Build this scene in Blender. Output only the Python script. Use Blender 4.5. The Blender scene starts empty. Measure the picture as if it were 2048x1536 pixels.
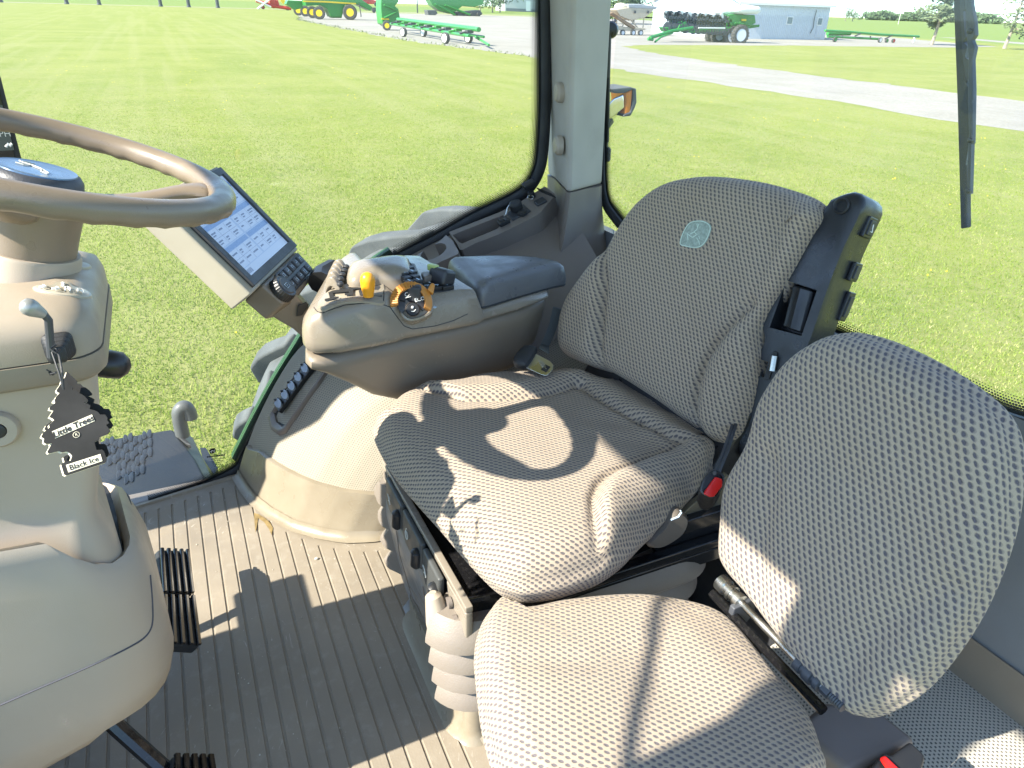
import bpy, bmesh, math, random
import numpy as np
from mathutils import Vector, Matrix
from mathutils.bvhtree import BVHTree
random.seed(7); rng = np.random.default_rng(7)
R = math.radians
scene = bpy.context.scene
COL = scene.collection

# ------------------------------------------------------------------ camera model
# world: X = towards the tractor's rear, Y = towards its right side, Z up, cab floor at z = 0
F_PX, PITCH, ROLL, YAW, CAM_H = 1420.0, R(28), R(1.8), R(25.6), 1.2
CAM = Vector((0, 0, CAM_H)); GROUND = -1.6
def ray(x, y):
    u = (x-1024)/F_PX; w = (y-768)/F_PX
    c, s = math.cos(ROLL), math.sin(ROLL)
    u, w = u*c+w*s, -u*s+w*c
    F = math.cos(PITCH)-w*math.sin(PITCH); D = math.sin(PITCH)+w*math.cos(PITCH)
    return Vector((F*math.sin(YAW)+u*math.cos(YAW), F*math.cos(YAW)-u*math.sin(YAW), -D))
def at(x, y, X=None, Y=None, Z=None):
    "point of the photograph that lies on the real plane X=, Y= or Z="
    d = ray(x, y)
    t = X/d.x if X is not None else (Y/d.y if Y is not None else (Z-CAM_H)/d.z)
    return CAM + d*t
def atp(x, y, P, n):
    d = ray(x, y); n = Vector(n)
    return CAM + d*((Vector(P)-CAM).dot(n)/d.dot(n))
def gnd(x, y, z=0.0):
    p = at(x, y, Z=GROUND); return Vector((p.x, p.y, GROUND+z))

# ------------------------------------------------------------------ mesh builder
class MB:
    def __init__(s): s.v=[]; s.f=[]; s.m=[]; s.uv={}; s.mi=0
    def add(s, verts, faces, uvs=None):
        b=len(s.v); s.v += [tuple(p) for p in verts]
        for f in faces: s.f.append(tuple(i+b for i in f)); s.m.append(s.mi)
        if uvs is not None:
            for i,q in enumerate(uvs): s.uv[b+i]=tuple(q)
        return s
    def box(s, c, size, M=None):
        c=Vector(c); h=Vector(size)*.5
        vs=[Vector((sx*h.x,sy*h.y,sz*h.z)) for sx in(-1,1) for sy in(-1,1) for sz in(-1,1)]
        if M is not None: vs=[M@v for v in vs]
        vs=[v+c for v in vs]
        return s.add(vs,[(0,1,3,2),(4,6,7,5),(0,4,5,1),(2,3,7,6),(0,2,6,4),(1,5,7,3)])
    def ring_loft(s, rings, cap0=True, cap1=True, closed=True):
        n=len(rings[0]); vs=[p for r in rings for p in r]; fs=[]
        for k in range(len(rings)-1):
            for i in range(n if closed else n-1):
                j=(i+1)%n
                fs.append((k*n+i,k*n+j,(k+1)*n+j,(k+1)*n+i))
        if cap0: fs.append(tuple(range(n))[::-1])
        if cap1: fs.append(tuple((len(rings)-1)*n+i for i in range(n)))
        return s.add(vs,fs)
    def cyl(s, p0, p1, r0, r1=None, n=16, caps=True):
        p0=Vector(p0); p1=Vector(p1); r1=r0 if r1 is None else r1
        d=(p1-p0).normalized(); a=d.orthogonal().normalized(); b=d.cross(a)
        rr=[[p+(a*math.cos(2*math.pi*i/n)+b*math.sin(2*math.pi*i/n))*r for i in range(n)] for p,r in((p0,r0),(p1,r1))]
        return s.ring_loft(rr,caps,caps)
    def lathe(s, o, axis, prof, n=24, caps=True, ref=None):
        "prof: (radius, height along axis)"
        o=Vector(o); d=Vector(axis).normalized(); a=Vector(ref).normalized() if ref else d.orthogonal().normalized()
        a=(a-d*a.dot(d)).normalized(); b=d.cross(a)
        rr=[[o+d*h+(a*math.cos(2*math.pi*i/n)+b*math.sin(2*math.pi*i/n))*max(r,1e-5) for i in range(n)] for r,h in prof]
        return s.ring_loft(rr,caps,caps)
    def tube(s, pts, r, n=10, closed=False, caps=True, flat=None):
        pts=[Vector(p) for p in pts]; N=len(pts); rr=[]; a=None
        rad=r if callable(r) else (lambda k:r)
        for k in range(N):
            if closed: t=pts[(k+1)%N]-pts[k-1]
            else: t=pts[min(k+1,N-1)]-pts[max(k-1,0)]
            t.normalize()
            if a is None: a=t.orthogonal().normalized()
            a=(a-t*a.dot(t)).normalized(); b=t.cross(a)
            q=rad(k/(N-1))
            rr.append([pts[k]+(a*math.cos(2*math.pi*i/n)+b*math.sin(2*math.pi*i/n))*q for i in range(n)])
        if closed: rr.append(rr[0]); caps=False
        return s.ring_loft(rr,caps,caps)
    def sphere(s, c, r, n=14, sc=(1,1,1)):
        c=Vector(c); rr=[]
        m=n//2
        for k in range(m+1):
            th=math.pi*k/m; z=math.cos(th); q=max(math.sin(th),1e-4)
            rr.append([c+Vector((q*math.cos(2*math.pi*i/n)*sc[0],q*math.sin(2*math.pi*i/n)*sc[1],z*sc[2]))*r for i in range(n)])
        return s.ring_loft(rr[::-1],False,False)
    def prism(s, pts, d, both=False):
        "closed polygon of 3D points extruded by vector d"
        d=Vector(d); a=[Vector(p) for p in pts]
        return s.ring_loft([a,[p+d for p in a]])
    def grid(s, P, closed_u=False, uv=None):
        nu=len(P); nv=len(P[0]); vs=[p for r in P for p in r]; fs=[]
        for i in range(nu if closed_u else nu-1):
            for j in range(nv-1):
                a=(i%nu)*nv+j; b=((i+1)%nu)*nv+j
                fs.append((a,b,b+1,a+1))
        return s.add(vs,fs,[q for r in uv for q in r] if uv else None)
    def mesh(s, name, mats, smooth=35):
        me=bpy.data.meshes.new(name)
        me.from_pydata([tuple(v) for v in s.v],[],s.f)
        for m in (mats if isinstance(mats,(list,tuple)) else [mats]): me.materials.append(m)
        me.polygons.foreach_set('material_index',s.m)
        if s.uv:
            L=me.uv_layers.new(name='uv'); vi=np.zeros(len(me.loops),int); me.loops.foreach_get('vertex_index',vi)
            arr=np.zeros((len(s.v),2)); 
            for k,q in s.uv.items(): arr[k]=q
            L.data.foreach_set('uv',arr[vi].ravel())
        bm=bmesh.new(); bm.from_mesh(me); bmesh.ops.recalc_face_normals(bm,faces=bm.faces); bm.to_mesh(me); bm.free()
        if smooth:
            me.shade_smooth(); me.set_sharp_from_angle(angle=R(smooth))
        me.update()
        return me
    def build(s, name, mats, parent=None, smooth=35, bevel=0, seg=2, sub=0, blim=40):
        o=bpy.data.objects.new(name,s.mesh(name,mats,smooth)); COL.objects.link(o)
        attach(o,parent)
        if bevel:
            m=o.modifiers.new('bevel','BEVEL'); m.width=bevel; m.segments=seg; m.limit_method='ANGLE'; m.angle_limit=R(blim); m.harden_normals=False
            bm=bmesh.new(); bm.from_mesh(o.data); bmesh.ops.remove_doubles(bm,verts=bm.verts,dist=1e-5); bm.to_mesh(o.data); bm.free()
            o.data.shade_smooth(); o.data.set_sharp_from_angle(angle=R(180))
            w=o.modifiers.new('wn','WEIGHTED_NORMAL'); w.keep_sharp=True; w.weight=60
        if sub:
            m=o.modifiers.new('sub','SUBSURF'); m.levels=sub; m.render_levels=sub
        return o
WOFF={}
def attach(o,parent):
    if parent is not None:
        o.parent=parent; o.location=-WOFF.get(parent.name,Vector((0,0,0)))
    WOFF[o.name]=Vector((0,0,0))
def thing(name,label,cat,loc=(0,0,0),group=None):
    o=bpy.data.objects.new(name,None); COL.objects.link(o); o.location=loc; o.empty_display_size=.05
    WOFF[o.name]=Vector(loc); return tag(o,label,cat,group)
def tag(o,label=None,cat=None,group=None,kind=None):
    if label: o['label']=label
    if cat: o['category']=cat
    if group: o['group']=group
    if kind: o['kind']=kind
    return o
def copy_tree(o,parent=None,off=None):
    c=o.copy(); COL.objects.link(c)
    if parent is not None: c.parent=parent
    for ch in list(o.children): copy_tree(ch,c)
    return c
def cut(o,cutter):
    "boolean the cutter mesh out of o (applied)"
    t=bpy.data.objects.new('cutter_tmp',cutter.mesh('cutter_tmp',o.data.materials[0],0)); COL.objects.link(t)
    m=o.modifiers.new('b','BOOLEAN'); m.operation='DIFFERENCE'; m.object=t; m.solver='EXACT'
    par=o.parent; 
    dg=bpy.context.evaluated_depsgraph_get(); dg.update()
    t.location=o.matrix_world.translation*0
    me=bpy.data.meshes.new_from_object(o.evaluated_get(dg))
    o.modifiers.clear(); old=o.data; o.data=me
    bpy.data.objects.remove(t)
    me.shade_smooth(); me.set_sharp_from_angle(angle=R(35))
    return o
def crom(pts,n=8,closed=True):
    P=[Vector(p) for p in pts]; N=len(P); out=[]
    for i in range(N if closed else N-1):
        g=(lambda k:P[k%N]) if closed else (lambda k:P[min(max(k,0),N-1)])
        a,b,c,d=g(i-1),g(i),g(i+1),g(i+2)
        for k in range(n):
            t=k/n
            out.append(.5*((2*b)+(c-a)*t+(2*a-5*b+4*c-d)*t*t+(3*b-a-3*c+d)*t**3))
    if not closed: out.append(P[-1])
    return out
def resample(pts,n,closed=True):
    P=[Vector(p) for p in pts]; Q=P+[P[0]] if closed else P
    L=[0]
    for i in range(len(Q)-1): L.append(L[-1]+(Q[i+1]-Q[i]).length)
    out=[];k=0
    for i in range(n):
        s=L[-1]*i/(n if closed else n-1)
        while k<len(L)-2 and L[k+1]<s: k+=1
        t=(s-L[k])/max(L[k+1]-L[k],1e-9); out.append(Q[k].lerp(Q[k+1],min(t,1)))
    return out
def sst(a,b,x):
    t=min(max((x-a)/(b-a),0),1); return t*t*(3-2*t)
def rrect(hx,hy,r,n=6):
    out=[]
    for cx,cy,a0 in((hx-r,hy-r,0),(-hx+r,hy-r,90),(-hx+r,-hy+r,180),(hx-r,-hy+r,270)):
        for k in range(n+1):
            a=R(a0+90*k/n); out.append((cx+r*math.cos(a),cy+r*math.sin(a)))
    return out
def text_mb(body,size,P,ux,uy,depth=.0004,align='CENTER',mb=None,shear=0,bold=0):
    "flat lettering as thin solid letters: P centre of the line, ux along the text, uy up"
    cu=bpy.data.curves.new('t','FONT'); cu.body=body; cu.size=size; cu.align_x=align; cu.align_y='CENTER'; cu.shear=shear; cu.resolution_u=3; cu.offset=bold*size
    o=bpy.data.objects.new('t',cu); COL.objects.link(o)
    dg=bpy.context.evaluated_depsgraph_get(); me=bpy.data.meshes.new_from_object(o.evaluated_get(dg))
    bpy.data.objects.remove(o)
    ux=Vector(ux).normalized(); uy=Vector(uy); uy=(uy-ux*uy.dot(ux)).normalized(); nz=ux.cross(uy)
    mb=mb or MB()
    mb.add([Vector(P)+ux*v.co.x+uy*v.co.y+nz*depth for v in me.vertices],[tuple(p.vertices) for p in me.polygons])
    bpy.data.meshes.remove(me); return mb
# ------------------------------------------------------------------ materials
def newmat(name):
    m=bpy.data.materials.new(name); m.use_nodes=True; nt=m.node_tree; nt.nodes.clear()
    out=nt.nodes.new('ShaderNodeOutputMaterial'); return m,nt,out
def nd(nt,t,**kw):
    n=nt.nodes.new(t)
    for k,v in kw.items():
        if k.startswith('_'): setattr(n,k[1:],v)
        else:
            key=int(k[1:]) if k[0]=='i' and k[1:].isdigit() else k.replace('__',' ')
            s=n.inputs[key]
            if isinstance(v,bpy.types.NodeSocket): nt.links.new(v,s)
            else: s.default_value=v
    return n
def mth(nt,op,a,b=None,c=None):
    n=nt.nodes.new('ShaderNodeMath'); n.operation=op
    for i,v in enumerate((a,b,c)):
        if v is None: continue
        if isinstance(v,bpy.types.NodeSocket): nt.links.new(v,n.inputs[i])
        else: n.inputs[i].default_value=v
    return n.outputs[0]
def mixc(nt,f,a,b,mode='MIX'):
    n=nt.nodes.new('ShaderNodeMix'); n.data_type='RGBA'; n.blend_type=mode
    for i,v in ((0,f),(6,a),(7,b)):
        if isinstance(v,bpy.types.NodeSocket): nt.links.new(v,n.inputs[i])
        else: n.inputs[i].default_value=v if i==0 else (*v[:3],1)
    return n.outputs[2]
def maprange(nt,v,a,b,c=0.,d=1.,smooth=True):
    n=nt.nodes.new('ShaderNodeMapRange'); n.interpolation_type='SMOOTHSTEP' if smooth else 'LINEAR'
    nt.links.new(v,n.inputs[0])
    for i,x in enumerate((a,b,c,d)): n.inputs[i+1].default_value=x
    return n.outputs[0]
def noise(nt,vec,scale,detail=3,rough=.55,out=0):
    n=nt.nodes.new('ShaderNodeTexNoise'); n.inputs['Scale'].default_value=scale; n.inputs['Detail'].default_value=detail; n.inputs['Roughness'].default_value=rough
    nt.links.new(vec,n.inputs['Vector']); return n.outputs[out]
def objc(nt): return nt.nodes.new('ShaderNodeTexCoord').outputs['Object']
def scl(nt,vec,s):
    n=nt.nodes.new('ShaderNodeMapping'); nt.links.new(vec,n.inputs[0]); n.inputs['Scale'].default_value=s; return n.outputs[0]
def pbr(name,col,rough=.5,metal=0,grain=None,var=.12,vscale=6,spec=.5,dirt=None,coat=0,rvar=.12):
    "painted / moulded / metal surface: slight tone variation, uneven gloss and a fine moulded grain"
    m,nt,out=newmat(name); oc=objc(nt)
    b=nd(nt,'ShaderNodeBsdfPrincipled',Roughness=rough,Metallic=metal)
    b.inputs['Specular IOR Level'].default_value=spec
    if coat: b.inputs['Coat Weight'].default_value=coat; b.inputs['Coat Roughness'].default_value=.08
    n1=noise(nt,oc,vscale,4); f=maprange(nt,n1,.3,.7,1-var,1+var,False)
    cm=nd(nt,'ShaderNodeVectorMath',_operation='SCALE'); cm.inputs[0].default_value=col; nt.links.new(f,cm.inputs['Scale'])
    c=cm.outputs[0]
    if dirt:
        n2=noise(nt,oc,dirt[1],5,.65); c=mixc(nt,maprange(nt,n2,.5,.75,0,dirt[2]),c,dirt[0])
    nt.links.new(c,b.inputs['Base Color'])
    n3=noise(nt,oc,vscale*4,3); nt.links.new(maprange(nt,n3,.3,.7,max(rough-rvar,.03),min(rough+rvar,1),False),b.inputs['Roughness'])
    if grain:
        bp=nd(nt,'ShaderNodeBump',Strength=grain[1],Distance=.0006); nt.links.new(noise(nt,oc,grain[0],2),bp.inputs['Height']); nt.links.new(bp.outputs[0],b.inputs['Normal'])
    nt.links.new(b.outputs[0],out.inputs[0]); return m
def dotted(name,base,dot,a,row,rx,ry,slant=.3,rough=.9,bump=.5,blur=.35,wear=.15,sheen=0,contrast=1.,halo=0.):
    "woven or perforated sheet: staggered small marks laid out on the UV map (metres)"
    m,nt,out=newmat(name); tc=nt.nodes.new('ShaderNodeTexCoord'); uv=tc.outputs['UV']; oc=tc.outputs['Object']
    wob=noise(nt,uv,55,2,out=1)
    wv=nd(nt,'ShaderNodeVectorMath',_operation='MULTIPLY_ADD'); nt.links.new(wob,wv.inputs[0]); wv.inputs[1].default_value=(a*.28,row*.28,0); nt.links.new(uv,wv.inputs[2])
    sp=nd(nt,'ShaderNodeSeparateXYZ'); nt.links.new(wv.outputs[0],sp.inputs[0])
    y=mth(nt,'DIVIDE',sp.outputs[1],row); fl=mth(nt,'FLOOR',y); odd=mth(nt,'MULTIPLY',mth(nt,'FLOORED_MODULO',fl,2.),.5)
    x=mth(nt,'ADD',mth(nt,'DIVIDE',sp.outputs[0],a),odd)
    fx=mth(nt,'SUBTRACT',mth(nt,'FRACT',x),.5); fy=mth(nt,'SUBTRACT',mth(nt,'FRACT',y),.5)
    fx=mth(nt,'ADD',fx,mth(nt,'MULTIPLY',fy,slant))
    dd=mth(nt,'SQRT',mth(nt,'ADD',mth(nt,'POWER',mth(nt,'DIVIDE',mth(nt,'ABSOLUTE',fx),rx),2.),mth(nt,'POWER',mth(nt,'DIVIDE',mth(nt,'ABSOLUTE',fy),ry),2.)))
    dd=mth(nt,'ADD',dd,mth(nt,'MULTIPLY',mth(nt,'SUBTRACT',noise(nt,uv,420,2),.5),.9))
    mask=maprange(nt,dd,1-blur,1+blur,contrast,0.)
    fine=noise(nt,uv,900,2); big=noise(nt,oc,7,4,.6)
    cb=mixc(nt,maprange(nt,fine,.3,.7,0.,.35),base,tuple(min(c*1.35,1) for c in base))
    cb=mixc(nt,maprange(nt,big,.42,.72,0.,wear),cb,(base[0]*.62,base[1]*.55,base[2]*.45))
    cd=mixc(nt,maprange(nt,fine,.3,.7,0.,.5),dot,tuple(c*1.8 for c in dot))
    if halo:
        hm=maprange(nt,mth(nt,'SQRT',mth(nt,'ADD',mth(nt,'POWER',mth(nt,'DIVIDE',mth(nt,'ADD',fx,.10),rx*1.75),2.),mth(nt,'POWER',mth(nt,'DIVIDE',fy,ry*1.2),2.))),.7,1.2,halo,0.); cb=mixc(nt,hm,cb,cd)
    c=mixc(nt,mask,cb,cd)
    b=nd(nt,'ShaderNodeBsdfPrincipled',Roughness=rough); b.inputs['Specular IOR Level'].default_value=.25
    if sheen: b.inputs['Sheen Weight'].default_value=sheen
    nt.links.new(c,b.inputs['Base Color'])
    h=mth(nt,'ADD',mth(nt,'MULTIPLY',mask,-1.),mth(nt,'MULTIPLY',fine,.35))
    bp=nd(nt,'ShaderNodeBump',Strength=bump,Distance=.0012); nt.links.new(h,bp.inputs['Height']); nt.links.new(bp.outputs[0],b.inputs['Normal'])
    nt.links.new(b.outputs[0],out.inputs[0]); return m
def glassmat(name,film=.05,tint=(.97,1,.985)):
    "thin window pane: clear, a little reflective, with a film of dust that the daylight catches"
    m,nt,out=newmat(name); oc=objc(nt)
    tr=nd(nt,'ShaderNodeBsdfTransparent',Color=(*tint,1)); gl=nd(nt,'ShaderNodeBsdfGlossy',Roughness=.02); gl.inputs['Color'].default_value=(1,1,1,1)
    fr=nd(nt,'ShaderNodeFresnel',IOR=1.45)
    mx=nd(nt,'ShaderNodeMixShader'); nt.links.new(fr.outputs[0],mx.inputs[0]); nt.links.new(tr.outputs[0],mx.inputs[1]); nt.links.new(gl.outputs[0],mx.inputs[2])
    du=nd(nt,'ShaderNodeBsdfTranslucent',Color=(.9,.95,.95,1)); df=nd(nt,'ShaderNodeBsdfDiffuse',Color=(.9,.95,.95,1))
    ds=nd(nt,'ShaderNodeMixShader'); ds.inputs[0].default_value=.4; nt.links.new(du.outputs[0],ds.inputs[1]); nt.links.new(df.outputs[0],ds.inputs[2])
    n=maprange(nt,noise(nt,scl(nt,oc,(1.5,1.5,.6)),3,5,.6),.3,.75,film*.5,film*1.5,False)
    m2=nd(nt,'ShaderNodeMixShader'); nt.links.new(n,m2.inputs[0]); nt.links.new(mx.outputs[0],m2.inputs[1]); nt.links.new(ds.outputs[0],m2.inputs[2])
    nt.links.new(m2.outputs[0],out.inputs[0]); return m
def fritmat(name):
    "black ceramic dots that fade out from the pane's edge (uv: metres along, 0-1 across)"
    m,nt,out=newmat(name); tc=nt.nodes.new('ShaderNodeTexCoord'); sp=nd(nt,'ShaderNodeSeparateXYZ'); nt.links.new(tc.outputs['UV'],sp.inputs[0])
    y=mth(nt,'MULTIPLY',sp.outputs[1],7.); fl=mth(nt,'FLOOR',y); odd=mth(nt,'MULTIPLY',mth(nt,'FLOORED_MODULO',fl,2.),.5)
    x=mth(nt,'ADD',mth(nt,'DIVIDE',sp.outputs[0],.005),odd)
    fx=mth(nt,'SUBTRACT',mth(nt,'FRACT',x),.5); fy=mth(nt,'SUBTRACT',mth(nt,'FRACT',y),.5)
    d=mth(nt,'SQRT',mth(nt,'ADD',mth(nt,'POWER',mth(nt,'ABSOLUTE',fx),2.),mth(nt,'POWER',mth(nt,'ABSOLUTE',fy),2.)))
    rad=mth(nt,'MULTIPLY_ADD',sp.outputs[1],-.62,.78)
    k=mth(nt,'LESS_THAN',d,rad)
    b=nd(nt,'ShaderNodeBsdfPrincipled',Roughness=.4); b.inputs['Base Color'].default_value=(.01,.012,.012,1)
    tr=nd(nt,'ShaderNodeBsdfTransparent'); mx=nd(nt,'ShaderNodeMixShader'); nt.links.new(k,mx.inputs[0]); nt.links.new(tr.outputs[0],mx.inputs[1]); nt.links.new(b.outputs[0],mx.inputs[2])
    nt.links.new(mx.outputs[0],out.inputs[0]); return m
def lit(name,col,strength=1):
    m,nt,out=newmat(name); b=nd(nt,'ShaderNodeBsdfPrincipled',Roughness=.25); b.inputs['Base Color'].default_value=(*[c*.1 for c in col],1)
    b.inputs['Emission Color'].default_value=(*col,1); b.inputs['Emission Strength'].default_value=strength; nt.links.new(b.outputs[0],out.inputs[0]); return m

TAN=(.26,.225,.165); BROWN=(.155,.128,.098)
M={}
M['tan']=pbr('tan_plastic',(.378,.318,.248),.5,grain=(900,.25),var=.04)
M['tan_dark']=pbr('brown_tan_plastic',(.20,.165,.125),.42,grain=(1100,.25),var=.05)
M['tan_gloss']=pbr('smooth_tan_plastic',(.245,.21,.165),.26,grain=None,var=.04,rvar=.08)
M['wheel']=pbr('wheel_rim_plastic',(.20,.16,.12),.38,grain=(700,.3),var=.08)
M['grey']=pbr('warm_grey_plastic',(.175,.148,.128),.45,grain=(1000,.3),var=.06)
M['greylid']=pbr('armrest_pad_vinyl',(.125,.13,.14),.36,grain=(420,.5),var=.06)
M['post']=pbr('pillar_trim',(.405,.375,.325),.75,grain=(500,.5),var=.07,vscale=9,dirt=((.24,.22,.18),5,.35))
M['black']=pbr('black_plastic',(.018,.019,.021),.38,grain=(900,.3),var=.1)
M['blacks']=pbr('black_soft_plastic',(.035,.037,.042),.45,grain=(800,.4),var=.1)
M['gloss']=pbr('black_gloss_paint',(.008,.008,.009),.12,var=.1,rvar=.05,dirt=((.12,.11,.10),160,.15))
M['rubber']=pbr('black_rubber',(.02,.021,.023),.55,grain=(500,.4))
M['steel']=pbr('zinc_steel',(.55,.55,.52),.3,1,grain=(300,.3),var=.15)
M['chrome']=pbr('chrome',(.75,.75,.75),.08,1,var=.05)
M['frame']=pbr('olive_painted_steel',(.16,.14,.10),.4,.3,grain=(300,.3))
M['mat']=pbr('floor_mat_rubber',(.252,.214,.163),.55,grain=(260,.6),var=.12,vscale=5,dirt=((.42,.39,.33),30,.25))
def scuffed(m,scale,col,amt):
    "adds thin directionless scuff marks to a finished moulded material"
    nt=m.node_tree; b=next(n for n in nt.nodes if n.type=='BSDF_PRINCIPLED'); src=b.inputs['Base Color'].links[0].from_socket; oc=objc(nt)
    wv=noise(nt,oc,3,3,out=1); ad=nd(nt,'ShaderNodeVectorMath',_operation='MULTIPLY_ADD'); nt.links.new(wv,ad.inputs[0]); ad.inputs[1].default_value=(.35,.35,.35); nt.links.new(oc,ad.inputs[2])
    a=noise(nt,scl(nt,ad.outputs[0],(scale,scale*.06,scale)),1,2,.5); c=noise(nt,oc,4,3)
    f=mth(nt,'MULTIPLY',maprange(nt,a,.66,.74,0,amt),maprange(nt,c,.45,.62))
    nt.links.new(mixc(nt,f,src,col),b.inputs['Base Color'])
scuffed(M['mat'],160,(.46,.43,.37),.8)
M['kick']=pbr('kick_panel_plastic',(.235,.20,.145),.32,grain=(350,.4),var=.12,vscale=4,dirt=((.17,.13,.08),9,.5),rvar=.1)
scuffed(M['kick'],90,(.36,.32,.25),.7); scuffed(M['tan_dark'],120,(.28,.24,.19),.5)
M['stain']=pbr('dried_stain',(.22,.155,.06),.7,var=.3,vscale=60)
M['amber']=pbr('amber_lens',(.75,.22,.02),.15,var=.1)
M['orange']=pbr('orange_plastic',(.80,.33,.015),.3,var=.05)
M['orange_dk']=pbr('orange_dial_plastic',(.52,.22,.04),.42,grain=(700,.2),var=.08)
M['red']=pbr('red_button',(.62,.015,.012),.25,var=.06)
M['white']=pbr('white_print',(.75,.75,.72),.6,var=.03)
M['pale']=pbr('pale_print',(.52,.52,.46),.7,var=.03)
M['cream']=pbr('cream_card',(.68,.63,.48),.85,var=.03)
M['card']=pbr('black_card',(.013,.013,.013),.85,var=.08)
M['bluecap']=pbr('blue_hub_cap',(.10,.17,.28),.25,.2,var=.06)
M['decal_blue']=pbr('pale_blue_print',(.45,.58,.72),.4,var=.03)
M['green']=pbr('green_paint',(.025,.20,.035),.35,var=.12,dirt=((.2,.2,.14),4,.2))
M['green_lt']=pbr('bright_green_paint',(.03,.215,.045),.35,var=.12,dirt=((.25,.25,.15),4,.25))
M['yellow']=pbr('yellow_paint',(.75,.52,.02),.4,var=.08)
M['yellow_dk']=pbr('yellow_floor_paint',(.32,.25,.03),.5,var=.1)
M['tyre']=pbr('dusty_tyre_rubber',(.085,.093,.096),.9,grain=(30,.6),var=.3,vscale=8,dirt=((.15,.155,.15),14,.5))
M['tyre_far']=pbr('dark_tyre_rubber',(.06,.06,.06),.85,var=.2)
M['whiterim']=pbr('pale_rim_paint',(.55,.60,.66),.4,var=.05)
M['tankw']=pbr('translucent_white_tank',(.62,.66,.64),.35,var=.06)
M['beige']=pbr('beige_tender_paint',(.46,.40,.30),.5,var=.1,dirt=((.28,.2,.12),3,.4))
M['redp']=pbr('red_machine_paint',(.5,.03,.025),.4,var=.1)
M['darkiron']=pbr('dark_iron',(.07,.075,.085),.5,.3,var=.2)
M['siding']=None
M['fabric']=dotted('seat_fabric',(.355,.288,.214),(.088,.077,.078),.0086,.0072,.21,.36,slant=.55,bump=.7,wear=.10,sheen=.1,contrast=.97,halo=.42)
M['fabric_t']=dotted('seat_fabric_coarse',(.355,.292,.217),(.105,.093,.098),.0084,.0072,.22,.34,slant=.45,bump=.7,wear=.10,sheen=.1,contrast=.97,halo=.38)
M['fabric_b']=dotted('seat_fabric_upright',(.355,.292,.22),(.080,.072,.084),.0092,.0078,.22,.35,slant=.45,bump=.7,wear=.10,sheen=.1,contrast=.97,halo=.42)
M['perf']=dotted('perforated_panel',(.30,.265,.205),(.09,.085,.08),.0062,.0054,.24,.24,slant=0,rough=.6,bump=.5,blur=.25,wear=.06,contrast=.8)
M['perf_dk']=dotted('perforated_rear_panel',(.36,.335,.285),(.05,.05,.052),.0070,.0062,.26,.26,slant=0,rough=.6,bump=.5,blur=.25,wear=.05,contrast=.95)
M['glass']=glassmat('window_glass',.042); M['glass_r']=glassmat('rear_window_glass',.06)
M['frit']=fritmat('glass_edge_dots')
# ------------------------------------------------------------------ upholstery
def cushion(name,outline,P,n,ux,thick,rt,rb,hfun,mat,parent,N=240,NR=64,bulge=.006,seam=.0022):
    "padded cushion: outline (points near the plane P,n) gets real thickness, rolled edges, a seam and a modelled top"
    P=Vector(P); n=Vector(n).normalized(); ux=Vector(ux); ux=(ux-n*ux.dot(n)).normalized(); uy=n.cross(ux)
    o2=[Vector(((p-P).dot(ux),(p-P).dot(uy),0)) for p in outline]
    o2=resample(crom(o2,10),N)
    area=sum(o2[i].x*o2[(i+1)%N].y-o2[(i+1)%N].x*o2[i].y for i in range(N))
    if area<0: o2=o2[::-1]
    c=sum(o2,Vector())/N
    nr=[]
    for i in range(N):
        t=o2[(i+3)%N]-o2[i-3]; nr.append(Vector((t.y,-t.x,0)).normalized())
    rings=[];uvs=[]
    def put(fn):
        r=[];q=[]
        for i in range(N):
            p,h,w,u=fn(i); 
            r.append(P+ux*p.x+uy*p.y+n*(h+hfun(p.x,p.y)*w)); q.append((u.x,u.y))
        rings.append(r); uvs.append(q)
    L0=rt*math.pi/2; side=thick-rt-rb
    inner=[o2[i]-nr[i]*rt for i in range(N)]
    for k in range(5):
        ph=math.pi/2*k/4
        put(lambda i:(o2[i]-nr[i]*rb*(1-math.sin(ph)),-thick+rb*(1-math.cos(ph)),0,inner[i]+nr[i]*(L0+side+rb*(math.pi/2-ph))))
    for k in range(1,6):
        f=k/6
        put(lambda i:(o2[i]+nr[i]*bulge*math.sin(math.pi*f),-thick+rb+side*f,f*.6,inner[i]+nr[i]*(L0+side*(1-f))))
    for k in range(9):
        ph=math.pi/2*k/8
        put(lambda i:(o2[i]-nr[i]*rt*(1-math.cos(ph)),-rt+rt*math.sin(ph)-(seam if k==7 else 0),.6+.4*k/8,inner[i]+nr[i]*rt*(math.pi/2-ph)))
    for k in range(1,NR):
        s=1-k/NR
        def fn(i):
            p=c+(inner[i]-c)*s
            return p,0,1,p
        put(fn)
    mb=MB(); vs=[p for r in rings for p in r]; uv=[q for r in uvs for q in r]
    vs.append(P+ux*c.x+uy*c.y+n*hfun(c.x,c.y)); uv.append((c.x,c.y))
    fs=[]
    for k in range(len(rings)-1):
        for i in range(N):
            j=(i+1)%N; fs.append((k*N+i,k*N+j,(k+1)*N+j,(k+1)*N+i))
    k=len(rings)-1
    for i in range(N): fs.append((k*N+i,k*N+(i+1)%N,len(vs)-1))
    fs.append(tuple(range(N))[::-1])
    mb.add(vs,fs,uv)
    o=mb.build(name,mat,parent,smooth=80)
    o['_']=0; del o['_']
    bv=BVHTree.FromPolygons([Vector(v) for v in mb.v],[f for f in mb.f if len(f)<5])
    def drop(p,lift=0.):
        p=Vector(p); h=bv.ray_cast(p+n*.3,-n)
        return (h[0] if h[0] else p)+n*lift
    return o,drop,(ux,uy,n)
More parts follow.
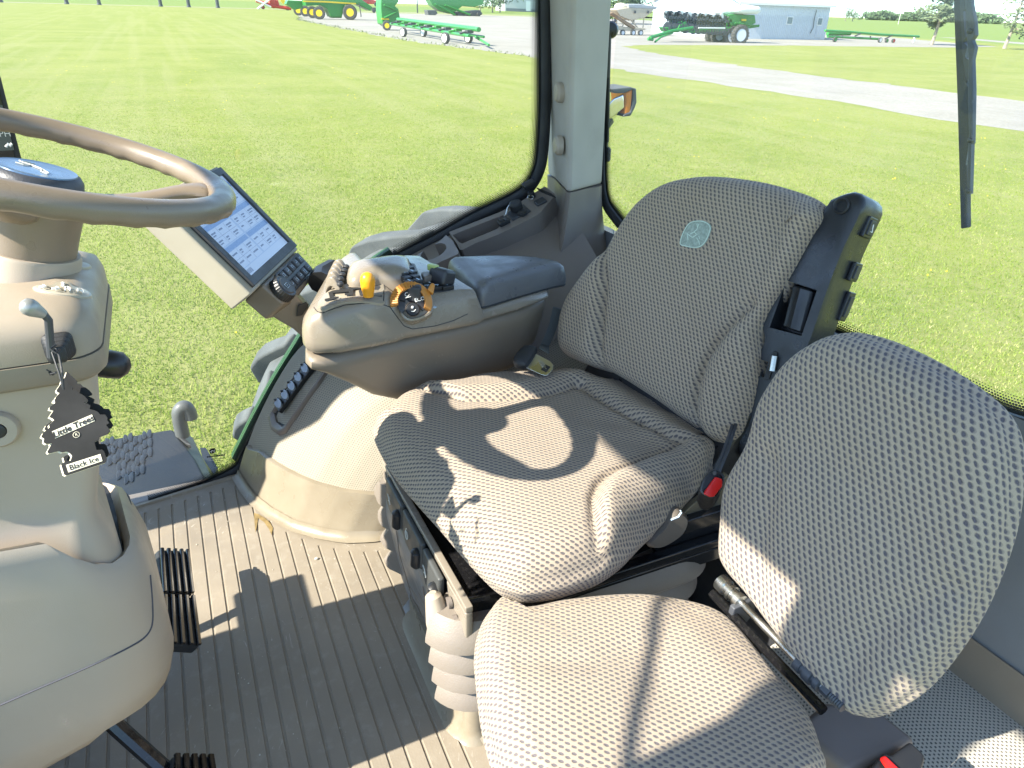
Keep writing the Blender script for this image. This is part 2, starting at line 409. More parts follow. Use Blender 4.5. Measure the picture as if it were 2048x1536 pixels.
def groove(path,depth,width):
    "height dent along a polyline of 2-D points"
    Q=[Vector((a,b)) for a,b in path]
    def g(a,b):
        p=Vector((a,b)); best=9
        for i in range(len(Q)-1):
            d=Q[i+1]-Q[i]; t=min(max((p-Q[i]).dot(d)/d.length_squared,0),1); best=min(best,(p-Q[i]-d*t).length)
        return -depth*math.exp(-(best/width)**2)
    return g

def driver_seat():
    t=thing('driver_seat','wide driver seat in dotted tan fabric with black side panel and pale woven badge','seat',(.5,.9,.1))
    # --- seat cushion
    far=[(760,812),(795,782),(850,762),(900,752),(950,740),(1000,733),(1060,733),(1120,738),(1190,746)]
    rear=[(.86,1.13,.5),(.90,1.0,.5),(.90,.88,.5),(.86,.80,.49)]
    near=[(1442,908),(1425,945),(1380,995),(1330,1042),(1285,1085),(1245,1128),(1200,1160),(1130,1186),(1070,1198),(1030,1197)]
    front=[(985,1165),(930,1110),(880,1052),(835,1003),(795,957),(768,915),(750,870)]
    out=[at(*q,Z=.515) for q in far]+[Vector(p) for p in rear]+[at(*q,Z=.445) for q in near]+[at(*q,Z=.455) for q in front]
    P=Vector((.53,.9,.52)); n=Vector((.035,0,1)).normalized(); ux=Vector((.985,.174,0))
    ax_=(ux-n*ux.dot(n)).normalized(); ay_=n.cross(ax_)
    def q3(*pp): return [((atp(*q,P,n)-P).dot(ax_),(atp(*q,P,n)-P).dot(ay_)) for q in pp]
    farl=q3((850,774),(930,799),(1000,800),(1071,794),(1159,772)); rear_=q3((1159,772),(1236,821),(1346,882),(1418,898)); nearl=q3((1363,890),(1258,931),(1215,952),(1197,970),(1186,998),(1189,1042),(1199,1075)); side_=q3((1040,1185),(1049,1158),(1093,1135),(1203,1069),(1324,998),(1401,943))
    gs=[groove(farl,.009,.008),groove(rear_,.012,.009),groove(nearl,.010,.008),groove(side_,.003,.005)]
    nx=sorted(nearl); 
    def hf(a,b):
        s=b if farl[1][1]>0 else -b
        # side bolsters rise outside the seams, the pan dips between them
        nb_=-np.interp(a,[p[0] for p in nx],[p[1]*(1 if farl[1][1]>0 else -1) for p in nx]); fb_=np.interp(a,[p[0] for p in farl],[p[1]*(1 if farl[1][1]>0 else -1) for p in farl])
        bol=.024*sst(-.005,.035,-s-nb_)*(1-.7*sst(.03,.12,-s-nb_))*sst(-.16,-.06,a)+.016*sst(-.005,.04,s-fb_)*(1-.7*sst(.04,.12,s-fb_))*sst(-.2,-.05,a)
        front=-.030*sst(.10,.30,-a)**1.5
        crown=.008*(1-(b/.26)**2)*(1-sst(.02,.16,a))-.006*math.exp(-((a-.03)/.09)**2-(b/.1)**2)
        roll=.016*math.exp(-((a-.22)/.035)**2)
        wr=.0012*math.sin(a*60+b*25+3*math.sin(b*18))*sst(.0,.1,a)
        return bol+front+crown+roll+wr+sum(g(a,b) for g in gs)
    o,drop,ax=cushion('seat_cushion',out,P,n,ux,.105,.045,.03,hf,M['fabric'],t)
    # --- backrest
    P=Vector((.80,1.03,.70)); n=Vector((-.916,-.257,.309)); P=Vector((.76,1.02,.54))
    pts=[(1117,705),(1112,650),(1128,592),(1163,542),(1198,500),(1217,463),(1240,428),(1270,393),(1310,365),(1360,351),(1420,350),(1500,361),(1580,384),(1622,406),(1634,432),(1612,470),(1580,528),(1545,588),(1518,636),(1508,672),(1508,720),(1498,790),(1482,850),(1460,886),(1432,890),(1390,868),(1300,800),(1215,747),(1160,728)]
    out=[atp(*q,P,n) for q in pts]
    rx=Vector((-.27,.963,0))
    def q2(*pp):
        ux=(rx-n*rx.dot(n)).normalized(); uy=n.cross(ux); return [((atp(*q,P,n)-P).dot(ux),(atp(*q,P,n)-P).dot(uy)) for q in pp]
    sfp=q2((1205,760),(1204,700),(1208,640),(1216,560),(1208,505)); snp=q2((1400,880),(1393,820),(1399,770),(1418,715),(1452,665),(1505,606))
    sf=groove(sfp,.012,.0065); sn=groove(snp,.013,.0065)
    f_=sorted((p[1],p[0]) for p in sfp); n_=sorted((p[1],p[0]) for p in snp)
    def hb(a,b):
        fa=np.interp(b,[p[0] for p in f_],[p[1] for p in f_]); na=np.interp(b,[p[0] for p in n_],[p[1] for p in n_])
        kf=1-sst(f_[-1][0]-.05,f_[-1][0]+.03,b); kn=1-sst(n_[-1][0]-.04,n_[-1][0]+.03,b)
        bol=.020*sst(-.004,.030,(a-fa)*(1 if fa>0 else -1))*kf+.026*sst(-.004,.035,(na-a)*(1 if na<0 else -1))*kn
        return bol+.012*(1-(a/.25)**2)+sf(a,b)+sn(a,b)+.010*math.exp(-((b-.09)/.07)**2)*(1-sst(.08,.14,abs(a)))+.0008*math.sin(b*45+a*20)
    o,drop,(ax,ay,an)=cushion('backrest',out,P,n,rx,.10,.04,.03,hb,M['fabric'],t)
    # woven badge on the backrest
    bp=[(1367,490),(1372,470),(1382,452),(1392,445),(1410,443),(1424,448),(1430,457),(1426,472),(1418,487),(1408,496),(1395,498),(1378,495)]
    b2=resample(crom([atp(*q,P,n) for q in bp],6),60); cc=sum(b2,Vector())/60
    mb=MB(); rr=[]
    for s in(1,.9,.8,.6,.3): rr.append([drop(cc+(p-cc)*s,.0016 if s<1 else .0002) for p in b2])
    mb.ring_loft(rr,False,True)
    em=mb.build('badge',pbr('woven_badge',(.30,.36,.31),.8,grain=(700,1.),var=.25,vscale=220),o)
    mb=MB(); mb.tube([drop(cc+(p-cc)*.95,.0024) for p in b2],.0009,6,closed=True)
    def st(pl): mb.tube([drop(atp(*q,P,n),.0022) for q in resample([Vector((x,y,0)) for x,y in pl],8,False) and [(p.x,p.y) for p in resample([Vector((x,y,0)) for x,y in pl],8,False)]],.0007,5)
    for pl in ([(1402,450),(1403,460),(1396,466),(1388,470)],[(1406,450),(1403,457)],[(1382,471),(1384,481)],[(1382,469),(1388,474),(1393,477),(1400,472)],[(1401,478),(1405,484),(1407,491)],[(1405,474),(1407,479)],[(1396,466),(1402,472)]): st(pl)
    mb.build('badge_stitching',pbr('badge_thread',(.55,.66,.58),.7),em)
    # --- black side panel with the lumbar knob
    nb=Vector((.916,.257,-.309)); P2=P+nb*.075
    tp=[(1652,408),(1668,392),(1704,381),(1722,388),(1728,404),(1722,425),(1690,492),(1656,580),(1626,668),(1606,720),(1585,790),(1560,870),(1535,920),(1478,920),(1482,850),(1498,792),(1507,745),(1520,700),(1528,680),(1521,645),(1532,618),(1560,572),(1600,500)]
    P3=Vector((.82,.9,.54)); face=[atp(*q,P3,n) for q in tp]
    face=resample(crom(face,5),90)
    up=(Vector((0,0,1))-n*n.z).normalized(); lat=n.cross(up)
    back=nb*.085
    mb=MB(); c0=sum(face,Vector())/90
    mb.ring_loft([[c0+(p-c0)*.955 for p in face],[c0+(p-c0)*.985+back*.05 for p in face],[p+back*.14 for p in face],[p+back for p in face]])
    sp=mb.build('side_panel',pbr('side_panel_plastic',(.017,.019,.023),.33,grain=(600,.5),var=.1),t,smooth=30)
    kp=[atp(*q,P3,n) for q in ((1573,561),(1634,580),(1603,672),(1539,655))]
    ck=MB(); ck.prism([p+n*.03 for p in kp],nb*.075); cut(sp,ck)
    sq=[atp(*q,P3,n) for q in ((1513,716),(1537,724),(1528,755),(1505,748))]
    ck=MB(); ck.prism([p+n*.03 for p in sq],nb*.05); cut(sp,ck)
    mb=MB(); mb.prism([p+nb*.046 for p in kp],nb*.004); mb.build('knob_recess',M['rubber'],sp)
    ka=(atp(1598,573,P3,n)+atp(1598,573,P3,n))*.5; kb=atp(1575,663,P3,n); kx=(kb-ka).normalized()
    ks=lat; mb=MB()
    ctr=atp(1592,617,P3,n)+nb*.022; half=(kb-ka).length*.47
    prof=[]
    for i in range(28):
        a=2*math.pi*i/28; r=.023*(1+.07*math.cos(8*a)); prof.append((r*math.cos(a),r*math.sin(a)))
    mb.ring_loft([[ctr+kx*s*half+(lat*x+n*y)*k for x,y in prof] for s,k in((-1,.86),(-.93,1),(.93,1),(1,.86))])
    mb.build('lumbar_knob',M['black'],sp)
    mb=MB(); hc=atp(1683,412,P3,n)
    mb.lathe(hc+n*.001,n,[(.0135,-.004),(.0135,.002),(.0115,.004),(.009,.002),(.0075,-.002)],24); mb.build('screw_socket',M['rubber'],sp)
    # buttons on the outer side of the panel
    def sidebtn(q,w,h,name,lab=None):
        # q = centre on the side face; the face runs from the front edge backwards along nb
        p=q; sidn=-lat if (-lat).dot(CAM-p)>0 else lat
        mb=MB(); A=Matrix((up,nb,sidn)).transposed()
        mb.box(p,(h,w,.008),A); b=mb.build(name,M['black'],sp,bevel=.002)
        mb=MB(); mb.box(p+sidn*.0045,(h*.7,w*.6,.004),A); mb.build('button_cap',M['blacks'],b,bevel=.001)
        return b,p+sidn*.0072,sidn
    def side_at(x,y):
        # side face: plane through the panel's front edge and nb
        e0=atp(1722,425,P3,n)+back*.14; e1=atp(1626,668,P3,n)+back*.14
        nn=(e1-e0).cross(nb); return atp(x,y,e0,nn)
    b,p,sn_=sidebtn(side_at(1737,455),.034,.034,'seat_button')
    mb=MB(); mb.tube([p+up*.006-nb*.003,p+up*.0-nb*.001,p-up*.005+nb*.003],.0009,5); mb.tube([p-up*.006-nb*.004,p-up*.006+nb*.004],.0008,5); mb.build('button_symbol',M['white'],b)
    sidebtn(side_at(1709,544),.030,.032,'seat_button'); sidebtn(side_at(1692,613),.026,.052,'seat_button')
    # strap slider strip beside the backrest
    mb=MB(); e=[atp(*q,P,n)+nb*.03 for q in ((1506,742),(1500,775),(1488,820),(1474,866))]
    mb.tube(e,.0045,6); mb.build('back_edge_strip',M['blacks'],t)
    mb=MB(); p0=atp(1553,712,P3,n)-nb*.0; p1=atp(1548,742,P3,n)
    mb.tube([p0+n*.008,p1+n*.008],.0055,8); mb.build('release_pin',M['steel'],sp)
    mb=MB(); q=[atp(*s,P3,n)+n*.004 for s in((1549,702),(1557,705),(1540,758),(1528,760))]; mb.prism(q,nb*.004); mb.build('pin_slot',M['rubber'],sp)
    # --- base frame under the cushion, bellows and switch plate
    mb=MB(); z=.385
    a=[(.285,1.15),(.292,.765),(.43,.745),(.80,.80),(.80,1.12)]
    mb.prism([(x,y,.345) for x,y in a],(0,0,.04)); mb.build('top_plate',M['gloss'],t,bevel=.004)
    mb=MB(); mb.box((.60,.735,.37),(.52,.02,.018)); mb.box((.60,.74,.335),(.52,.012,.03)); mb.box((.74,.76,.40),(.2,.03,.05)); mb.build('slide_rail',M['gloss'],t,bevel=.003)
    mb=MB(); br=[at(*q,Y=.735) for q in ((1366,1062),(1405,1025),(1440,1000),(1475,965),(1490,985),(1462,1030),(1400,1045))]
    mb.prism([p+Vector((0,.025,0)) for p in br],(0,.012,0)); b=mb.build('side_bracket',M['frame'],t,bevel=.002)
    mb=MB()
    for x,y in((1388,1038),(1410,1025)):
        p=at(x,y,Y=.76); mb.cyl(p+Vector((0,-.0015,0)),p+Vector((0,.004,0)),.007,n=14)
    mb.build('bracket_hole',M['rubber'],b)
    # dark shell and hinge block behind and under the backrest
    mb=MB(); q=[atp(*k,P,n)+nb*.055 for k in ((1135,640),(1215,500),(1330,400),(1480,385),(1560,420),(1520,640),(1480,860),(1400,880),(1200,760))]; mb.prism(q,nb*.05); mb.build('back_shell',M['black'],t,bevel=.015)
    mb=MB(); mb.prism([(.74,.80,.30),(.90,.79,.30),(.93,.80,.56),(.85,.80,.58),(.78,.80,.44)],(-.06,.40,0)); mb.build('hinge_block',M['black'],t,bevel=.01)
    # bellows: stacked flounces with a flat recessed front
    mb=MB(); rr=[]; nf=4; z1,z0=.352,.135
    for k in range(nf):
        for f,ins in((0.,.019),(.2,.013),(.45,.006),(.7,.001),(.86,.0),(.95,.003),(1.,.009),(1.,.019)):
            z=z1-(z1-z0)*(k+f)/nf; ii=ins+.006*k; ring=[]
            for x,y in rrect(.280-ii,.245-ii,.085,9):
                px,py=.508+x,.965+y
                if px<.4: px=max(px,.296-(.075 if py<.965 else .034)*sst(.13,.20,abs(py-.965)))
                ring.append(Vector((px,py,z)))
            rr.append(ring)
    mb.ring_loft(rr); mb.build('suspension_bellows',pbr('bellows_rubber',(.205,.175,.145),.45,grain=(420,.9),var=.06),t,smooth=38)
    # front plate with three switches
    mb=MB(); mb.prism([(.281,1.165,.392),(.283,1.17,.33),(.287,.80,.312),(.289,.79,.392)],(.010,0,0)); plate=mb.build('front_plate',M['blacks'],t,bevel=.003)
    mb=MB(); mb.prism([(.277,1.168,.397),(.278,1.168,.386),(.286,.735,.384),(.286,.735,.396)],(.013,0,0)); mb.build('plate_rim',M['tan_gloss'],plate,bevel=.002)
    mb=MB(); mb.prism([(.284,.815,.384),(.284,.80,.335),(.285,.765,.30),(.286,.735,.325),(.286,.735,.384)],(.013,0,0)); mb.build('plate_corner',M['tan_gloss'],plate,bevel=.003)
    mb=MB(); mb.prism([(.277,1.17,.386),(.278,1.17,.34),(.279,1.14,.33),(.279,1.13,.386)],(.013,0,0)); mb.build('plate_corner',M['tan_gloss'],plate,bevel=.003)
    for y,zz in ((1.147,.372),(1.12,.352),(.79,.36),(.765,.345)):
        mb=MB(); mb.cyl((.2765,y,zz),(.283,y,zz),.009,n=16); mb.build('plate_bolt',M['grey'],plate)
    for k,(ya,yb) in enumerate(((1.125,1.02),(1.015,.905),(.90,.815))):
        mb=MB(); zt,zb=.385,.318
        mb.prism([(.272,ya,zt),(.270,ya,zb+.014),(.270,ya-.016,zb),(.270,yb+.03,zb),(.270,yb+.004,zb+.012),(.272,yb+.004,zt)],(.012,0,0))
        sw=mb.build('seat_switch',pbr('switch_grey',(.055,.057,.055),.5,grain=(700,.3)),plate,bevel=.004)
        mb=MB(); mb.lathe((.268,yb+.018,.345),(0,.15,-1),[(.004,-.022),(.010,-.018),(.011,.014),(.006,.022)],14); mb.build('switch_rocker',M['black'],sw)
        mb=MB(); c=Vector((.2685,(ya+yb)/2+.022,.352))
        if k!=1: mb.tube([c+Vector((0,.008,.008)),c+Vector((0,0,.006)),c+Vector((0,-.006,-.008))],.0012,5); mb.tube([c+Vector((0,.006,-.006)),c+Vector((0,-.002,-.002))],.001,5)
        else:
            mb.tube([c+Vector((0,.007*math.cos(i*.7),.009*math.sin(i*.7))) for i in range(10)],.0011,5); mb.tube([c+Vector((0,.003,.011)),c+Vector((0,-.003,.016))],.001,5)
        mb.build('switch_symbol',M['pale'],sw)
    mb=MB(); mb.lathe((.262,.798,.335),(.10,-.25,-1),[(.006,-.04),(.013,-.034),(.017,-.012),(.021,.012),(.021,.026),(.013,.036),(.003,.039)],20); mb.build('release_knob',M['tan'],plate)
    # seat belt buckle and slide lever on the near side
    bq=[(1400,982),(1408,957),(1425,940),(1440,942),(1449,953),(1446,975),(1432,996),(1412,993)]
    nbk=Vector((-.45,-.72,.53)).normalized(); Pb=at(1424,968,Y=.685)
    pb=[atp(*q,Pb,nbk) for q in bq]; pb=resample(crom(pb,4),40); cb=sum(pb,Vector())/40
    mb=MB(); dn=-nbk*.045+Vector((.02,.015,-.055)); mb.ring_loft([[cb+(p-cb)*.78+nbk*-.006 for p in pb],[cb+(p-cb)*.84+nbk*.001 for p in pb],[cb+(p-cb)*.97 for p in pb],[p-nbk*.006 for p in pb],[cb+(p-cb)*1.0+dn*.55 for p in pb],[cb+(p-cb)*.55+dn*1.1 for p in pb]])
    bu=mb.build('belt_buckle',M['black'],t,smooth=40)
    rq=[(1406,987),(1430,953),(1444,958),(1444,972),(1428,993),(1418,994)]
    mb=MB(); rp=[atp(*q,Pb,nbk) for q in rq]; mb.prism([p-nbk*.004 for p in rp],nbk*.008); mb.build('release_button',M['red'],bu,bevel=.002)
    mb=MB(); w0=cb+Vector((.02,.02,0)); st=[atp(1435,945,Pb,nbk),at(1452,905,Y=.74),at(1470,850,Y=.80)]
    for dx in(-.006,.002): mb.tube([p+Vector((dx,0,0)) for p in st],.0032,6)
    mb.build('buckle_stalk',M['darkiron'],bu)
    lq=[(1290,1085),(1300,1068),(1320,1050),(1333,1030),(1350,1018),(1365,1022),(1371,1035),(1362,1058),(1342,1075),(1318,1088),(1300,1091)]
    lp=[at(*q,Y=.735) for q in lq]; lp=resample(crom(lp,4),40); cl=sum(lp,Vector())/40
    mb=MB(); mb.ring_loft([[cl+(p-cl)*.88+Vector((0,-.012,0)) for p in lp],[p+Vector((0,-.006,0)) for p in lp],[p+Vector((0,.012,0)) for p in lp]])
    lv=mb.build('slide_lever',pbr('lever_plastic',(.11,.095,.08),.4,grain=(900,.3)),t,smooth=50)
    mb=MB(); c=at(1352,1034,Y=.7205)+Vector((0,-.001,0)); mb.tube([c+Vector((-.010,0,-.002)),c+Vector((.004,0,.0)),c+Vector((.009,0,.008))],.0016,6); mb.tube([c+Vector((.006,0,.011)),c+Vector((.007,0,.012))],.0014,5); mb.build('lever_symbol',M['decal_blue'],lv)
    # riser under the bellows
    mb=MB(); rr=[]
    for sx,z in((1.06,0.0),(1.02,.012),(1.0,.03),(.99,.085)): rr.append([(.54+x*sx,.965+y*sx,z) for x,y in rrect(.245,.185,.07,6)])
    mb.ring_loft(rr); mb.build('seat_riser',M['kick'],t,smooth=50)
    ys=np.linspace(1.155,.80,14); P_=[]
    for y in ys:
        ft=np.interp(y,[.80,.93,1.12,1.16],[.372,.352,.318,.318]); P_.append([Vector((.288,y,.335)),Vector((.274,y,.325)),Vector((.272,y,.28)),Vector((.290+(ft-.318)*.4,y,.14)),Vector((ft-.004,y,.02)),Vector((ft-.016,y,.004)),Vector((ft-.020,y,.001))])
    mb=MB(); mb.grid(P_); mb.build('front_skirt',pbr('skirt_plastic',(.20,.19,.18),.4,grain=(500,.4)),t,smooth=60)
    mb=MB(); y0_=1.02
    for y0_ in(1.06,.90):
        m2=MB(); m2.tube([Vector((.2705,y0_,.30)),Vector((.2712,y0_-.01,.25)),Vector((.288,y0_-.03,.14)),Vector((.325,y0_-.05,.03))],.0012,5); m2.build('skirt_crease',M['grey'],t)
    mb=MB(); mb.lathe((.330,.806,0),(0,0,1),[(.035,0),(.026,.008),(.022,.03),(.022,.12)],24); mb.build('riser_post',M['kick'],t,smooth=60)
    # belt, tongue and sleeve at the far side of the cushion
    return t
def seat_belt():
    t=thing('seat_belt','grey lap belt with a bright metal tongue lying on the driver seat beside the armrest','seat belt',tuple(at(1075,725,Z=.55)))
    nB=Vector((-.25,-.45,.85)).normalized(); P=at(1082,726,Z=.555)
    tg=[(1052,735),(1071,707),(1100,722),(1107,730),(1106,738),(1096,750),(1090,751),(1080,748)]
    tp=[atp(*q,P,nB) for q in tg]
    mb=MB(); mb.prism(tp,-nB*.003); o=mb.build('belt_tongue',M['steel'],t,bevel=.001)
    hq=[(1091,729),(1101,734),(1092,745),(1082,739)]
    mb=MB(); hp=[atp(*q,P,nB)+nB*.0008 for q in hq]; mb.prism(hp,-nB*.0046); mb.build('tongue_slot',M['rubber'],o)
    mb=MB()
    for k in range(5):
        a=atp(1076+k*1.6,719+k*3.4,P,nB); b=atp(1089+k*1.0,725+k*3.2,P,nB); mb.tube([a+nB*.001,b+nB*.001],.0007,5)
    mb.build('tongue_ridge',M['steel'],o)
    sl=[(1026,722),(1030,714),(1042,700),(1052,694),(1072,697),(1073,706),(1054,735),(1040,735),(1030,732)]
    sp=[atp(*q,P,nB) for q in sl]; sp=resample(crom(sp,4),30); c=sum(sp,Vector())/30
    mb=MB(); mb.ring_loft([[c+(p-c)*.75+nB*.013 for p in sp],[c+(p-c)*.95+nB*.009 for p in sp],[p for p in sp],[c+(p-c)*.9-nB*.012 for p in sp]]); mb.build('tongue_cover',M['rubber'],t,smooth=60)
    w=[(1082,690),(1092,668),(1100,645),(1107,615)]
    mb=MB(); L=[at(x-1,y,Y=1.27+k*.01)for k,(x,y) in enumerate(w)]; Rr=[at(x+15,y+4,Y=1.27+k*.01) for k,(x,y) in enumerate(w)]
    L=[atp(1078,697,P,nB)]+L; Rr=[atp(1097,708,P,nB)]+Rr
    g=Vector((.004,.004,0)); mb.ring_loft([[a,b,b+g,a+g] for a,b in zip(L,Rr)]); mb.build('webbing',pbr('grey_webbing',(.09,.10,.10),.8,grain=(900,1.2)),t)
    return t
def training_seat():
    t=thing('training_seat','small fold-down passenger seat with coarse dotted fabric in the near foreground','seat',(.45,.45,.0))
    pts_near=[(957,1365),(956,1325),(961,1288),(976,1250),(1002,1222)]
    far=[(1050,1201),(1130,1186),(1240,1175),(1330,1178),(1400,1186),(1452,1206),(1492,1242),(1532,1292),(1572,1342),(1612,1384),(1640,1430),(1657,1480)]
    off=[(1652,1545),(1600,1640),(1480,1720),(1330,1760),(1180,1740),(1080,1680),(1015,1590),(975,1470)]
    out=[at(*q,Z=.40) for q in pts_near]+[at(*q,Z=.445) for q in far]+[at(*q,Z=.42) for q in off]
    P=Vector((.42,.45,.455)); n=Vector((.05,0,1)).normalized(); ux=Vector((1,.05,0))
    g=groove([(-.12,.115),(-.04,.075),(.06,.07),(.14,.10)],.004,.02)
    def hf(a,b):
        return .014*(1-(b/.18)**2)-.02*sst(.10,.26,-a)-.006*math.exp(-((a-.02)/.05)**2-((b-.02)/.06)**2)+g(a,b)-.012*sst(.10,.2,a)
    cushion('seat_cushion',out,P,n,ux,.085,.035,.025,hf,M['fabric_t'],t)
    P=Vector((.63,.45,.48)); n=Vector((-.962,-.084,.259)).normalized()
    pts=[(1456,1105),(1455,1050),(1463,965),(1480,888),(1503,808),(1530,760),(1560,722),(1600,692),(1640,676),(1690,672),(1760,690),(1850,733),(1930,786),(1985,838),(2008,900),(2005,1000),(1982,1105),(1930,1230),(1862,1335),(1800,1398),(1750,1425),(1715,1416),(1675,1375),(1600,1290),(1520,1190),(1475,1142)]
    low={(1456,1105),(1455,1050),(1463,965),(1750,1425),(1715,1416),(1675,1375),(1600,1290),(1520,1190),(1475,1142)}
    out=[atp(*q,P-n*(.036 if q in low else .008),n) for q in pts]; rx=Vector((-.087,.996,0))
    ux=(rx-n*rx.dot(n)).normalized(); uy=n.cross(ux)
    q2=lambda *pp:[((atp(*q,P,n)-P).dot(ux),(atp(*q,P,n)-P).dot(uy)) for q in pp]
    gl=groove(q2((1525,1180),(1530,1080),(1550,980),(1540,920)),.006,.016); gr=groove(q2((1690,1370),(1730,1290),(1800,1230),(1900,1180)),.007,.018)
    gg=groove(q2((1960,850),(1985,900),(1975,1000),(1950,1100),(1895,1230),(1830,1330),(1745,1412)),.0032,.004); ga=groove(q2((1530,930),(1620,900),(1720,960),(1830,1100)),.003,.03)
    def hb(a,b): return .014*(1-(a/.17)**2)+gl(a,b)+gr(a,b)+ga(a,b)+gg(a,b)
    cushion('backrest',out,P,n,rx,.075,.03,.022,hb,M['fabric_b'],t)
    # hinge rod with springs, bushes and nut
    a=at(1450,1172,Z=.455); b=at(1668,1396,Z=.455); d=(b-a).normalized()
    mb=MB(); mb.cyl(a-d*.005,b+d*.01,.0055,n=16); rod=mb.build('hinge_rod',M['steel'],t)
    mb=MB(); L=(b-a).length
    mb.lathe(a,d,[(0.0089,-.012),(0.0133,-.010),(0.0133,.004),(0.0104,.006),(0.0104,.012),(0.0126,.013),(0.0126,.018),(0.0096,.019),(0.0096,.026),(0.0118,.027),(0.0118,.036),(0.0067,.037)],24); mb.build('hinge_bush',M['steel'],rod)
    s0=L*.70
    mb=MB(); mb.lathe(a+d*s0,d,[(0.0074,0),(0.0118,.002),(0.0118,.012),(0.0096,.013),(0.0096,.018),(0.0126,.019),(0.0126,.03),(0.0089,.031),(0.0089,.034),(0.0111,.035),(0.0111,.042),(0.0074,.043)],24); mb.build('hinge_bush',M['darkiron'],rod)
    mb=MB(); mb.lathe(a+d*(s0+.045),d,[(0.0081,0),(0.0081,.012)],6); mb.lathe(a+d*(s0+.057),d,[(.006+.0012*(k%2),k*.0016) for k in range(14)],12); mb.build('hinge_nut',M['darkiron'],rod)
    # folding frame below
    mb=MB(); q=[a-d*.01+Vector((0,0,-.018)),b+d*.0+Vector((-.0,0,-.018))]; mb.tube([p+Vector((-.012,0,0)) for p in q],.007,8); mb.build('frame_bar',M['gloss'],t)
    mb=MB(); p=at(1478,1215,Z=.44); mb.prism([p+Vector((x,0,z)) for x,z in((-.02,.014),(.016,.02),(.024,-.01),(.004,-.035),(-.022,-.02))],(0,-.01,0)); mb.build('hinge_plate',M['darkiron'],t,bevel=.002)
    mb=MB(); rr=[(x,y) for x,y in rrect(.14,.10,.03,5)]
    mb.ring_loft([[(.46+x,.46+y,.335) for x,y in rr],[(.46+x*1.02,.46+y*1.02,.365) for x,y in rr]]); mb.build('seat_pan',M['black'],t)
    mb=MB(); mb.box((.47,.46,.17),(.16,.12,.33)); mb.build('seat_stand',M['blacks'],t,bevel=.01)
    # moulded mount behind the seat and the belt buckle on it
    tp=[at(*q,Z=.34) for q in ((1650,1400),(1745,1405),(1838,1478),(1818,1490),(1770,1512),(1700,1545),(1590,1450))]
    mb=MB(); mb.ring_loft([[Vector((p.x,p.y,.34)) for p in tp],[Vector((p.x,p.y,.02)) for p in tp]]); mb.build('seat_mount',M['grey'],t,bevel=.012,seg=3)
    mb=MB(); q=[at(*s,Z=.355) for s in((1766,1502),(1782,1508),(1820,1480),(1852,1510),(1838,1560),(1760,1580),(1725,1555))]
    mb.prism(q,(0,0,-.05)); bu=mb.build('belt_buckle',M['black'],t,bevel=.006)
    mb=MB(); q=[at(*s,Z=.357) for s in((1757,1520),(1768,1514),(1800,1545),(1785,1562))]; mb.prism(q,(0,0,.006)); mb.build('release_button',M['red'],bu,bevel=.003)
    return t
driver_seat(); seat_belt(); training_seat()
# ------------------------------------------------------------------ cab shell
def yg(X):   # right-hand window pane seen from above
    pts=[(-1.0,1.60),(-.24,1.800),(.02,1.852),(.25,1.868),(.5,1.855),(.8,1.80),(1.0,1.76)]
    for (a,b),(c,d) in zip(pts,pts[1:]):
        if X<=c: return b+(d-b)*(X-a)/(c-a)
    return pts[-1][1]
def atg(x,y,dy=0.):
    Y=1.84
    for _ in range(12): p=at(x,y,Y=Y+dy); Y=.5*Y+.5*yg(p.x)
    return at(x,y,Y=Y+dy)
def bvh(mb): return BVHTree.FromPolygons([Vector(v) for v in mb.v],mb.f)
def hit(bv,x,y,lift=0.,back=None):
    d=ray(x,y).normalized(); h=bv.ray_cast(CAM,d)
    if h[0] is None: return back
    n=h[1] if h[1].dot(d)<0 else -h[1]
    return h[0]+n*lift
# wheel-arch cover: barrel round the rear tyre
AX,AZ=1.05,-.5
PROF=[(1.835,1.142),(1.815,1.138),(1.80,1.135),(1.74,1.125),(1.684,1.112),(1.61,1.082),(1.534,1.040),(1.48,.990),(1.441,.942),(1.42,.890),(1.405,.81),(1.40,.70)]
def arch(k,th,lift=0.):
    i=min(int(k),len(PROF)-2); f=k-i
    Y=PROF[i][0]*(1-f)+PROF[i+1][0]*f; r=PROF[i][1]*(1-f)+PROF[i+1][1]*f
    tz=max(0.,(math.degrees(th)-26)/56)
    if tz>0: r=r*(1+.115*tz)
    r-=.052*sst(44,58,math.degrees(th))
    p=Vector((AX-r*math.cos(th),Y,AZ+r*math.sin(th)))
    return p
def arch_n(k,th):
    e=.02; a=arch(min(k+e,10.99),th)-arch(max(k-e,0),th); b=arch(k,th+e)-arch(k,th-e); n=a.cross(b).normalized()
    return n if n.dot(Vector((-1,-1,1)))>0 else -n
def arch_mb(k0,k1,t0,t1,nk=40,nt=50,lift=0.,edge=None):
    P=[];U=[]
    for i in range(nk+1):
        k=k0+(k1-k0)*i/nk; row=[];ur=[]
        tA=t0(k) if callable(t0) else t0; tB=t1(k) if callable(t1) else t1
        for j in range(nt+1):
            th=R(tA+(tB-tA)*j/nt); row.append(arch(k,th)+arch_n(k,th)*lift); ur.append((th*1.12,k*.062))
        P.append(row);U.append(ur)
    return MB().grid(P,uv=U),P
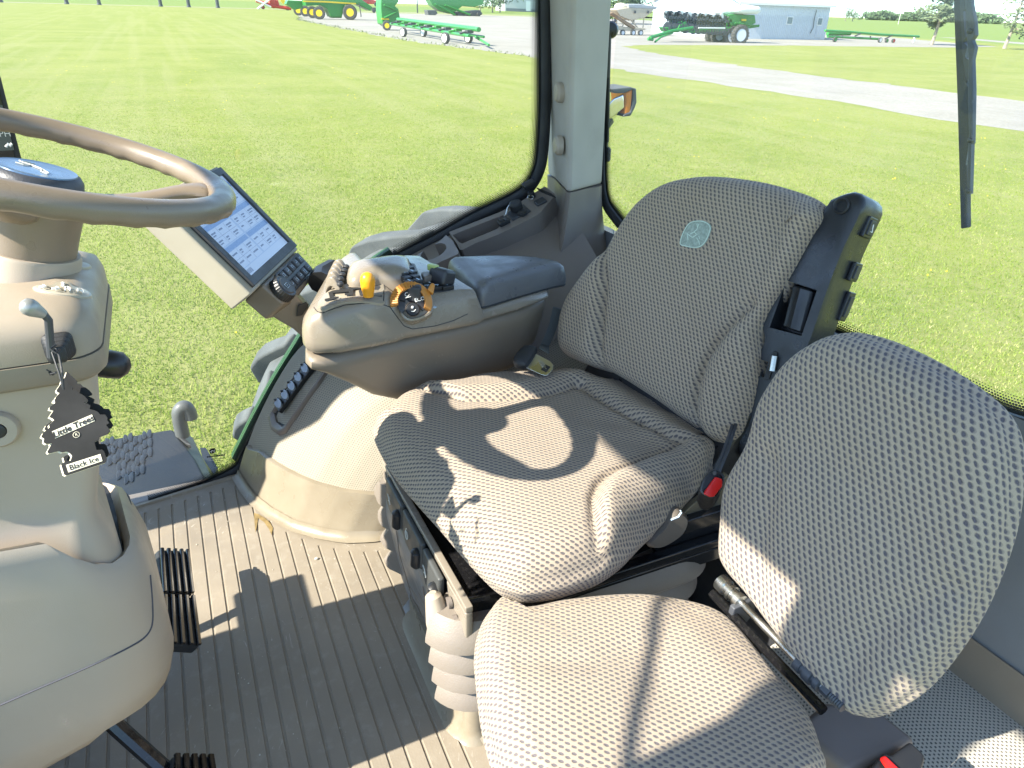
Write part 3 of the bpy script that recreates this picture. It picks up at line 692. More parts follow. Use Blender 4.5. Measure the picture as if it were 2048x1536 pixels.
def cab():
    t=thing('tractor_cab','tan tractor cab interior with light trimmed corner pillar and wheel arch cover around the seats','tractor cab',(.9,1.75,0))
    # wheel arch cover (perforated sheet)
    mb,_=arch_mb(0,10.9,14,86,60,70); o=mb.build('wheel_arch_cover',M['perf'],t,smooth=80); av=bvh(mb)
    # smooth kick panel along the floor
    kp=[(505,900),(525,905),(560,931),(600,952),(640,968),(690,981),(740,986),(800,986)]
    pts=[]
    for q in kp:
        h=hit(av,*q)
        if h: pts.append((h.y,math.degrees(math.atan2(h.z-AZ,AX-h.x))))
    pts.sort()
    def kt(k):
        i=min(int(k),len(PROF)-2); Y=PROF[i][0]*(1-(k-i))+PROF[i+1][0]*(k-i)
        if Y<=pts[0][0]: return pts[0][1]+ (pts[0][0]-Y)*160
        for (a,b),(c,d) in zip(pts,pts[1:]):
            if Y<=c: return b+(d-b)*(Y-a)/(c-a)
        return pts[-1][1]
    mb,P=arch_mb(.9,10.9,lambda k:kt(k)-24,kt,70,16,.012)
    rim=[r[-1] for r in P]; inn=[arch(.9+10*i/70,R(kt(.9+10*i/70)+.35))-arch_n(.9+10*i/70,R(kt(.9+10*i/70)))*.004 for i in range(71)]
    mid=[a.lerp(b,.35)+arch_n(.9+10*i/70,R(kt(.9+10*i/70)))*.003 for i,(a,b) in enumerate(zip(rim,inn))]
    mb.grid([[a,m,b] for a,m,b in zip(rim,mid,inn)]); mb.build('kick_panel',M['kick'],t,smooth=50)
    # tan skirt lip where the kick panel runs out on the floor
    mb=MB(); Pl=[]
    for i in range(71):
        k=.9+10*i/70; p0=None
        for j in range(1500):
            th=R(10+j*.035); p=arch(k,th)
            if p.z>0.004: p0=p; break
        nn=arch_n(k,R(30)); nn.z=0; nn.normalize()
        Pl.append([p0+nn*.009+Vector((0,0,.020)),p0+nn*.014+Vector((0,0,.008)),p0+nn*.024+Vector((0,0,.002)),p0+nn*.030+Vector((0,0,0.0004))])
    mb.grid(Pl); mb.build('kick_lip',M['kick'],t,smooth=70)
    # smooth upper cover with ledge
    mb,P=arch_mb(0,8.0,lambda k:52+k*1.2,86,40,40,.010); u=mb.build('side_cover',M['grey'],t,smooth=70); uv_=bvh(mb)
    # slot with breaker caps
    sq=[(541,838),(552,820),(588,762),(622,716),(640,700),(672,712),(668,730),(640,772),(600,828),(572,868),(560,872),(546,862)]
    fr=resample([hit(av,*q,.0,at(*q,Y=1.8)) for q in sq],48); c=sum(fr,Vector())/48; nn=Vector((-.62,-.30,.72)).normalized()
    mb=MB(); mb.ring_loft([[c+(p-c)*1.0 for p in fr],[c+(p-c)*.98+nn*.012 for p in fr],[c+(p-c)*.90+nn*.015 for p in fr],[c+(p-c)*.80+nn*.010 for p in fr],[c+(p-c)*.78-nn*.004 for p in fr]],False,False); sf=mb.build('fuse_tray',M['grey'],t,smooth=60)
    mb=MB(); mb.ring_loft([[c+(p-c)*.80-nn*.0 for p in fr],[c+(p-c)*.80+nn*.0035 for p in fr]]); mb.build('tray_floor',M['rubber'],sf)
    mb=MB(); a0=hit(av,573,812,.018); a1=hit(av,636,728,.018)
    d=(a1-a0).normalized(); s=d.cross(nn).normalized(); s=s if s.x>0 else -s
    mb.box((a0+a1)/2-nn*.004,((a1-a0).length*1.22,.03,.016),Matrix((d,d.cross(nn)*-1,nn)).transposed()); mb.build('breaker_row',M['black'],sf,bevel=.003)
    cap=pbr('clear_grey_cap',(.22,.25,.29),.15,var=.1)
    for k in range(6):
        p=a0.lerp(a1,k/5)+nn*.006; mb=MB()
        ol=[p+d*(.010*math.cos(a*.2618))+s*(.018*math.sin(a*.2618)) for a in range(-3,16)]+[p-d*.010-s*.012,p+d*.010-s*.012]
        mb.prism([q for q in ol],nn*.006); b=mb.build('breaker_cap',cap,sf,bevel=.0015)
        mb=MB(); mb.box(p-s*.013+nn*.008,(.006,.004,.004)); mb.build('cap_hook',M['rubber'],b)
    # ledge: cup holder and tray
    cq=[(783,541),(808,528),(840,506),(880,482),(892,470),(905,481),(917,502),(916,508),(880,524),(838,548),(815,562),(800,575)]
    P0=(.62,1.72,.655); nl=(-.42,-.05,.9)
    nlv=Vector(nl).normalized()
    cp=[atp(*q,P0,nl) for q in cq]
    mb=MB(); mb.prism(cp,-nlv*.075); ch=mb.build('cup_holder',M['grey'],t)
    cc=atp(867,503,P0,nl); ex=(atp(895,490,P0,nl)-cc); ck=MB(); rr=.036
    ck.lathe(cc-nlv*.060,nlv,[(rr*.9,0),(rr,.03),(rr*1.02,.12)],28); cut(ch,ck)
    ck=MB(); a=atp(812,543,P0,nl); b=atp(845,519,P0,nl); dd=(b-a).normalized(); ck.box((a+b)/2-nlv*.0,((b-a).length*1.05,.030,.05),Matrix((dd,nlv.cross(dd),nlv)).transposed()); cut(ch,ck)
    mb=MB(); mb.lathe(cc-nlv*.0605,nlv,[(rr*.96,0),(rr*.96,.004)],24); mb.build('cup_floor',M['rubber'],ch)
    P1=(.75,1.72,.70); n1=Vector((-.36,-.22,.9)).normalized()
    tq=[(898,464),(1000,424),(1050,398),(1090,372),(1112,390),(1100,402),(1078,428),(1040,448),(1000,468),(952,486),(921,502),(914,488)]
    tp=[atp(*q,P1,n1) for q in tq]; tp2=resample(tp,60)
    mb=MB(); mb.prism(tp2,-n1*.06); tr=mb.build('ledge_top',M['grey'],t)
    sl=[(905,470),(1006,430),(1012,438),(994,458),(924,487),(918,484)]
    ck=MB(); ck.prism([atp(*q,P1,n1)+n1*.02 for q in sl],-n1*.065); cut(tr,ck)
    mb=MB(); mb.prism([atp(*q,P1,n1)-n1*.044 for q in sl],-n1*.004); mb.build('tray_floor',M['tan_dark'],tr)
    # sockets, key switch, vents on the ledge
    def onl(x,y,h=0.): return atp(x,y,P1,n1)+n1*h
    lx=(onl(1060,400)-onl(1000,430)).normalized(); ly=n1.cross(lx)
    A=Matrix((lx,ly,n1)).transposed()
    mb=MB(); mb.box(onl(1008,447,.006),(.030,.022,.012),A); s1=mb.build('power_socket',M['black'],tr,bevel=.002)
    mb=MB(); mb.box(onl(1002,447,.0125),(.006,.016,.004),A); mb.box(onl(1012,446,.0125),(.006,.016,.004),A); mb.build('socket_flap',M['blacks'],s1)
    mb=MB(); mb.box(onl(1037,426,.002),(.055,.04,.006),A); s2=mb.build('socket_plate',M['blacks'],tr,bevel=.002)
    mb=MB(); mb.lathe(onl(1034,421,.003),n1,[(.017,0),(.017,.02),(.013,.023)],18); mb.lathe(onl(1046,429,.003),n1,[(.013,0),(.013,.006),(.009,.008)],18); mb.build('socket_cap',M['rubber'],s2)
    mb=MB(); mb.tube([onl(1028,415,.02),onl(1018,425,.014),onl(1014,436,.010),onl(1010,440,.012)],lambda f:.0022+.0008*math.sin(f*60),6); mb.build('cap_chain',M['steel'],s2)
    mb=MB(); mb.lathe(onl(1064,395,.0),n1,[(.010,0),(.009,.018)],16); mb.box(onl(1062,388,.03),(.034,.022,.014),A); k1=mb.build('ignition_key',M['black'],tr,bevel=.002)
    mb=MB(); mb.tube([onl(1063+6*math.cos(a),402+4*math.sin(a),.012) for a in (0,.8,1.6,2.4,3.2,4,4.8,5.6)],.0014,5,closed=True); mb.build('key_ring',M['steel'],k1)
    mb=MB(); mb.box(onl(1081,405,.003),(.030,.024,.008),A); mb.build('rocker_switch',M['blacks'],tr,bevel=.003)
    mb=MB()
    for k in range(11):
        mb.box(onl(1078+k*2.9,376+k*1.1,.001).lerp(onl(1079+k*2.7,386+k*1.2,.001),.45),(.0022,.026,.0025),Matrix.Rotation(.0,3,'Z')@A)
    mb.build('speaker_vent',M['rubber'],tr)
    tag(tr.children[-1])
    # corner pillar
    C=at(1140,150,Y=1.60); L=at(1101,150,Y=1.765); Rt=at(1215,150,Y=1.665)
    C.z=L.z=Rt.z=0
    Cb=at(1136,385,Y=1.60);Lb=at(1108,372,Y=1.765);Rb=at(1203,384,Y=1.665); zb=.785
    d=[(Cb.xy-C.xy)/(C.z-1) for _ in(0,)] if False else None
    def sec(z,off=0.,tw=0.):
        f=(z-.785)/(1.09-.785)
        l=Vector((Lb.x,Lb.y)).lerp(Vector((L.x,L.y)),f); c=Vector((Cb.x,Cb.y)).lerp(Vector((C.x,C.y)),f); r=Vector((Rb.x,Rb.y)).lerp(Vector((Rt.x,Rt.y)),f)
        bk=Vector((r.x-.0,r.y+.16)); lk=Vector((l.x+.01,l.y+.06))
        ol=[l,l.lerp(c,.5),l.lerp(c,.86),c+(l-c)*.03+(r-c)*.03,c.lerp(r,.12),c.lerp(r,.5),r,bk,lk]
        cen=sum(ol,Vector((0,0)))/9
        return [Vector((p.x+(p.x-cen.x)*off*3+(-off if i<5 else 0),p.y+(p.y-cen.y)*off*3-(off*.6 if i in(1,2,3,4,5,6) else 0),z)) for i,p in enumerate(ol)]
    mb=MB(); mb.ring_loft([sec(z) for z in(.782,.80,.95,1.1,1.3,1.5,1.7,1.9,2.08)]); pl=mb.build('corner_pillar',M['post'],t,smooth=28,bevel=.008,blim=25)
    mb=MB(); mb.ring_loft([resample(crom(sec(z,.16*((.781-z)/.381)**1.7),4),60) for z in np.linspace(.40,.781,16)]); mb.build('pillar_base',M['grey'],t,smooth=80)
    for (x,y) in((1120,185),(1118,291)):
        p=at(x,y,Y=1.70); nn=Vector((-.97,-.22,0)).normalized()
        pa=L.xy-C.xy; n2=Vector((pa.y,-pa.x,0)).normalized(); n2=n2 if n2.dot(CAM-p)>0 else -n2
        base=atp(x,y,(C.x,C.y,1.1),n2)
        mb=MB(); mb.lathe(base-n2*.002,n2,[(.0245,-.004),(.0235,.008),(.018,.014),(.006,.0155)],26); mb.build('pillar_plug',M['tan'],pl,smooth=30)
    # window seals and panes
    sl_=[(300,1010),(400,975),(474,938),(490,915),(525,846),(562,778),(600,716),(650,640),(715,575),(790,520),(870,478),(950,433),(1015,402),(1052,378),(1074,345),(1083,300),(1088,200),(1088,80),(1087,-60),(1086,-250),(1085,-450)]
    sp=[atg(*q) for q in sl_]; sp=resample(crom(sp,5,False),150,False)
    mb=MB(); prof=[(0,.0),(.022,0),(.026,.012),(.012,.022),(0,.018)]
    def strip(pts,w0,w1,dn0,dn1):
        rr=[]
        for k in range(len(pts)):
            tn=(pts[min(k+1,len(pts)-1)]-pts[max(k-1,0)]).normalized(); ny=Vector((.02,-1,0)).normalized(); si=tn.cross(ny).normalized()
            rr.append((pts[k],si,ny))
        return rr
    fr_=strip(sp,0,0,0,0); sg=-1 if fr_[40][1].dot(Vector((1,0,-1)))<0 else 1
    mb.ring_loft([[p+s*sg*a+n*b for a,b in((-.012,-.004),(-.012,.006),(.0,.014),(.014,.012),(.022,0.0),(.022,-.006))] for p,s,n in fr_]); mb.build('window_seal',M['rubber'],t,smooth=50)
    def frit(frames,sgn,w,name,off=-.004):
        P=[];U=[];L_=0
        for k,(p,s,n) in enumerate(frames):
            if k: L_+=(p-frames[k-1][0]).length
            P.append([p+s*sgn*(-.010)+n*off,p+s*sgn*(-.010-w)+n*off]); U.append([(L_,0),(L_,1)])
        return MB().grid(P,uv=U).build(name,M['frit'],t)
    frit(fr_,sg,.030,'glass_edge_band',.002)
    # green body edge outside the pane
    mb=MB(); mb.ring_loft([[p+s*sg*a+n*b for a,b in((-.026,-.020),(-.012,-.020),(-.012,-.045),(-.026,-.045))] for p,s,n in fr_[16:66]]); mb.build('body_edge',pbr('cab_green_edge',(.012,.055,.012),.5),t)
    # right pane
    P=[]
    for i in range(24):
        X=-.95+1.88*i/23; P.append([(X,yg(X)+.006,z) for z in(-.25,.5,1.2,2.06)])
    MB().grid(P).build('right_window',M['glass'],t)
    # rear pane, its seal and bottom rail
    ra,rb=Vector((1.075,1.60,0)),Vector((1.16,.05,0))
    def atr(x,y):
        nn=Vector((1.55,.085,0)).normalized(); return atp(x,y,ra,nn)
    MB().grid([[ra+Vector((0,.1,z)) for z in(.6,2.06)],[rb+Vector((0,-.2,z)) for z in(.6,2.06)]]).build('rear_window',M['glass_r'],t)
    rs=[(1207,60),(1207,250),(1208,360),(1215,405),(1232,432),(1260,462),(1340,520),(1480,590),(1640,660),(1800,735),(1930,795),(2000,828),(2070,852),(2200,900)]
    rp=[atr(*q) for q in rs]; rp=resample(crom(rp,5,False),120,False)
    fr2=[]
    for k in range(120):
        tn=(rp[min(k+1,119)]-rp[max(k-1,0)]).normalized(); ny=Vector((-1,-.05,0)).normalized(); fr2.append((rp[k],tn.cross(ny).normalized(),ny))
    sg2=1 if fr2[80][1].z<0 else -1
    mb=MB(); mb.ring_loft([[p+s*sg2*a+n*b for a,b in((-.008,-.004),(-.008,.008),(.0,.014),(.012,.012),(.020,0),(.020,-.006))] for p,s,n in fr2]); mb.build('window_seal',M['rubber'],t,smooth=50)
    frit(fr2[8:],sg2,.030,'glass_edge_band',.003)
    # rear wall below the glass
    zr=[]
    def rw(z,y): 
        X=1.165-(y-.05)*.055; return Vector((X-.02-.10*(.655-z),y,z))
    mb=MB(); mb.grid([[rw(z,y) for z in(.66,.65,.5,.28)] for y in(-.2,.3,.8,1.3,1.75)]); mb.build('rear_wall',pbr('rear_wall_trim',(.17,.175,.18),.6,grain=(700,.4)),t,smooth=60)
    mb=MB(); mb.grid([[rw(z,y)+Vector((-.006,0,0)) for z in(.285,.278,.24,.195)] for y in(-.2,.3,.8,1.3,1.75)]); mb.build('rear_trim_rail',M['tan_dark'],t,smooth=60)
    # near wheel arch box with perforated sheet
    P=[];U=[]
    for i in range(25):
        y=-.15+.80*i/24; row=[];ur=[]
        for j in range(21):
            f=j/20; X=1.095-.40*f; z=.205-.20*f**1.3
            row.append((X,y,z+.03*math.sin(f*3))); ur.append((y,f*.5))
        P.append(row);U.append(ur)
    MB().grid(P,uv=U).build('rear_arch_cover',M['perf_dk'],t,smooth=60)
    # dark shelf and painted rail behind the driver seat
    mb=MB(); mb.box((1.03,1.12,.17),(.24,.90,.36)); mb.build('rear_shelf',M['blacks'],t,bevel=.015)
    mb=MB(); q=[at(*s,Z=.02) for s in((1398,1088),(1412,1082),(1452,1152),(1440,1160))]; mb.prism(q,(0,0,-.012)); mb.build('yellow_rail',M['yellow_dk'],t)
    mb=MB(); q=[at(*s,Z=.03) for s in((1412,1075),(1428,1066),(1462,1130),(1454,1150))]; mb.prism(q,(0,0,-.02)); mb.build('blue_rail',pbr('dark_blue_rail',(.03,.05,.10),.3),t)
    # shell that closes the cab: floor pan, roof, headers, front corner posts, front wall
    mb=MB(); mb.box((.1,.9,-.05),(2.3,1.9,.085)); mb.build('floor_pan',M['grey'],t)
    mb=MB(); mb.box((.15,.90,2.12),(2.12,1.86,.10)); mb.build('roof',M['post'],t,bevel=.02)
    mb=MB(); mb.prism([(-.92,y,z) for y,z in((.07,2.07),(.07,1.83),(.52,1.822),(.72,1.775),(1.77,1.762),(1.77,2.07))],(.05,0,0)); mb.build('windscreen_header',M['post'],t)
    mb=MB(); mb.prism([(-.925,y,z) for y,z in((.215,0),(.30,0),(.302,1.62),(.325,1.69),(.355,1.73),(.355,2.05),(.215,2.05))],(.045,0,0)); mb.build('front_post',M['post'],t)
    mb=MB(); mb.prism([(-.92,y,z) for y,z in((1.62,.0),(1.615,.7),(1.60,.86),(1.635,.92),(1.63,1.0),(1.545,1.16),(1.53,1.2),(1.522,1.4),(1.515,1.55),(1.50,2.05),(1.75,2.05),(1.80,0))],(.05,0,0)); mb.build('front_post',M['post'],t)
    mb=MB(); mb.box((1.13,.04,1.0),(.08,.06,2.1)); mb.build('rear_post',M['post'],t)
    mb=MB(); mb.box((-.93,.92,.22),(.04,1.75,.44)); mb.build('front_wall',M['grey'],t)
    mb=MB(); mb.tube([(-.92,.28,1.488),(-.92,.56,1.690)],.0065,8); mb.build('windscreen_wiper_arm',M['black'],t)
    mb=MB(); mb.box((-.55,1.245,.48),(.05,.135,.10)); mb.build('shadow_blocker',M['blacks'],t,bevel=.01)  # added box out of view, there only to cast the floor shadow
    mb=MB(); mb.box((-.55,1.14,.45),(.03,.09,.02)); mb.build('shadow_blocker_arm',M['blacks'],t)  # added arm carrying the out-of-view shadow box
    return t
def floor_mat():
    # ribbed rubber mat: flat lands with narrow grooves running across the cab
    mb=MB(); x0,pitch,gw=-.092-.0325*16,.0325,.0062
    def yend(x):
        far=1.80+.18*(x+.05)-.028 if x<0.02 else 1.80
        # keep clear of the wheel arch: outline of the kick panel on the floor
        k=[(-.9,9),(-.03,9),(.0,1.80),(.02,1.71),(.05,1.625),(.10,1.525),(.17,1.435),(.25,1.375),(.32,1.355),(.9,1.355)]
        for (a,b),(c,d) in zip(k,k[1:]):
            if x<=c: return min(far,b+(d-b)*(x-a)/(c-a))
        return 1.355
    xs=[x0+pitch*i for i in range(29)]
    y0=-.12; dp=.0026
    edge=lambda x:1.815+.18*x if x<.05 else 1.90
    prev=-.85
    for x in xs:
        a,b,c,d=x-gw/2,x-gw/2+.0012,x+gw/2-.0012,x+gw/2
        mb.add([(prev,y0,0),(a,y0,0),(a,edge(a),0),(prev,edge(prev),0)],[(0,1,2,3)])
        ye=yend(x)
        mb.add([(a,y0,0),(b,y0,-dp),(c,y0,-dp),(d,y0,0),(a,ye,0),(b,ye-.002,-dp),(c,ye-.002,-dp),(d,ye,0),(a,edge(a),0),(d,edge(d),0)],
               [(0,1,5,4),(1,2,6,5),(2,3,7,6),(4,5,6,7),(4,7,9,8)])
        prev=d
    mb.add([(prev,y0,0),(1.15,y0,0),(1.15,1.9,0),(prev,1.9,0)],[(0,1,2,3)])
    # rolled outer edge
    E=[(x,1.815+.18*x,0) for x in np.linspace(-.85,.05,20)]
    mb.grid([[Vector(p)+Vector((0,-.006,.0)),Vector(p)+Vector((0,0,.004)),Vector(p)+Vector((0,.012,.002)),Vector(p)+Vector((0,.022,-.03))] for p in E])
    o=mb.build('floor_mat',M['mat'],None,smooth=25)
    tag(o,'tan ribbed rubber mat covering the cab floor, half in shadow','floor mat')
    mb=MB(); 
    for (x,y),r in(((514,1030),.004),((545,1052),.004)): 
        p=at(x,y,Z=.0008)
    st=[at(*q,Z=.0012) for q in((508,1026),(516,1028),(530,1036),(541,1047),(546,1056),(543,1070),(538,1058),(528,1044),(516,1036),(514,1052),(511,1064),(509,1046))]
    mb.prism(st,(0,0,.0004)); mb.build('dried_stain',M['stain'],o)
    p=at(633,1119,Z=0); mb=MB(); mb.sphere(p+Vector((0,0,.003)),.005,8,(1,.8,.6)); cr=mb.build('crumb',pbr('pale_crumb',(.5,.47,.4),.8),None); tag(cr,'small pale crumb lying on the ribbed floor mat','debris')
    # grit trodden into the mat
    mb=MB(); r_=random.Random(12)
    for i in range(130):
        x,y=r_.uniform(-.25,.32),r_.uniform(.72,1.75)
        if x>.0 and y>1.5-x: continue
        q=.0006+.0016*r_.random()**3; mb.sphere((x,y,q*.5),q,6,(1,r_.uniform(.6,1.4),.6))
    tag(mb.build('floor_grit',pbr('pale_grit',(.42,.39,.32),.9,var=.4,vscale=40),None),'fine pale grit scattered over the ribbed floor mat','grit',kind='stuff')
cab(); floor_mat()
def rescale(t,K,skip=(),alt=()):
    "moves a finished thing farther along its lines from the eye: same outline, larger and deeper"
    for o in t.children_recursive:
        if o.name.split('.')[0] in skip: continue
        k=alt[1] if alt and o.name.split('.')[0]==alt[0] else K
        n_=len(o.data.vertices); a_=np.zeros(n_*3); o.data.vertices.foreach_get('co',a_); a_=a_.reshape(-1,3); c_=np.array(CAM); a_=c_+(a_-c_)*k; o.data.vertices.foreach_set('co',a_.ravel()); o.data.update()
# ------------------------------------------------------------------ armrest console with its controls
def console():
    t=thing('armrest_console','brown armrest console with dark padded lid and orange controls beside the driver seat','armrest',(.4,1.18,.55))
    O=Vector((.13,1.05,0)); e=Vector((.99,.14,0)).normalized(); l=Vector((-e.y,e.x,0)); zv=Vector((0,0,1))
    def pt(s,w,z): return O+e*(s+max(w-.01,0)*.62*(1-sst(-.02,.24,s)))+l*w+zv*z
    def sect(s,w0,w1,zb,zt,r=.03,sl=.012):
        pts=rrect((w1-w0)/2,(zt-zb)/2,min(r,(zt-zb)*.45,(w1-w0)*.45),5); wc=(w0+w1)/2; zc=(zb+zt)/2
        out=[]
        for x,y in pts:
            f=(y+(zt-zb)/2)/(zt-zb); out.append(pt(s,wc+x*(1-.10*f),zc+y))
        return out
    seam=.690
    # upper shell
    mb=MB(); rr=[]
    for s,w0,w1,zb,zt,r in ((-.006,.075,.20,.700,.722,.01),(.0,.04,.225,.694,.742,.02),(.012,.018,.245,seam,.757,.028),(.03,.004,.256,seam,.767,.026),(.07,-.006,.262,seam,.774,.02),(.13,-.010,.265,seam,.778,.018),(.165,-.010,.266,seam,.777,.018),(.18,-.010,.266,seam,.764,.024),(.21,-.010,.266,seam,.760,.022),(.30,-.010,.262,seam,.757,.018),(.325,-.010,.258,seam,.753,.016),(.345,.006,.250,seam,.713,.012),(.42,.010,.240,seam+.004,.712,.008),(.50,.024,.215,seam+.008,.712,.006),(.515,.045,.195,seam+.010,.711,.005)):
        rr.append(sect(s,w0,w1,zb,zt,r))
    mb.ring_loft(rr); us=mb.build('upper_shell',M['tan_gloss'],t,smooth=50); ub=bvh(mb)
    # lower shell
    mb=MB(); rr=[]
    for s,w0,w1,zb,zt in ((-.004,.06,.21,.676,.688),(.004,.03,.235,.672,.688),(.02,.008,.25,.668,.688),(.045,-.003,.258,.655,.688),(.09,-.007,.262,.612,.688),(.14,-.007,.262,.566,.688),(.20,-.004,.26,.535,.688),(.32,0,.255,.53,.688),(.44,.002,.24,.54,.692),(.50,.02,.22,.575,.698),(.515,.04,.20,.60,.70)):
        pts=sect(s,w0,w1,zb,zt,.03); rr.append([p+l*(.055*(1-(p.z-zb)/(zt-zb))*sst(.0,.15,s)*(1 if (p-O).dot(l)<(w0+w1)/2 else -1)*.9) for p in pts])
    mb.ring_loft(rr); ls=mb.build('lower_shell',M['tan_dark'],t,smooth=50); lb=bvh(mb)
    mb=MB(); ed=[hit(lb,x,y,.002) for x,y in ((600,690),(640,703),(690,703),(760,693),(850,679),(930,650),(1030,620),(1110,596))]
    ed=[p for p in ed if p]
    # panel joint lines as shallow dark beads
    def joint(parent,bv,pl,r=.0008,mat='rubber',name='panel_joint'):
        q=resample([Vector((x,y,0)) for x,y in pl],40,False); pp=[hit(bv,p.x,p.y,.0001) for p in q]; pp=[p for p in pp if p]
        m_=MB().tube(pp,r,5); return m_.build(name,M[mat],parent)
    joint(us,ub,[(628,615),(634,623),(645,626),(660,620),(690,610),(730,606),(764,609)])
    joint(us,ub,[(766,609),(780,614),(795,635),(808,652),(825,658),(870,652),(905,642),(935,628)])
    joint(us,ub,[(766,560),(768,590),(766,609)])
    # lid
    o1=[(897,524),(898,519),(930,517),(990,515),(1056,517),(1085,520),(1110,529),(1127,543),(1131,556),(1128,563),(1100,575),(1040,592),(974,612),(962,613),(949,609),(932,594),(918,578),(906,556)]
    near=lambda q:.750-.035*min(max((q[1]-522)/50,0),1)
    base=[at(*q,Z=near(q)) for q in o1]; base=resample(crom(base,6),90); c=sum(base,Vector())/90
    base=[Vector((p.x,p.y,.716)) for p in base]; c.z=.716
    mb=MB(); rr=[]
    for s,z in((.985,.7125),(1,.716),(1.003,.726),(.99,.738),(.955,.750),(.88,.757),(.7,.760),(.4,.761),(.02,.7615)): rr.append([Vector((c.x+(p.x-c.x)*s,c.y+(p.y-c.y)*s,z)) for p in base])
    mb.ring_loft(rr); mb.build('padded_lid',M['greylid'],t,smooth=60)
    mb=MB(); mb.tube([Vector((c.x+(p.x-c.x)*.993,c.y+(p.y-c.y)*.993,.7135)) for p in base],.002,6,closed=True); mb.build('lid_seam',M['rubber'],t)
    # light top plate with the gear gate
    tp=[(636,612),(644,598),(662,582),(690,572),(730,570),(763,560),(768,575),(768,606),(735,605),(690,607),(662,617),(646,623)]
    pp=[hit(ub,*q,.0015) or at(*q,Z=.78) for q in tp]; pp=resample(crom(pp,5),60); cc=sum(pp,Vector())/60
    mb=MB(); mb.ring_loft([[p-zv*.003 for p in pp],[p+zv*.001 for p in pp],[cc+(p-cc)*.97+zv*.002 for p in pp]]); gp=mb.build('gate_plate',pbr('gate_plate_plastic',(.30,.262,.20),.35,var=.04),t,smooth=40)
    gs=[(649.6,601),(660,599),(657,588),(666,584),(699,580),(700,578),(724,578),(724,581),(707,582),(707,593),(690,593),(690,590),(698,589),(698,586),(666,589),(667.5,597),(678,596),(678,599),(650,605)]
    gb=BVHTree.FromPolygons([Vector(v) for v in mb.v],mb.f)
    mb=MB(); mb.prism([(hit(gb,*q,.001) or at(*q,Z=.785))+zv*.0012 for q in gs],(0,0,.0008)); mb.build('gate_slot',M['card'],gp,smooth=0)
    mb=MB(); 
    # orange lever
    b=hit(ub,737,596,0) or at(737,596,Z=.783); tpz=at(735,547,X=b.x).z
    h=tpz-b.z
    mb=MB(); mb.lathe(b+Vector((0,0,.0)),(.02,0,1),[(.004,0),(.004,h*.2)],12); lv=mb.build('gear_lever',M['darkiron'],t)
    mb=MB(); mb.lathe(b+Vector((0,0,h*.05)),(.02,0,1),[(.006,0),(.0085,h*.02),(.0095,h*.18),(.0115,h*.40),(.0122,h*.62),(.0112,h*.78),(.008,h*.90),(.003,h*.955),(.0002,h*.96)],24); mb.build('lever_knob',M['orange'],lv,smooth=60)
    mb=MB(); g=[hit(ub,*q,.001) or at(*q,Z=.782) for q in ((716,578),(760,574),(764,594),(720,592))]; mb.prism(g,(0,0,.001)); mb.build('lever_slot',M['blacks'],gp)
    # hydraulic paddles
    for k,(x,y) in enumerate(((661,541),(657,549),(653,557),(650,566),(649,576))):
        a=at(x+6,y+4,Z=.772); d=(at(x+34,y+6,Z=.776)-a); L=d.length; d.normalize(); s=zv.cross(d).normalized()
        mb=MB(); P=[]
        for i in range(11):
            f=i/10; hh=.012+.022*math.sin(math.pi*min(f*1.05,1))**.7*(1-.3*f); ww=.0075*(1-.35*f)
            q=a+d*(L*f)+zv*(hh-.012); P.append([q-s*ww-zv*.01,q-s*ww*.8+zv*.006,q+s*ww*.8+zv*.006,q+s*ww-zv*.01])
        mb.ring_loft(P); pd=mb.build('hydraulic_paddle',M['tan_gloss'],t,smooth=50,bevel=.002)
        mb=MB(); q=a+d*L*.95+zv*.012; mb.sphere(q,.006,10,(1,1,.8)); mb.build('paddle_pivot',M['blacks'],pd)
    mb=MB(); a=at(640,565,Z=.74); bq=at(668,540,Z=.745); mb.tube([a,a.lerp(bq,.5)+Vector((-.01,0,0)),bq],.022,10); mb.build('paddle_base',M['black'],t)
    # palm rest dome
    dm=[(693,560),(698,541),(712,535),(750,530),(790,524),(815,524),(822,532),(824,556),(800,562),(760,563),(745,566),(715,570),(700,568)]
    dp=[at(*q,Z=.784) for q in dm]; dp=resample(crom(dp,5),60); cc=sum(dp,Vector())/60
    mb=MB(); mb.ring_loft([[cc+(p-cc)*s+zv*z for p in dp] for s,z in((1.0,-.02),(1.0,.0),(.96,.008),(.85,.015),(.6,.020),(.3,.022))]); mb.build('palm_rest',M['tan_gloss'],t,smooth=70)
    # columns of black buttons
    for bx,(x0,y0,x1,y1,n,w) in enumerate(((797,533,818,566,5,.018),(812,530,836,564,5,.018))):
        for k in range(n):
            f=k/(n-1); p=at(x0+(x1-x0)*f,y0+(y1-y0)*f,Z=.792-.010*abs(f-.4)); mb=MB(); mb.box(p,(.0135,w*.9,.010),Matrix.Rotation(.25+.1*bx,3,'Z')); b_=mb.build('rocker_button',M['black'],t,bevel=.002)
            if k%2==0: mb=MB(); mb.box(p+zv*.0054,(.002,.008,.0006),Matrix.Rotation(.25,3,'Z')); mb.build('button_mark',M['decal_blue'],b_)
    mb=MB(); q=[at(*s,Z=.788) for s in((788,528),(830,524),(846,560),(842,574),(812,572))]; mb.prism(q,(0,0,-.03)); mb.build('button_panel',M['blacks'],t,bevel=.006)
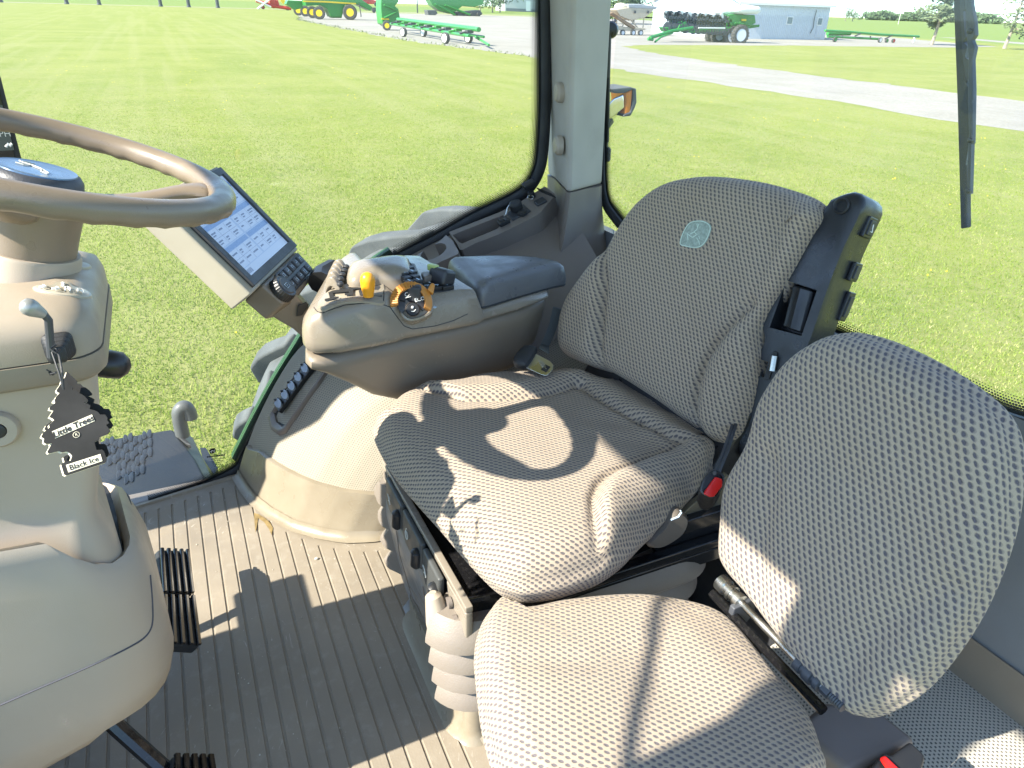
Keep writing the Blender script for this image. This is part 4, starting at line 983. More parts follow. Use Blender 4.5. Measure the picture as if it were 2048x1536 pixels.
    # toggles and row of small buttons by the lid
    for k,(x,y) in enumerate(((852,578),(872,577),(891,576))):
        p=(hit(ub,x,y,0.) or at(x,y,Z=.757))+zv*.003; mb=MB(); mb.box(p,(.022,.026,.010),Matrix.Rotation(.14,3,'Z')); b_=mb.build('rocker_button',M['black'],t,bevel=.002)
        mb=MB(); mb.tube([p+Vector((-.004,-.004,.0058)),p+Vector((.004,-.004,.0058)),p+Vector((.0,-.008,.0058))],.0007,5); mb.build('button_mark',M['decal_blue'],b_)
    mb=MB(); q=[(hit(ub,*s,0.) or at(*s,Z=.755))+zv*.0015 for s in((838,570),(898,565),(902,582),(850,588))]; mb.prism(q,(0,0,-.004)); mb.build('button_panel',M['blacks'],t,bevel=.004)
    mb=MB(); q=[at(*s,Z=.768) for s in((842,556),(868,553),(866,563),(848,568))]; mb.prism(q,(0,0,.012)); mb.build('small_toggle',M['grey'],t,bevel=.004)
    p=at(884,553,Z=.775); mb=MB(); mb.box(p,(.034,.040,.03),Matrix.Rotation(.5,3,'Z')@Matrix.Rotation(.35,3,'Y')); jk=mb.build('joystick',M['blacks'],t,bevel=.008)
    mb=MB(); mb.box(p+Vector((-.012,.012,.014)),(.012,.02,.012),Matrix.Rotation(.5,3,'Z')); mb.build('joystick_button',pbr('pale_green_plastic',(.45,.55,.18),.4),jk,bevel=.003)
    # round push button with a white ring
    nq=Vector((-.1,-.35,.93)).normalized(); p=hit(ub,776,570,.002) or at(776,570,Z=.78)
    p=(hit(ub,776,572,0.) or at(776,570,Z=.77))+nq*.006
    mb=MB(); mb.lathe(p-nq*.01,nq,[(.0135,0),(.0135,.012),(.0125,.0135),(.0115,.0125)],28); rb=mb.build('round_button',M['cream'],t)
    mb=MB(); mb.lathe(p,nq,[(.0115,0),(.0113,.0035),(.009,.0045)],24); mb.build('button_face',M['blacks'],rb)
    mb=MB(); mb.sphere(p+nq*.005+Vector((-.002,0,0)),.0035,8,(1,1,.3)); mb.tube([p+nq*.0052+Vector((.002,-.003,0)),p+nq*.0052+Vector((.005,.002,0)),p+nq*.0052+Vector((.002,.004,0))],.0008,5); mb.build('button_symbol',M['white'],rb)
    # speed dial: orange ring and black sector buttons in a scooped pocket
    c0=atp(822,607,pt(.19,-.005,.755),Vector((-.15,-.80,.58))); nd_=Vector((-.15,-.80,.58)).normalized()
    ux=(e-nd_*e.dot(nd_)).normalized(); uy=nd_.cross(ux); uy=uy if uy.z>0 else -uy
    def pd(x,y,h=0): return c0+ux*x+uy*y+nd_*h
    mb=MB(); ol=[(800,575),(815,571),(838,574),(856,584),(866,600),(866,618),(858,630),(836,640),(818,642),(804,632),(796,610),(794,590)]
    sp=[atp(*q,c0,nd_) for q in ol]; sp=resample(crom(sp,4),48); cs=sum(sp,Vector())/48
    mb.ring_loft([[cs+(p-cs)*1.06-nd_*.020 for p in sp],[p+nd_*.002 for p in sp],[cs+(p-cs)*.9+nd_*.0035 for p in sp],[cs+(p-cs)*.82-nd_*.001 for p in sp]]); mb.build('dial_housing',M['tan_gloss'],t,smooth=50)
    def arc(r0,r1,a0,a1,h0,h1,n=24):
        P=[]
        for i in range(n+1):
            a=R(a0+(a1-a0)*i/n); ca,sa=math.cos(a),math.sin(a); P.append([pd(ca*r0,sa*r0,h0),pd(ca*r0,sa*r0,h1),pd(ca*r1,sa*r1,h1*.7+h0*.3),pd(ca*r1,sa*r1,h0)])
        return P
    rs=.0245
    mb=MB(); mb.ring_loft(arc(rs*.90,rs*1.42,-40,178,-.002,.016,40)); od=mb.build('speed_dial',M['orange_dk'],t,smooth=40,bevel=.0015)
    for k in range(13):
        mb=MB(); a0=62+k*9; mb.ring_loft(arc(rs*.95,rs*1.43,a0,a0+4.2,.0,.0172,3)); mb.build('grip_rib',M['orange_dk'],od,bevel=.0006)
    mb=MB(); q=[pd(.030,.012,.004),pd(.041,.022,.004),pd(.046,.018,.004),pd(.038,.002,.004)]; mb.prism(q,nd_*.014); mb.build('dial_tab',M['orange_dk'],od,bevel=.003)
    for a0,a1 in((54,150),(-50,46),(160,215)):
        mb=MB(); mb.ring_loft(arc(rs*.40,rs*.97,a0,a1,.0,.0075)); b_=mb.build('sector_button',M['blacks'],t,bevel=.001)
    mb=MB(); mb.lathe(pd(-.001,-.012,.0),nd_,[(.0115,0),(.0115,.008),(.0100,.0095)],24); b_=mb.build('round_button',M['black'],t)
    mb=MB(); mb.lathe(pd(-.001,-.012,.0088),nd_,[(.0122,-.004),(.0128,-.002),(.0122,.0002)],24,caps=False); mb.build('button_bezel',M['grey'],b_)
    text_mb('ECO',.0086,pd(.0145,.001,.0078),ux,uy,.0016,bold=.02).build('dial_lettering',M['white'],t)
    mb=MB(); z=.0085
    mb.tube([pd(-.003+.0035*math.cos(a*.63),.0145+.0032*math.sin(a*.63),z) for a in range(10)],.0006,5,closed=True); mb.tube([pd(-.008,.0095,z),pd(.002,.0095,z)],.0006,5); mb.build('dial_symbol',M['white'],t)
    mb=MB(); mb.sphere(pd(-.001,-.009,.0102),.0024,8); mb.tube([pd(-.005,-.015,.0102),pd(-.001,-.0165,.0102),pd(.003,-.014,.0102)],.0007,5); mb.build('button_symbol',M['white'],b_)
    mb=MB(); q=pd(.036,-.016,.0); mb.sphere(q,.004,8,(1,1,.4)); mb.build('decal_mark',M['decal_blue'],t)
    rescale(t,1.13)
    return t

# ------------------------------------------------------------------ touchscreen on the armrest
def monitor():
    t=thing('touchscreen_monitor','grey framed touchscreen with pale blue lit page at the front of the armrest','monitor',(.1,1.25,.72))
    p0=Vector((.083,1.20,.768)); r=Vector((.46,.888,0)).normalized(); u=Vector((-.5865,.3027,.7513)).normalized(); n=r.cross(u).normalized(); W,Hh=.2395,.195
    def q(a,b,h=0): return p0+r*a+u*b+n*h
    lit_page=lit('screen_page',(.25,.40,.66),.27); lit_dark=lit('screen_band',(.13,.26,.54),.27); lit_line=lit('screen_line',(.18,.27,.45),.26); lit_ink=lit('screen_ink',(.12,.19,.34),.24); lit_pale=lit('screen_cell',(.31,.46,.70),.28)
    mb=MB(); s=.004
    mb.ring_loft([[q(-s,-s,-.050),q(W+s,-s,-.050),q(W+s,Hh+s,-.050),q(-s,Hh+s,-.050)],[q(-.008,-.006,-.006),q(W+.006,-.006,-.006),q(W+.006,Hh+.006,-.006),q(-.008,Hh+.006,-.006)],[q(-.008,-.006,.0),q(W+.006,-.006,.0),q(W+.006,Hh+.006,.0),q(-.008,Hh+.006,.0)]])
    h=mb.build('housing',pbr('monitor_housing',(.36,.33,.26),.5,grain=(900,.3),var=.05),t,bevel=.004)
    mb=MB(); 
    o_=[(.010,.0),(W,.0),(W,Hh),(.010,Hh)]; i_=[(.028,.016),(W-.014,.016),(W-.014,Hh-.014),(.028,Hh-.014)]
    mb.ring_loft([[q(a,b,.0005) for a,b in o_],[q(a,b,.007) for a,b in o_],[q(a,b,.0065) for a,b in i_],[q(a,b,.0015) for a,b in i_]],False,False); bz=mb.build('bezel',M['blacks'],t,bevel=.0015)
    x0,y0,x1,y1=.028,.016,W-.014,Hh-.014; sw,sh=x1-x0,y1-y0
    mb=MB(); mb.add([q(x0,y0,.0022),q(x1,y0,.0022),q(x1,y1,.0022),q(x0,y1,.0022)],[(0,1,2,3)])
    def rect(a,b,c,d,h,mi):
        mb.mi=mi; mb.add([q(x0+a*sw,y0+b*sh,h),q(x0+c*sw,y0+b*sh,h),q(x0+c*sw,y0+d*sh,h),q(x0+a*sw,y0+d*sh,h)],[(0,1,2,3)])
    rr=random.Random(5)
    rect(0,.93,1,1,.0025,4); rect(0,0,1,.09,.0025,4)
    for c in range(2):
        for k,(b,d) in enumerate(((.10,.36),(.38,.64),(.66,.91))):
            a0=.02+c*.5; a1=a0+.47
            rect(a0,d-.055,a1,d,.0026,1); rect(a0,b,a1,d-.06,.0026,4)
            for i in range(1,3): rect(a0+i*.157-.002,b,a0+i*.157+.002,d-.06,.0028,2)
            rect(a0,b+(d-.06-b)*.48,a1,b+(d-.06-b)*.50,.0028,2)
            for i in range(3):
                for j in range(2):
                    xx=a0+.02+i*.157; yy=b+.02+j*(d-.06-b)*.5; w_=.05+.06*rr.random(); rect(xx,yy+.03,xx+w_,yy+.048,.003,3)
                    if rr.random()<.6: rect(xx,yy+.004,xx+w_*.7,yy+.018,.003,3)
    for i in range(5): rect(.03+i*.02,.02,.042+i*.02,.07,.003,3)
    mb.build('screen',[lit_page,lit_dark,lit_line,lit_ink,lit_pale],t,smooth=0)
    # key pad and knob under the screen
    k0=[(.035,-.006),(.225,-.006),(.222,-.050),(.20,-.062),(.075,-.066),(.04,-.055)]
    mb=MB(); mb.prism([q(a,b,.004) for a,b in k0],-n*.05); kp=mb.build('key_pad',M['tan_dark'],t,bevel=.006)
    mb=MB(); mb.prism([q(a,b,.0045) for a,b in((.085,-.010),(.218,-.010),(.216,-.047),(.20,-.055),(.095,-.055))],n*.003); kb=mb.build('key_plate',M['black'],kp,bevel=.002)
    for i in range(5):
        for j in range(2):
            if i==0 and j==0: pass
            mb=MB(); c=q(.103+i*.024,-.021-j*.022,.0085); mb.box(c,(.019,.016,.005),Matrix((r,u,n)).transposed()); b=mb.build('key',M['blacks'],kb,bevel=.0025)
            mb=MB(); c=q(.103+i*.024,-.021-j*.022,.0112); mb.tube([c+r*-.004,c+r*.004,c+r*.003+u*.004] if (i+j)%2 else [c-r*.003-u*.003,c-r*.003+u*.003,c+r*.003+u*.003,c+r*.003-u*.003],.0006,4); mb.build('key_symbol',M['decal_blue'],b)
    c=q(.062,-.036,.004); mb=MB(); P=[]
    for rad,hh in((.023,0),(.0225,.012),(.0205,.017)): P.append([c+n*hh+(r*math.cos(a*R(6))+u*math.sin(a*R(6)))*rad*(1+.03*(a%2)) for a in range(60)])
    mb.ring_loft(P); kn=mb.build('scroll_knob',M['black'],kp,smooth=25)
    mb=MB(); mb.lathe(c+n*.017,n,[(.0165,0),(.015,.0015)],28); f=mb.build('knob_face',M['blacks'],kn)
    mb=MB(); cc=c+n*.0190; mb.tube([cc-r*.006-u*.004,cc+r*.006-u*.004,cc+r*.006+u*.004,cc-r*.006+u*.004],.0006,4,closed=True); mb.tube([cc-r*.002,cc+r*.002],.0006,4); mb.build('knob_symbol',M['decal_blue'],f)
    # carrying arm down to the console
    mb=MB(); aa=[at(*s,Y=1.24) for s in((508,596),(560,560),(612,612),(640,640),(640,668),(620,690),(588,660),(530,626))]
    mb.prism(aa,(.0,.075,.0)); ar=mb.build('monitor_arm',M['tan_dark'],t,bevel=.006)
    mb=MB(); pp=[at(*s,Y=1.236) for s in((596,610),(612,603),(617,609),(604,630),(592,632))]; mb.prism(pp,(0,-.003,0)); mb.build('port_cover',M['black'],ar,bevel=.001)
    rescale(t,1.10)
    return t
console(); monitor()
# ------------------------------------------------------------------ steering wheel, column, pedals, hanging cards
SC=Vector((-.138,.993,1.032)); SN=Vector((.307,.0005,1)).normalized()
def steering():
    w=thing('steering_wheel','large brown three-spoke steering wheel with a blue hub cap on the column','steering wheel',tuple(SC))
    a=SN.cross(Vector((0,1,0))).normalized(); b=SN.cross(a)
    if a.x<0: a,b=-a,-b
    N=120; rr=[]
    for k in range(N+1):
        th=2*math.pi*k/N; d=a*math.cos(th)+b*math.sin(th); bump=max(0,math.sin(th*34))
        ring=[]
        for i in range(16):
            ph=2*math.pi*i/16; r=.0155+(.0018*bump if math.sin(ph)<-.3 else 0)
            ring.append(SC+d*(.2+r*math.cos(ph))+SN*(r*math.sin(ph)*.95))
        rr.append(ring)
    mb=MB(); mb.ring_loft(rr,False,False); rim=mb.build('rim',M['wheel'],w,smooth=60)
    hubc=SC-SN*.032
    rp=atp(405,372,SC,SN); d0=(rp-SC); d0=(d0-SN*d0.dot(SN)).normalized(); ang=math.atan2(d0.dot(b),d0.dot(a))
    for k in range(3):
        th=ang+k*2*math.pi/3; d=a*math.cos(th)+b*math.sin(th); s=SN.cross(d)
        mb=MB(); P=[]
        for f in np.linspace(0,1,12):
            rad=.035+.158*f; hgt=-.050+.045*sst(.1,1,f); wd=.030-.014*sst(0,.6,f)+.014*sst(.75,1,f); tk=.020-.010*sst(0,.7,f)
            c=SC+d*rad+SN*hgt; P.append([c+s*(wd*x)+SN*(tk*y) for x,y in((-1,-.2),(-.8,.7),(0,1),(.8,.7),(1,-.2),(.7,-1),(-.7,-1))])
        mb.ring_loft(P); sp=mb.build('spoke',M['wheel'],w,smooth=60,sub=1)
    mb=MB(); mb.lathe(SC-SN*.115,SN,[(.047,0),(.048,.02),(.050,.045),(.054,.060),(.054,.072),(.050,.080),(.043,.084)],40); mb.build('hub',M['wheel'],w,smooth=50)
    mb=MB(); mb.lathe(SC-SN*.032,SN,[(.049,0),(.048,.010),(.044,.016),(.041,.0175)],44); hc=mb.build('hub_bezel',pbr('dark_hub_ring',(.05,.055,.07),.5,grain=(300,.8)),w,smooth=50)
    mb=MB(); mb.lathe(SC-SN*.0145,SN,[(.041,0),(.0405,.0015),(.038,.0005),(.026,.0012),(.0005,.0014)],44); cap=mb.build('hub_cap',M['bluecap'],hc,smooth=60)
    # leaping animal mark on the cap
    ux=Vector((.85,-.5,0)); ux=(ux-SN*ux.dot(SN)).normalized(); uy=SN.cross(ux)
    mb=MB(); hp=lambda x,y:SC-SN*.0122+ux*x+uy*y
    for pl in ([(-.020,.002),(-.008,.004),(.004,.001),(.010,-.002),(.020,-.008)],[(-.008,.003),(-.012,-.006),(-.020,-.008)],[(.006,.0),(.012,-.010),(.022,-.013)],[(-.020,.002),(-.026,.006)],[(-.018,.004),(-.012,.012)],[(-.022,.006),(-.018,.013)],[(-.008,.002),(.008,-.002)]):
        mb.tube([hp(*p) for p in pl],.0008,5)
    mb.build('cap_emblem',M['pale'],cap)
    # ---------------- column
    t=thing('steering_column','light tan steering column pod with a lever boot, lamp symbols and open notch, under the wheel','steering column',(-.2,.92,.2))
    zv=Vector((0,0,1))
    mb=MB(); B=SC-SN*.135; mb.lathe(B,SN,[(.054,-.06),(.053,.020),(.051,.024),(.045,.024)],44); mb.lathe(B,SN,[(.044,.022),(.044,.034)],30,False); mb.build('column_collar',M['tan'],t,smooth=40)
    # head cap
    def plan(x0,x1,y0,y1,z,r): 
        return [Vector(((x0+x1)/2+x,(y0+y1)/2+y,z)) for x,y in rrect((x1-x0)/2,(y1-y0)/2,r,6)]
    xr=-.093; 
    mb=MB(); mb.ring_loft([plan(-.42,xr-.006,.727,0.945,.866,.025),plan(-.42,xr,.720,0.955,.872,.03),plan(-.42,xr+.001,.718,0.955,.893,.03)]); mb.build('head_base',M['tan_dark'] if False else pbr('head_base_plastic',(.25,.215,.165),.5,grain=(900,.25),var=.04),t,smooth=50)
    mb=MB(); mb.ring_loft([plan(-.42,xr,.719,0.955,.8945,.03),plan(-.42,xr,.719,0.955,.915,.03),plan(-.415,xr-.004,.724,0.95,.930,.03),plan(-.40,xr-.018,.740,0.937,.940,.03),plan(-.38,xr-.034,.757,.92,.944,.03)]); hd=mb.build('column_head',pbr('head_plastic',(.31,.258,.195),.48,grain=(900,.3),var=.05),t,smooth=50); hb=bvh(mb)
    # symbol strips
    for nm,ol in (('lamp_strip',[(66,578),(80,573),(105,574),(112,568),(140,568),(147,576),(170,582),(182,590),(178,596),(150,595),(110,590),(80,585)]),('lamp_strip',[(132,529),(150,525),(176,530),(182,536),(172,539),(152,538),(148,543),(132,545)])):
        p=[hit(hb,*q,.001) or at(*q,Z=.944) for q in ol]; p=resample(crom(p,4),40); c=sum(p,Vector())/40
        mb=MB(); mb.ring_loft([[x-zv*.004 for x in p],[x+zv*.0006 for x in p],[c+(x-c)*.93+zv*.0016 for x in p]]); st=mb.build(nm,pbr('strip_plastic',(.40,.36,.28),.4,var=.03),t,smooth=40)
        if len(p)and ol[0][0]==66:
            def on(x,y): return (hit(hb,x,y,.0035) or at(x,y,Z=.946))
            mb=MB()
            for pl in ([(80,580),(90,578),(88,576),(94,579),(88,583),(90,581),(80,582)],[(104,583),(114,581),(113,579),(119,583),(112,586),(113,584),(104,585)],[(123,572),(128,578)],[(128,572),(123,578)],[(125,571),(126,580)],[(130,587),(130,581),(134,580),(140,583),(140,588)],[(133,584),(140,585)],[(152,589),(152,584),(156,583),(163,587),(163,591)],[(155,587),(163,588)]):
                mb.tube([on(*q) for q in pl],.0007,4)
            mb.build('lamp_symbol',M['white'],st)
    # upright column
    def skew(ring,x0,x1,y0,y1,k):
        return [Vector((p.x-k*min(max((p.y-y0)/(y1-y0),0),1)**1.3*min(max((p.x-x0)/(x1-x0),0),1),p.y,p.z)) for p in ring]
    mb=MB(); rr=[]
    for z,x1,y0,r in((.868,-.102,.735,.016),(.80,-.113,.737,.018),(.74,-.128,.738,.02),(.715,-.135,.737,.022),(.695,-.137,.730,.03),(.675,-.131,.720,.04),(.64,-.125,.714,.045),(.56,-.128,.716,.05)): rr.append(skew(plan(-.42,x1,y0,.945+.02*(.87-z)/.3,z,r),-.42,x1,y0,.96,.04))
    mb.ring_loft(rr); mb.build('column_body',M['tan'],t,smooth=40); cb=bvh(mb)
    # pod shell with a raised rim
    mb=MB(); rr=[]
    for z,x1,y0,y1,r,k in((.560,-.132,.730,1.00,.06,.045),(.628,-.122,.712,1.015,.07,.045),(.640,-.114,.704,1.022,.07,.045),(.633,-.107,.698,1.028,.07,.045),(.60,-.100,.692,1.03,.075,.045),(.53,-.096,.687,1.03,.08,.04),(.47,-.098,.690,1.02,.08,.035),(.425,-.110,.702,1.01,.08,.03),(.395,-.140,.730,.99,.08,.025),(.385,-.20,.78,.95,.07,.02)):
        out=[]; dn_=sst(.56,.44,z) if False else 1-sst(.42,.54,z)
        for p in skew(plan(-.75,x1,y0,y1,z,r),-.75,x1,y0,y1,k):
            w_=sst(.50,.63,z)
            near=(1-sst(.72,.80,p.y))*sst(0,.10,-.124-p.x)*.098
            out.append(Vector((p.x,p.y,p.z-dn_*.17*sst(.16,.42,-p.x)+w_*(near-.075*sst(.74,1.1,p.y)*(1-sst(.12,.4,-p.x-.1))+.05*sst(.2,.4,-p.x)*sst(.8,1.,p.y)))))
        rr.append(out)
    mb.ring_loft(rr,False,True); pod=mb.build('pod_shell',M['tan'],t,smooth=55); pb=bvh(mb)
    mb=MB(); rr=[plan(-.74,-.132,.735,1.0,z,.07) for z in(.575,.579)]; mb.ring_loft(rr); mb.build('pod_gap',M['rubber'],t)
    pl=crom([Vector((x,y,0)) for x,y in((-20,1419),(60,1384),(130,1354),(200,1323),(255,1296),(285,1278),(300,1260),(305,1238),(304,1200),(300,1150))],8,False)
    pp=[hit(pb,p.x,p.y,.0002) for p in pl]; pp=[p for p in pp if p]
    if len(pp)>3: mb=MB(); mb.tube(pp,.0011,6); mb.build('pod_joint',pbr('joint_shadow_grey',(.06,.06,.075),.7),pod)
    mb=MB(); mb.prism([(-.75,.80,.0),(-.45,.80,.0),(-.40,.80,.40),(-.75,.80,.42)],(0,.36,0)); mb.build('pedestal',M['grey'],t,bevel=.02)
    mb=MB(); p=hit(cb,-4,856) or at(-4,856,Y=.74); nn=Vector((0.05,-1,.1)).normalized(); mb.lathe(p,nn,[(.019,-.004),(.0185,.005),(.016,.008),(.008,.008),(.007,.003)],36); bs=mb.build('key_boss',M['tan'],t,smooth=40)
    mb=MB(); mb.lathe(p,nn,[(.0072,.003),(.0072,.0085),(.006,.009)],20); mb.build('boss_hole',M['rubber'],bs)
    mb=MB(); p=at(196,726,Y=.93); mb.lathe(p,(.95,.1,-.35),[(.012,-.04),(.016,-.01),(.018,.012),(.017,.026),(.010,.034),(.002,.037)],20); mb.build('tilt_lever',M['black'],t,smooth=60)
    # selector lever with rubber boot
    mb=MB(); c=at(118,690,Y=.717); rr=[]
    for s,h in((1,0),(1.0,.004),(.86,.006),(.9,.010),(.74,.012),(.78,.016),(.6,.018),(.62,.024),(.3,.027)): rr.append([c+Vector((x*s,-h,y*s)) for x,y in rrect(.0125,.0125,.006,4)])
    mb.ring_loft(rr); bt=mb.build('lever_boot',M['rubber'],t,smooth=40)
    p1=c+Vector((-.004,-.026,.0)); p2=at(97,640,Y=.690); p3=at(88,629,Y=.688); p4=at(70,618,Y=.686)
    mb=MB(); mb.tube([p1,p1.lerp(p2,.5),p2,p3,p4],.0034,10); lv=mb.build('selector_lever',M['darkiron'],t)
    mb=MB(); d=(p4-p3).normalized(); p5=at(60,615,Y=.684); mb.lathe(p3,(p5-p3).normalized(),[(.004,.0),(.0055,.005),(.0072,.010),(.0076,.014),(.0062,.018),(.002,.0205)],20); mb.build('lever_knob',pbr('silver_grey_knob',(.33,.34,.33),.4,.4),lv,smooth=60)
    rescale(t,1.16,('pedestal','column_collar'))
    return t
def pedal(name,label,pts,ph,grp,arm=None,nr=4):
    t=thing(name,label,'pedal',tuple(sum(pts,Vector())/4),grp)
    A,Bv,C,D=pts  # corners: far-left, far-right, near-right, near-left of the pad's top face
    n=(Bv-A).cross(D-A).normalized(); n=n if n.z>0 else -n
    mb=MB(); mb.prism([p-n*.006 for p in pts],-n*.022); pad=mb.build('pedal_pad',M['rubber'],t,bevel=.005)
    for k in range(nr+1):
        f=k/nr; a=A.lerp(Bv,.06+.88*f); b=D.lerp(C,.06+.88*f); s=(Bv-A).normalized()*.0052
        mb=MB(); mb.prism([a-s,a+s,b+s,b-s],n*.006); 
        for i in range(len(mb.v)): mb.v[i]=tuple(Vector(mb.v[i])-n*.006)
        mb.build('pedal_rib',M['gloss'],pad,bevel=.0018)
    if arm: mb=MB(); mb.tube(arm,.013,8); mb.build('pedal_arm',M['gloss'],t,bevel=0)
    return t
def pedals():
    # two brake pedals side by side, tilted towards the driver
    z0,z1=.165,.105
    fl=at(322,1094,Z=z0);fr=at(380,1097,Z=z1); ml=at(328,1184,Z=z0); mr=at(391,1186,Z=z1); nl=at(330,1283,Z=z0+.002); nr_=at(405,1288,Z=z1)
    pedal('brake_pedal','far ribbed black brake pedal of the pair under the column pod',[fl,fr,mr.lerp(fr,.02),ml.lerp(fl,.02)],0,'paired brake pedals',[fl.lerp(ml,.5)+Vector((0,0,-.02)),fl.lerp(ml,.5)+Vector((-.16,-.04,-.01)),fl.lerp(ml,.5)+Vector((-.34,-.10,.02))])
    pedal('brake_pedal','near ribbed black brake pedal of the pair under the column pod',[ml.lerp(nl,.03),mr.lerp(nr_,.03),nr_,nl],0,'paired brake pedals',[nl.lerp(ml,.5)+Vector((0,0,-.02)),nl.lerp(ml,.5)+Vector((-.16,-.0,-.01)),nl.lerp(ml,.5)+Vector((-.34,-.0,.02))])
    c0=at(352,1504,Z=.15);c1=at(428,1506,Z=.10);c2=at(440,1575,Z=.10);c3=at(352,1580,Z=.15)
    arm=[at(375,1530,Z=.125)+Vector((-.02,0,-.015)),at(330,1534,Z=.14)+Vector((0,0,-.01)),at(285,1500,Z=.16),at(235,1455,Z=.20),at(170,1390,Z=.26)]
    pedal('clutch_pedal','ribbed black clutch pedal on a black arm at the bottom edge',[c0,c1,c2,c3],0,None,arm)
def fresheners():
    # two cut-out cards hanging on one string
    tl=[(124,757),(131,763),(138,769),(145,775),(145,780),(152,781),(157,786),(163,788),(170,793),(176,800),(175,803),(168,805),(176,808),(181,811),(179,818),(190,821),(196,824),(200,829),(210,829),(215,836),(214,840),(218,846),(212,850),(216,855),(220,861),(216,868),(207,871),(199,874),(197,880),(189,884),(190,890),(193,900),(204,899),(208,903),(213,918),(211,925),(132,951),(128,949),(122,929),(127,925),(141,921),(144,912),(141,908),(136,904),(131,903),(123,905),(117,902),(109,904),(97,907),(94,904),(104,886),(92,888),(87,885),(88,877),(82,874),(86,866),(99,855),(98,850),(108,840),(105,837),(98,834),(107,821),(98,819),(100,814),(110,806),(109,800),(112,794),(119,786),(114,784),(113,780),(121,768)]
    up=Vector((0,0,1)); nf=Vector((-.05,-.80,.60)).normalized()
    P=at(150,860,Y=.755)
    def card(name,label,dx,dy,dep,rot,front):
        t=thing(name,label,'air freshener',tuple(P+Vector((0,dep,0))),'hanging tree shaped cards')
        Pd=P-nf*dep; c_,s_=math.cos(rot),math.sin(rot)
        f=lambda x,y:(125+(x-125)*c_-(y-770)*s_+dx,770+(x-125)*s_+(y-770)*c_+dy)
        pts=[atp(*f(*q),Pd,nf) for q in tl]
        mb=MB(); mb.prism(pts,-nf*.0016); cd=mb.build('card',M['card'],t,smooth=0)
        # pale cut edge
        lf=Vector((-.002,-.0002,-.0006)); mb=MB(); mb.ring_loft([[p-nf*.0016 for p in pts],[p-nf*.0026+lf for p in pts]]); mb.build('card_back',M['cream'],cd,smooth=0)
        if front:
            def quad(qs,h,nm,mat):
                mb=MB(); mb.prism([atp(*q,Pd,nf)+nf*.0002 for q in qs],nf*h); return mb.build(nm,mat,cd,smooth=0)
            quad([(104,863),(184,829),(190,842),(111,877)],.0003,'name_panel',M['cream'])
            quad([(132,930),(201,908),(205,922),(137,945)],.0003,'scent_panel',M['cream'])
            ax=atp(184,835,Pd,nf)-atp(108,869,Pd,nf); ay=-(atp(111,877,Pd,nf)-atp(104,863,Pd,nf))
            text_mb('Little Trees',.0086,atp(147,853.5,Pd,nf)+nf*.0002,ax,ay,.0007,shear=.15,bold=.025).build('name_lettering',M['card'],cd,smooth=0)
            ax=atp(203,914,Pd,nf)-atp(134,937,Pd,nf)
            text_mb('Black Ice',.0078,atp(168.5,927,Pd,nf)+nf*.0002,ax,ay,.0007,bold=.008).build('scent_lettering',M['card'],cd,smooth=0)
            rc=atp(153,869.5,Pd,nf)+nf*.0006; ux=ax.normalized(); uy=(ay-ux*ay.dot(ux)).normalized()
            mb=MB(); mb.tube([rc+ux*.0030*math.cos(a*.524)+uy*.0030*math.sin(a*.524) for a in range(12)],.00028,4,closed=True); text_mb('R',.0042,rc-nf*.0003,ux,uy,.0003,mb=mb); mb.build('registered_mark',M['cream'],cd,smooth=0)
    card('air_freshener','black tree shaped air freshener card with cream lettering panels, hanging in front',0,0,0,0,True)
    card('air_freshener','second black tree shaped card half hidden behind the lettered card',9,-14,.012,.03,False)
    t=bpy.data.objects
    mb=MB(); a=at(112,697,Y=.757); b=at(127,779,Y=.735); 
    mb.tube([a,at(104,705,Y=.756),at(118,745,Y=.742),b],.0009,5); mb.tube([a,at(118,712,Y=.754),at(124,745,Y=.738),b],.0011,5); mb.tube([at(112,690,Y=.762),at(100,698,Y=.755),at(112,706,Y=.752),at(120,698,Y=.758)],.0011,5)
    for k in range(5): mb.tube([at(97+5*math.sin(k*2.1),742+3*math.cos(k*1.7),Y=.774),at(103+3*math.cos(k*3),748+2*math.sin(k*2),Y=.774),at(112,744+k*.5,Y=.764)],.0007,4)
    o=mb.build('hanging_string',M['rubber'],None); tag(o,'thin dark string looped on the column lever, holding both tree cards','string')
def side_display():
    t=thing('corner_display','dark upright display with a slim bezel cut by the left edge of the photo','display',tuple(at(-10,250,Y=1.5)))
    p=[at(*q,Y=1.50) for q in((-130,120),(-8,142),(2,150),(48,330),(44,338),(-80,340))]
    mb=MB(); mb.prism(p,(-.02,.035,.01)); b=mb.build('display_body',M['black'],t,bevel=.004)
    c=sum(p,Vector())/6; nn=Vector((0,-1,0))
    s=[at(*q,Y=1.4985) for q in((-110,140),(-6,160),(30,315),(-70,325))]; mb=MB(); mb.prism(s,(0,-.0008,0)); sc=mb.build('display_screen',pbr('dark_display_glass',(.015,.02,.02),.08,var=.05),t)
    for ol in ([(-60,262),(17,260),(29,300),(-60,306)],[(-60,316),(32,318),(38,334),(-60,336)],[(-60,215),(5,210),(14,252),(-60,254)]):
        mb=MB(); mb.prism([at(*q,Y=1.4974) for q in ol],(0,-.0003,0)); mb.build('display_tile',lit('display_tile',(.03,.045,.045),.5),sc)
    mb=MB(); mb.tube([at(*q,Y=1.4966) for q in((12,294),(16,289),(20,292),(24,287))],.0022,5); mb.tube([at(*q,Y=1.4966) for q in((14,287),(22,290))],.0018,5); mb.build('display_symbol',M['white'],sc)
    text_mb('MPH',.014,at(2,268,Y=1.4966),(1,0,0),(0,.0,1),.0004).build('display_lettering',M['pale'],sc)
    mb=MB(); mb.tube([at(-40,250,Y=1.53),(-.5,1.53,1.1),(-.86,1.58,1.15)],.014,8); mb.build('display_arm',M['black'],t)
steering(); pedals(); fresheners(); side_display()
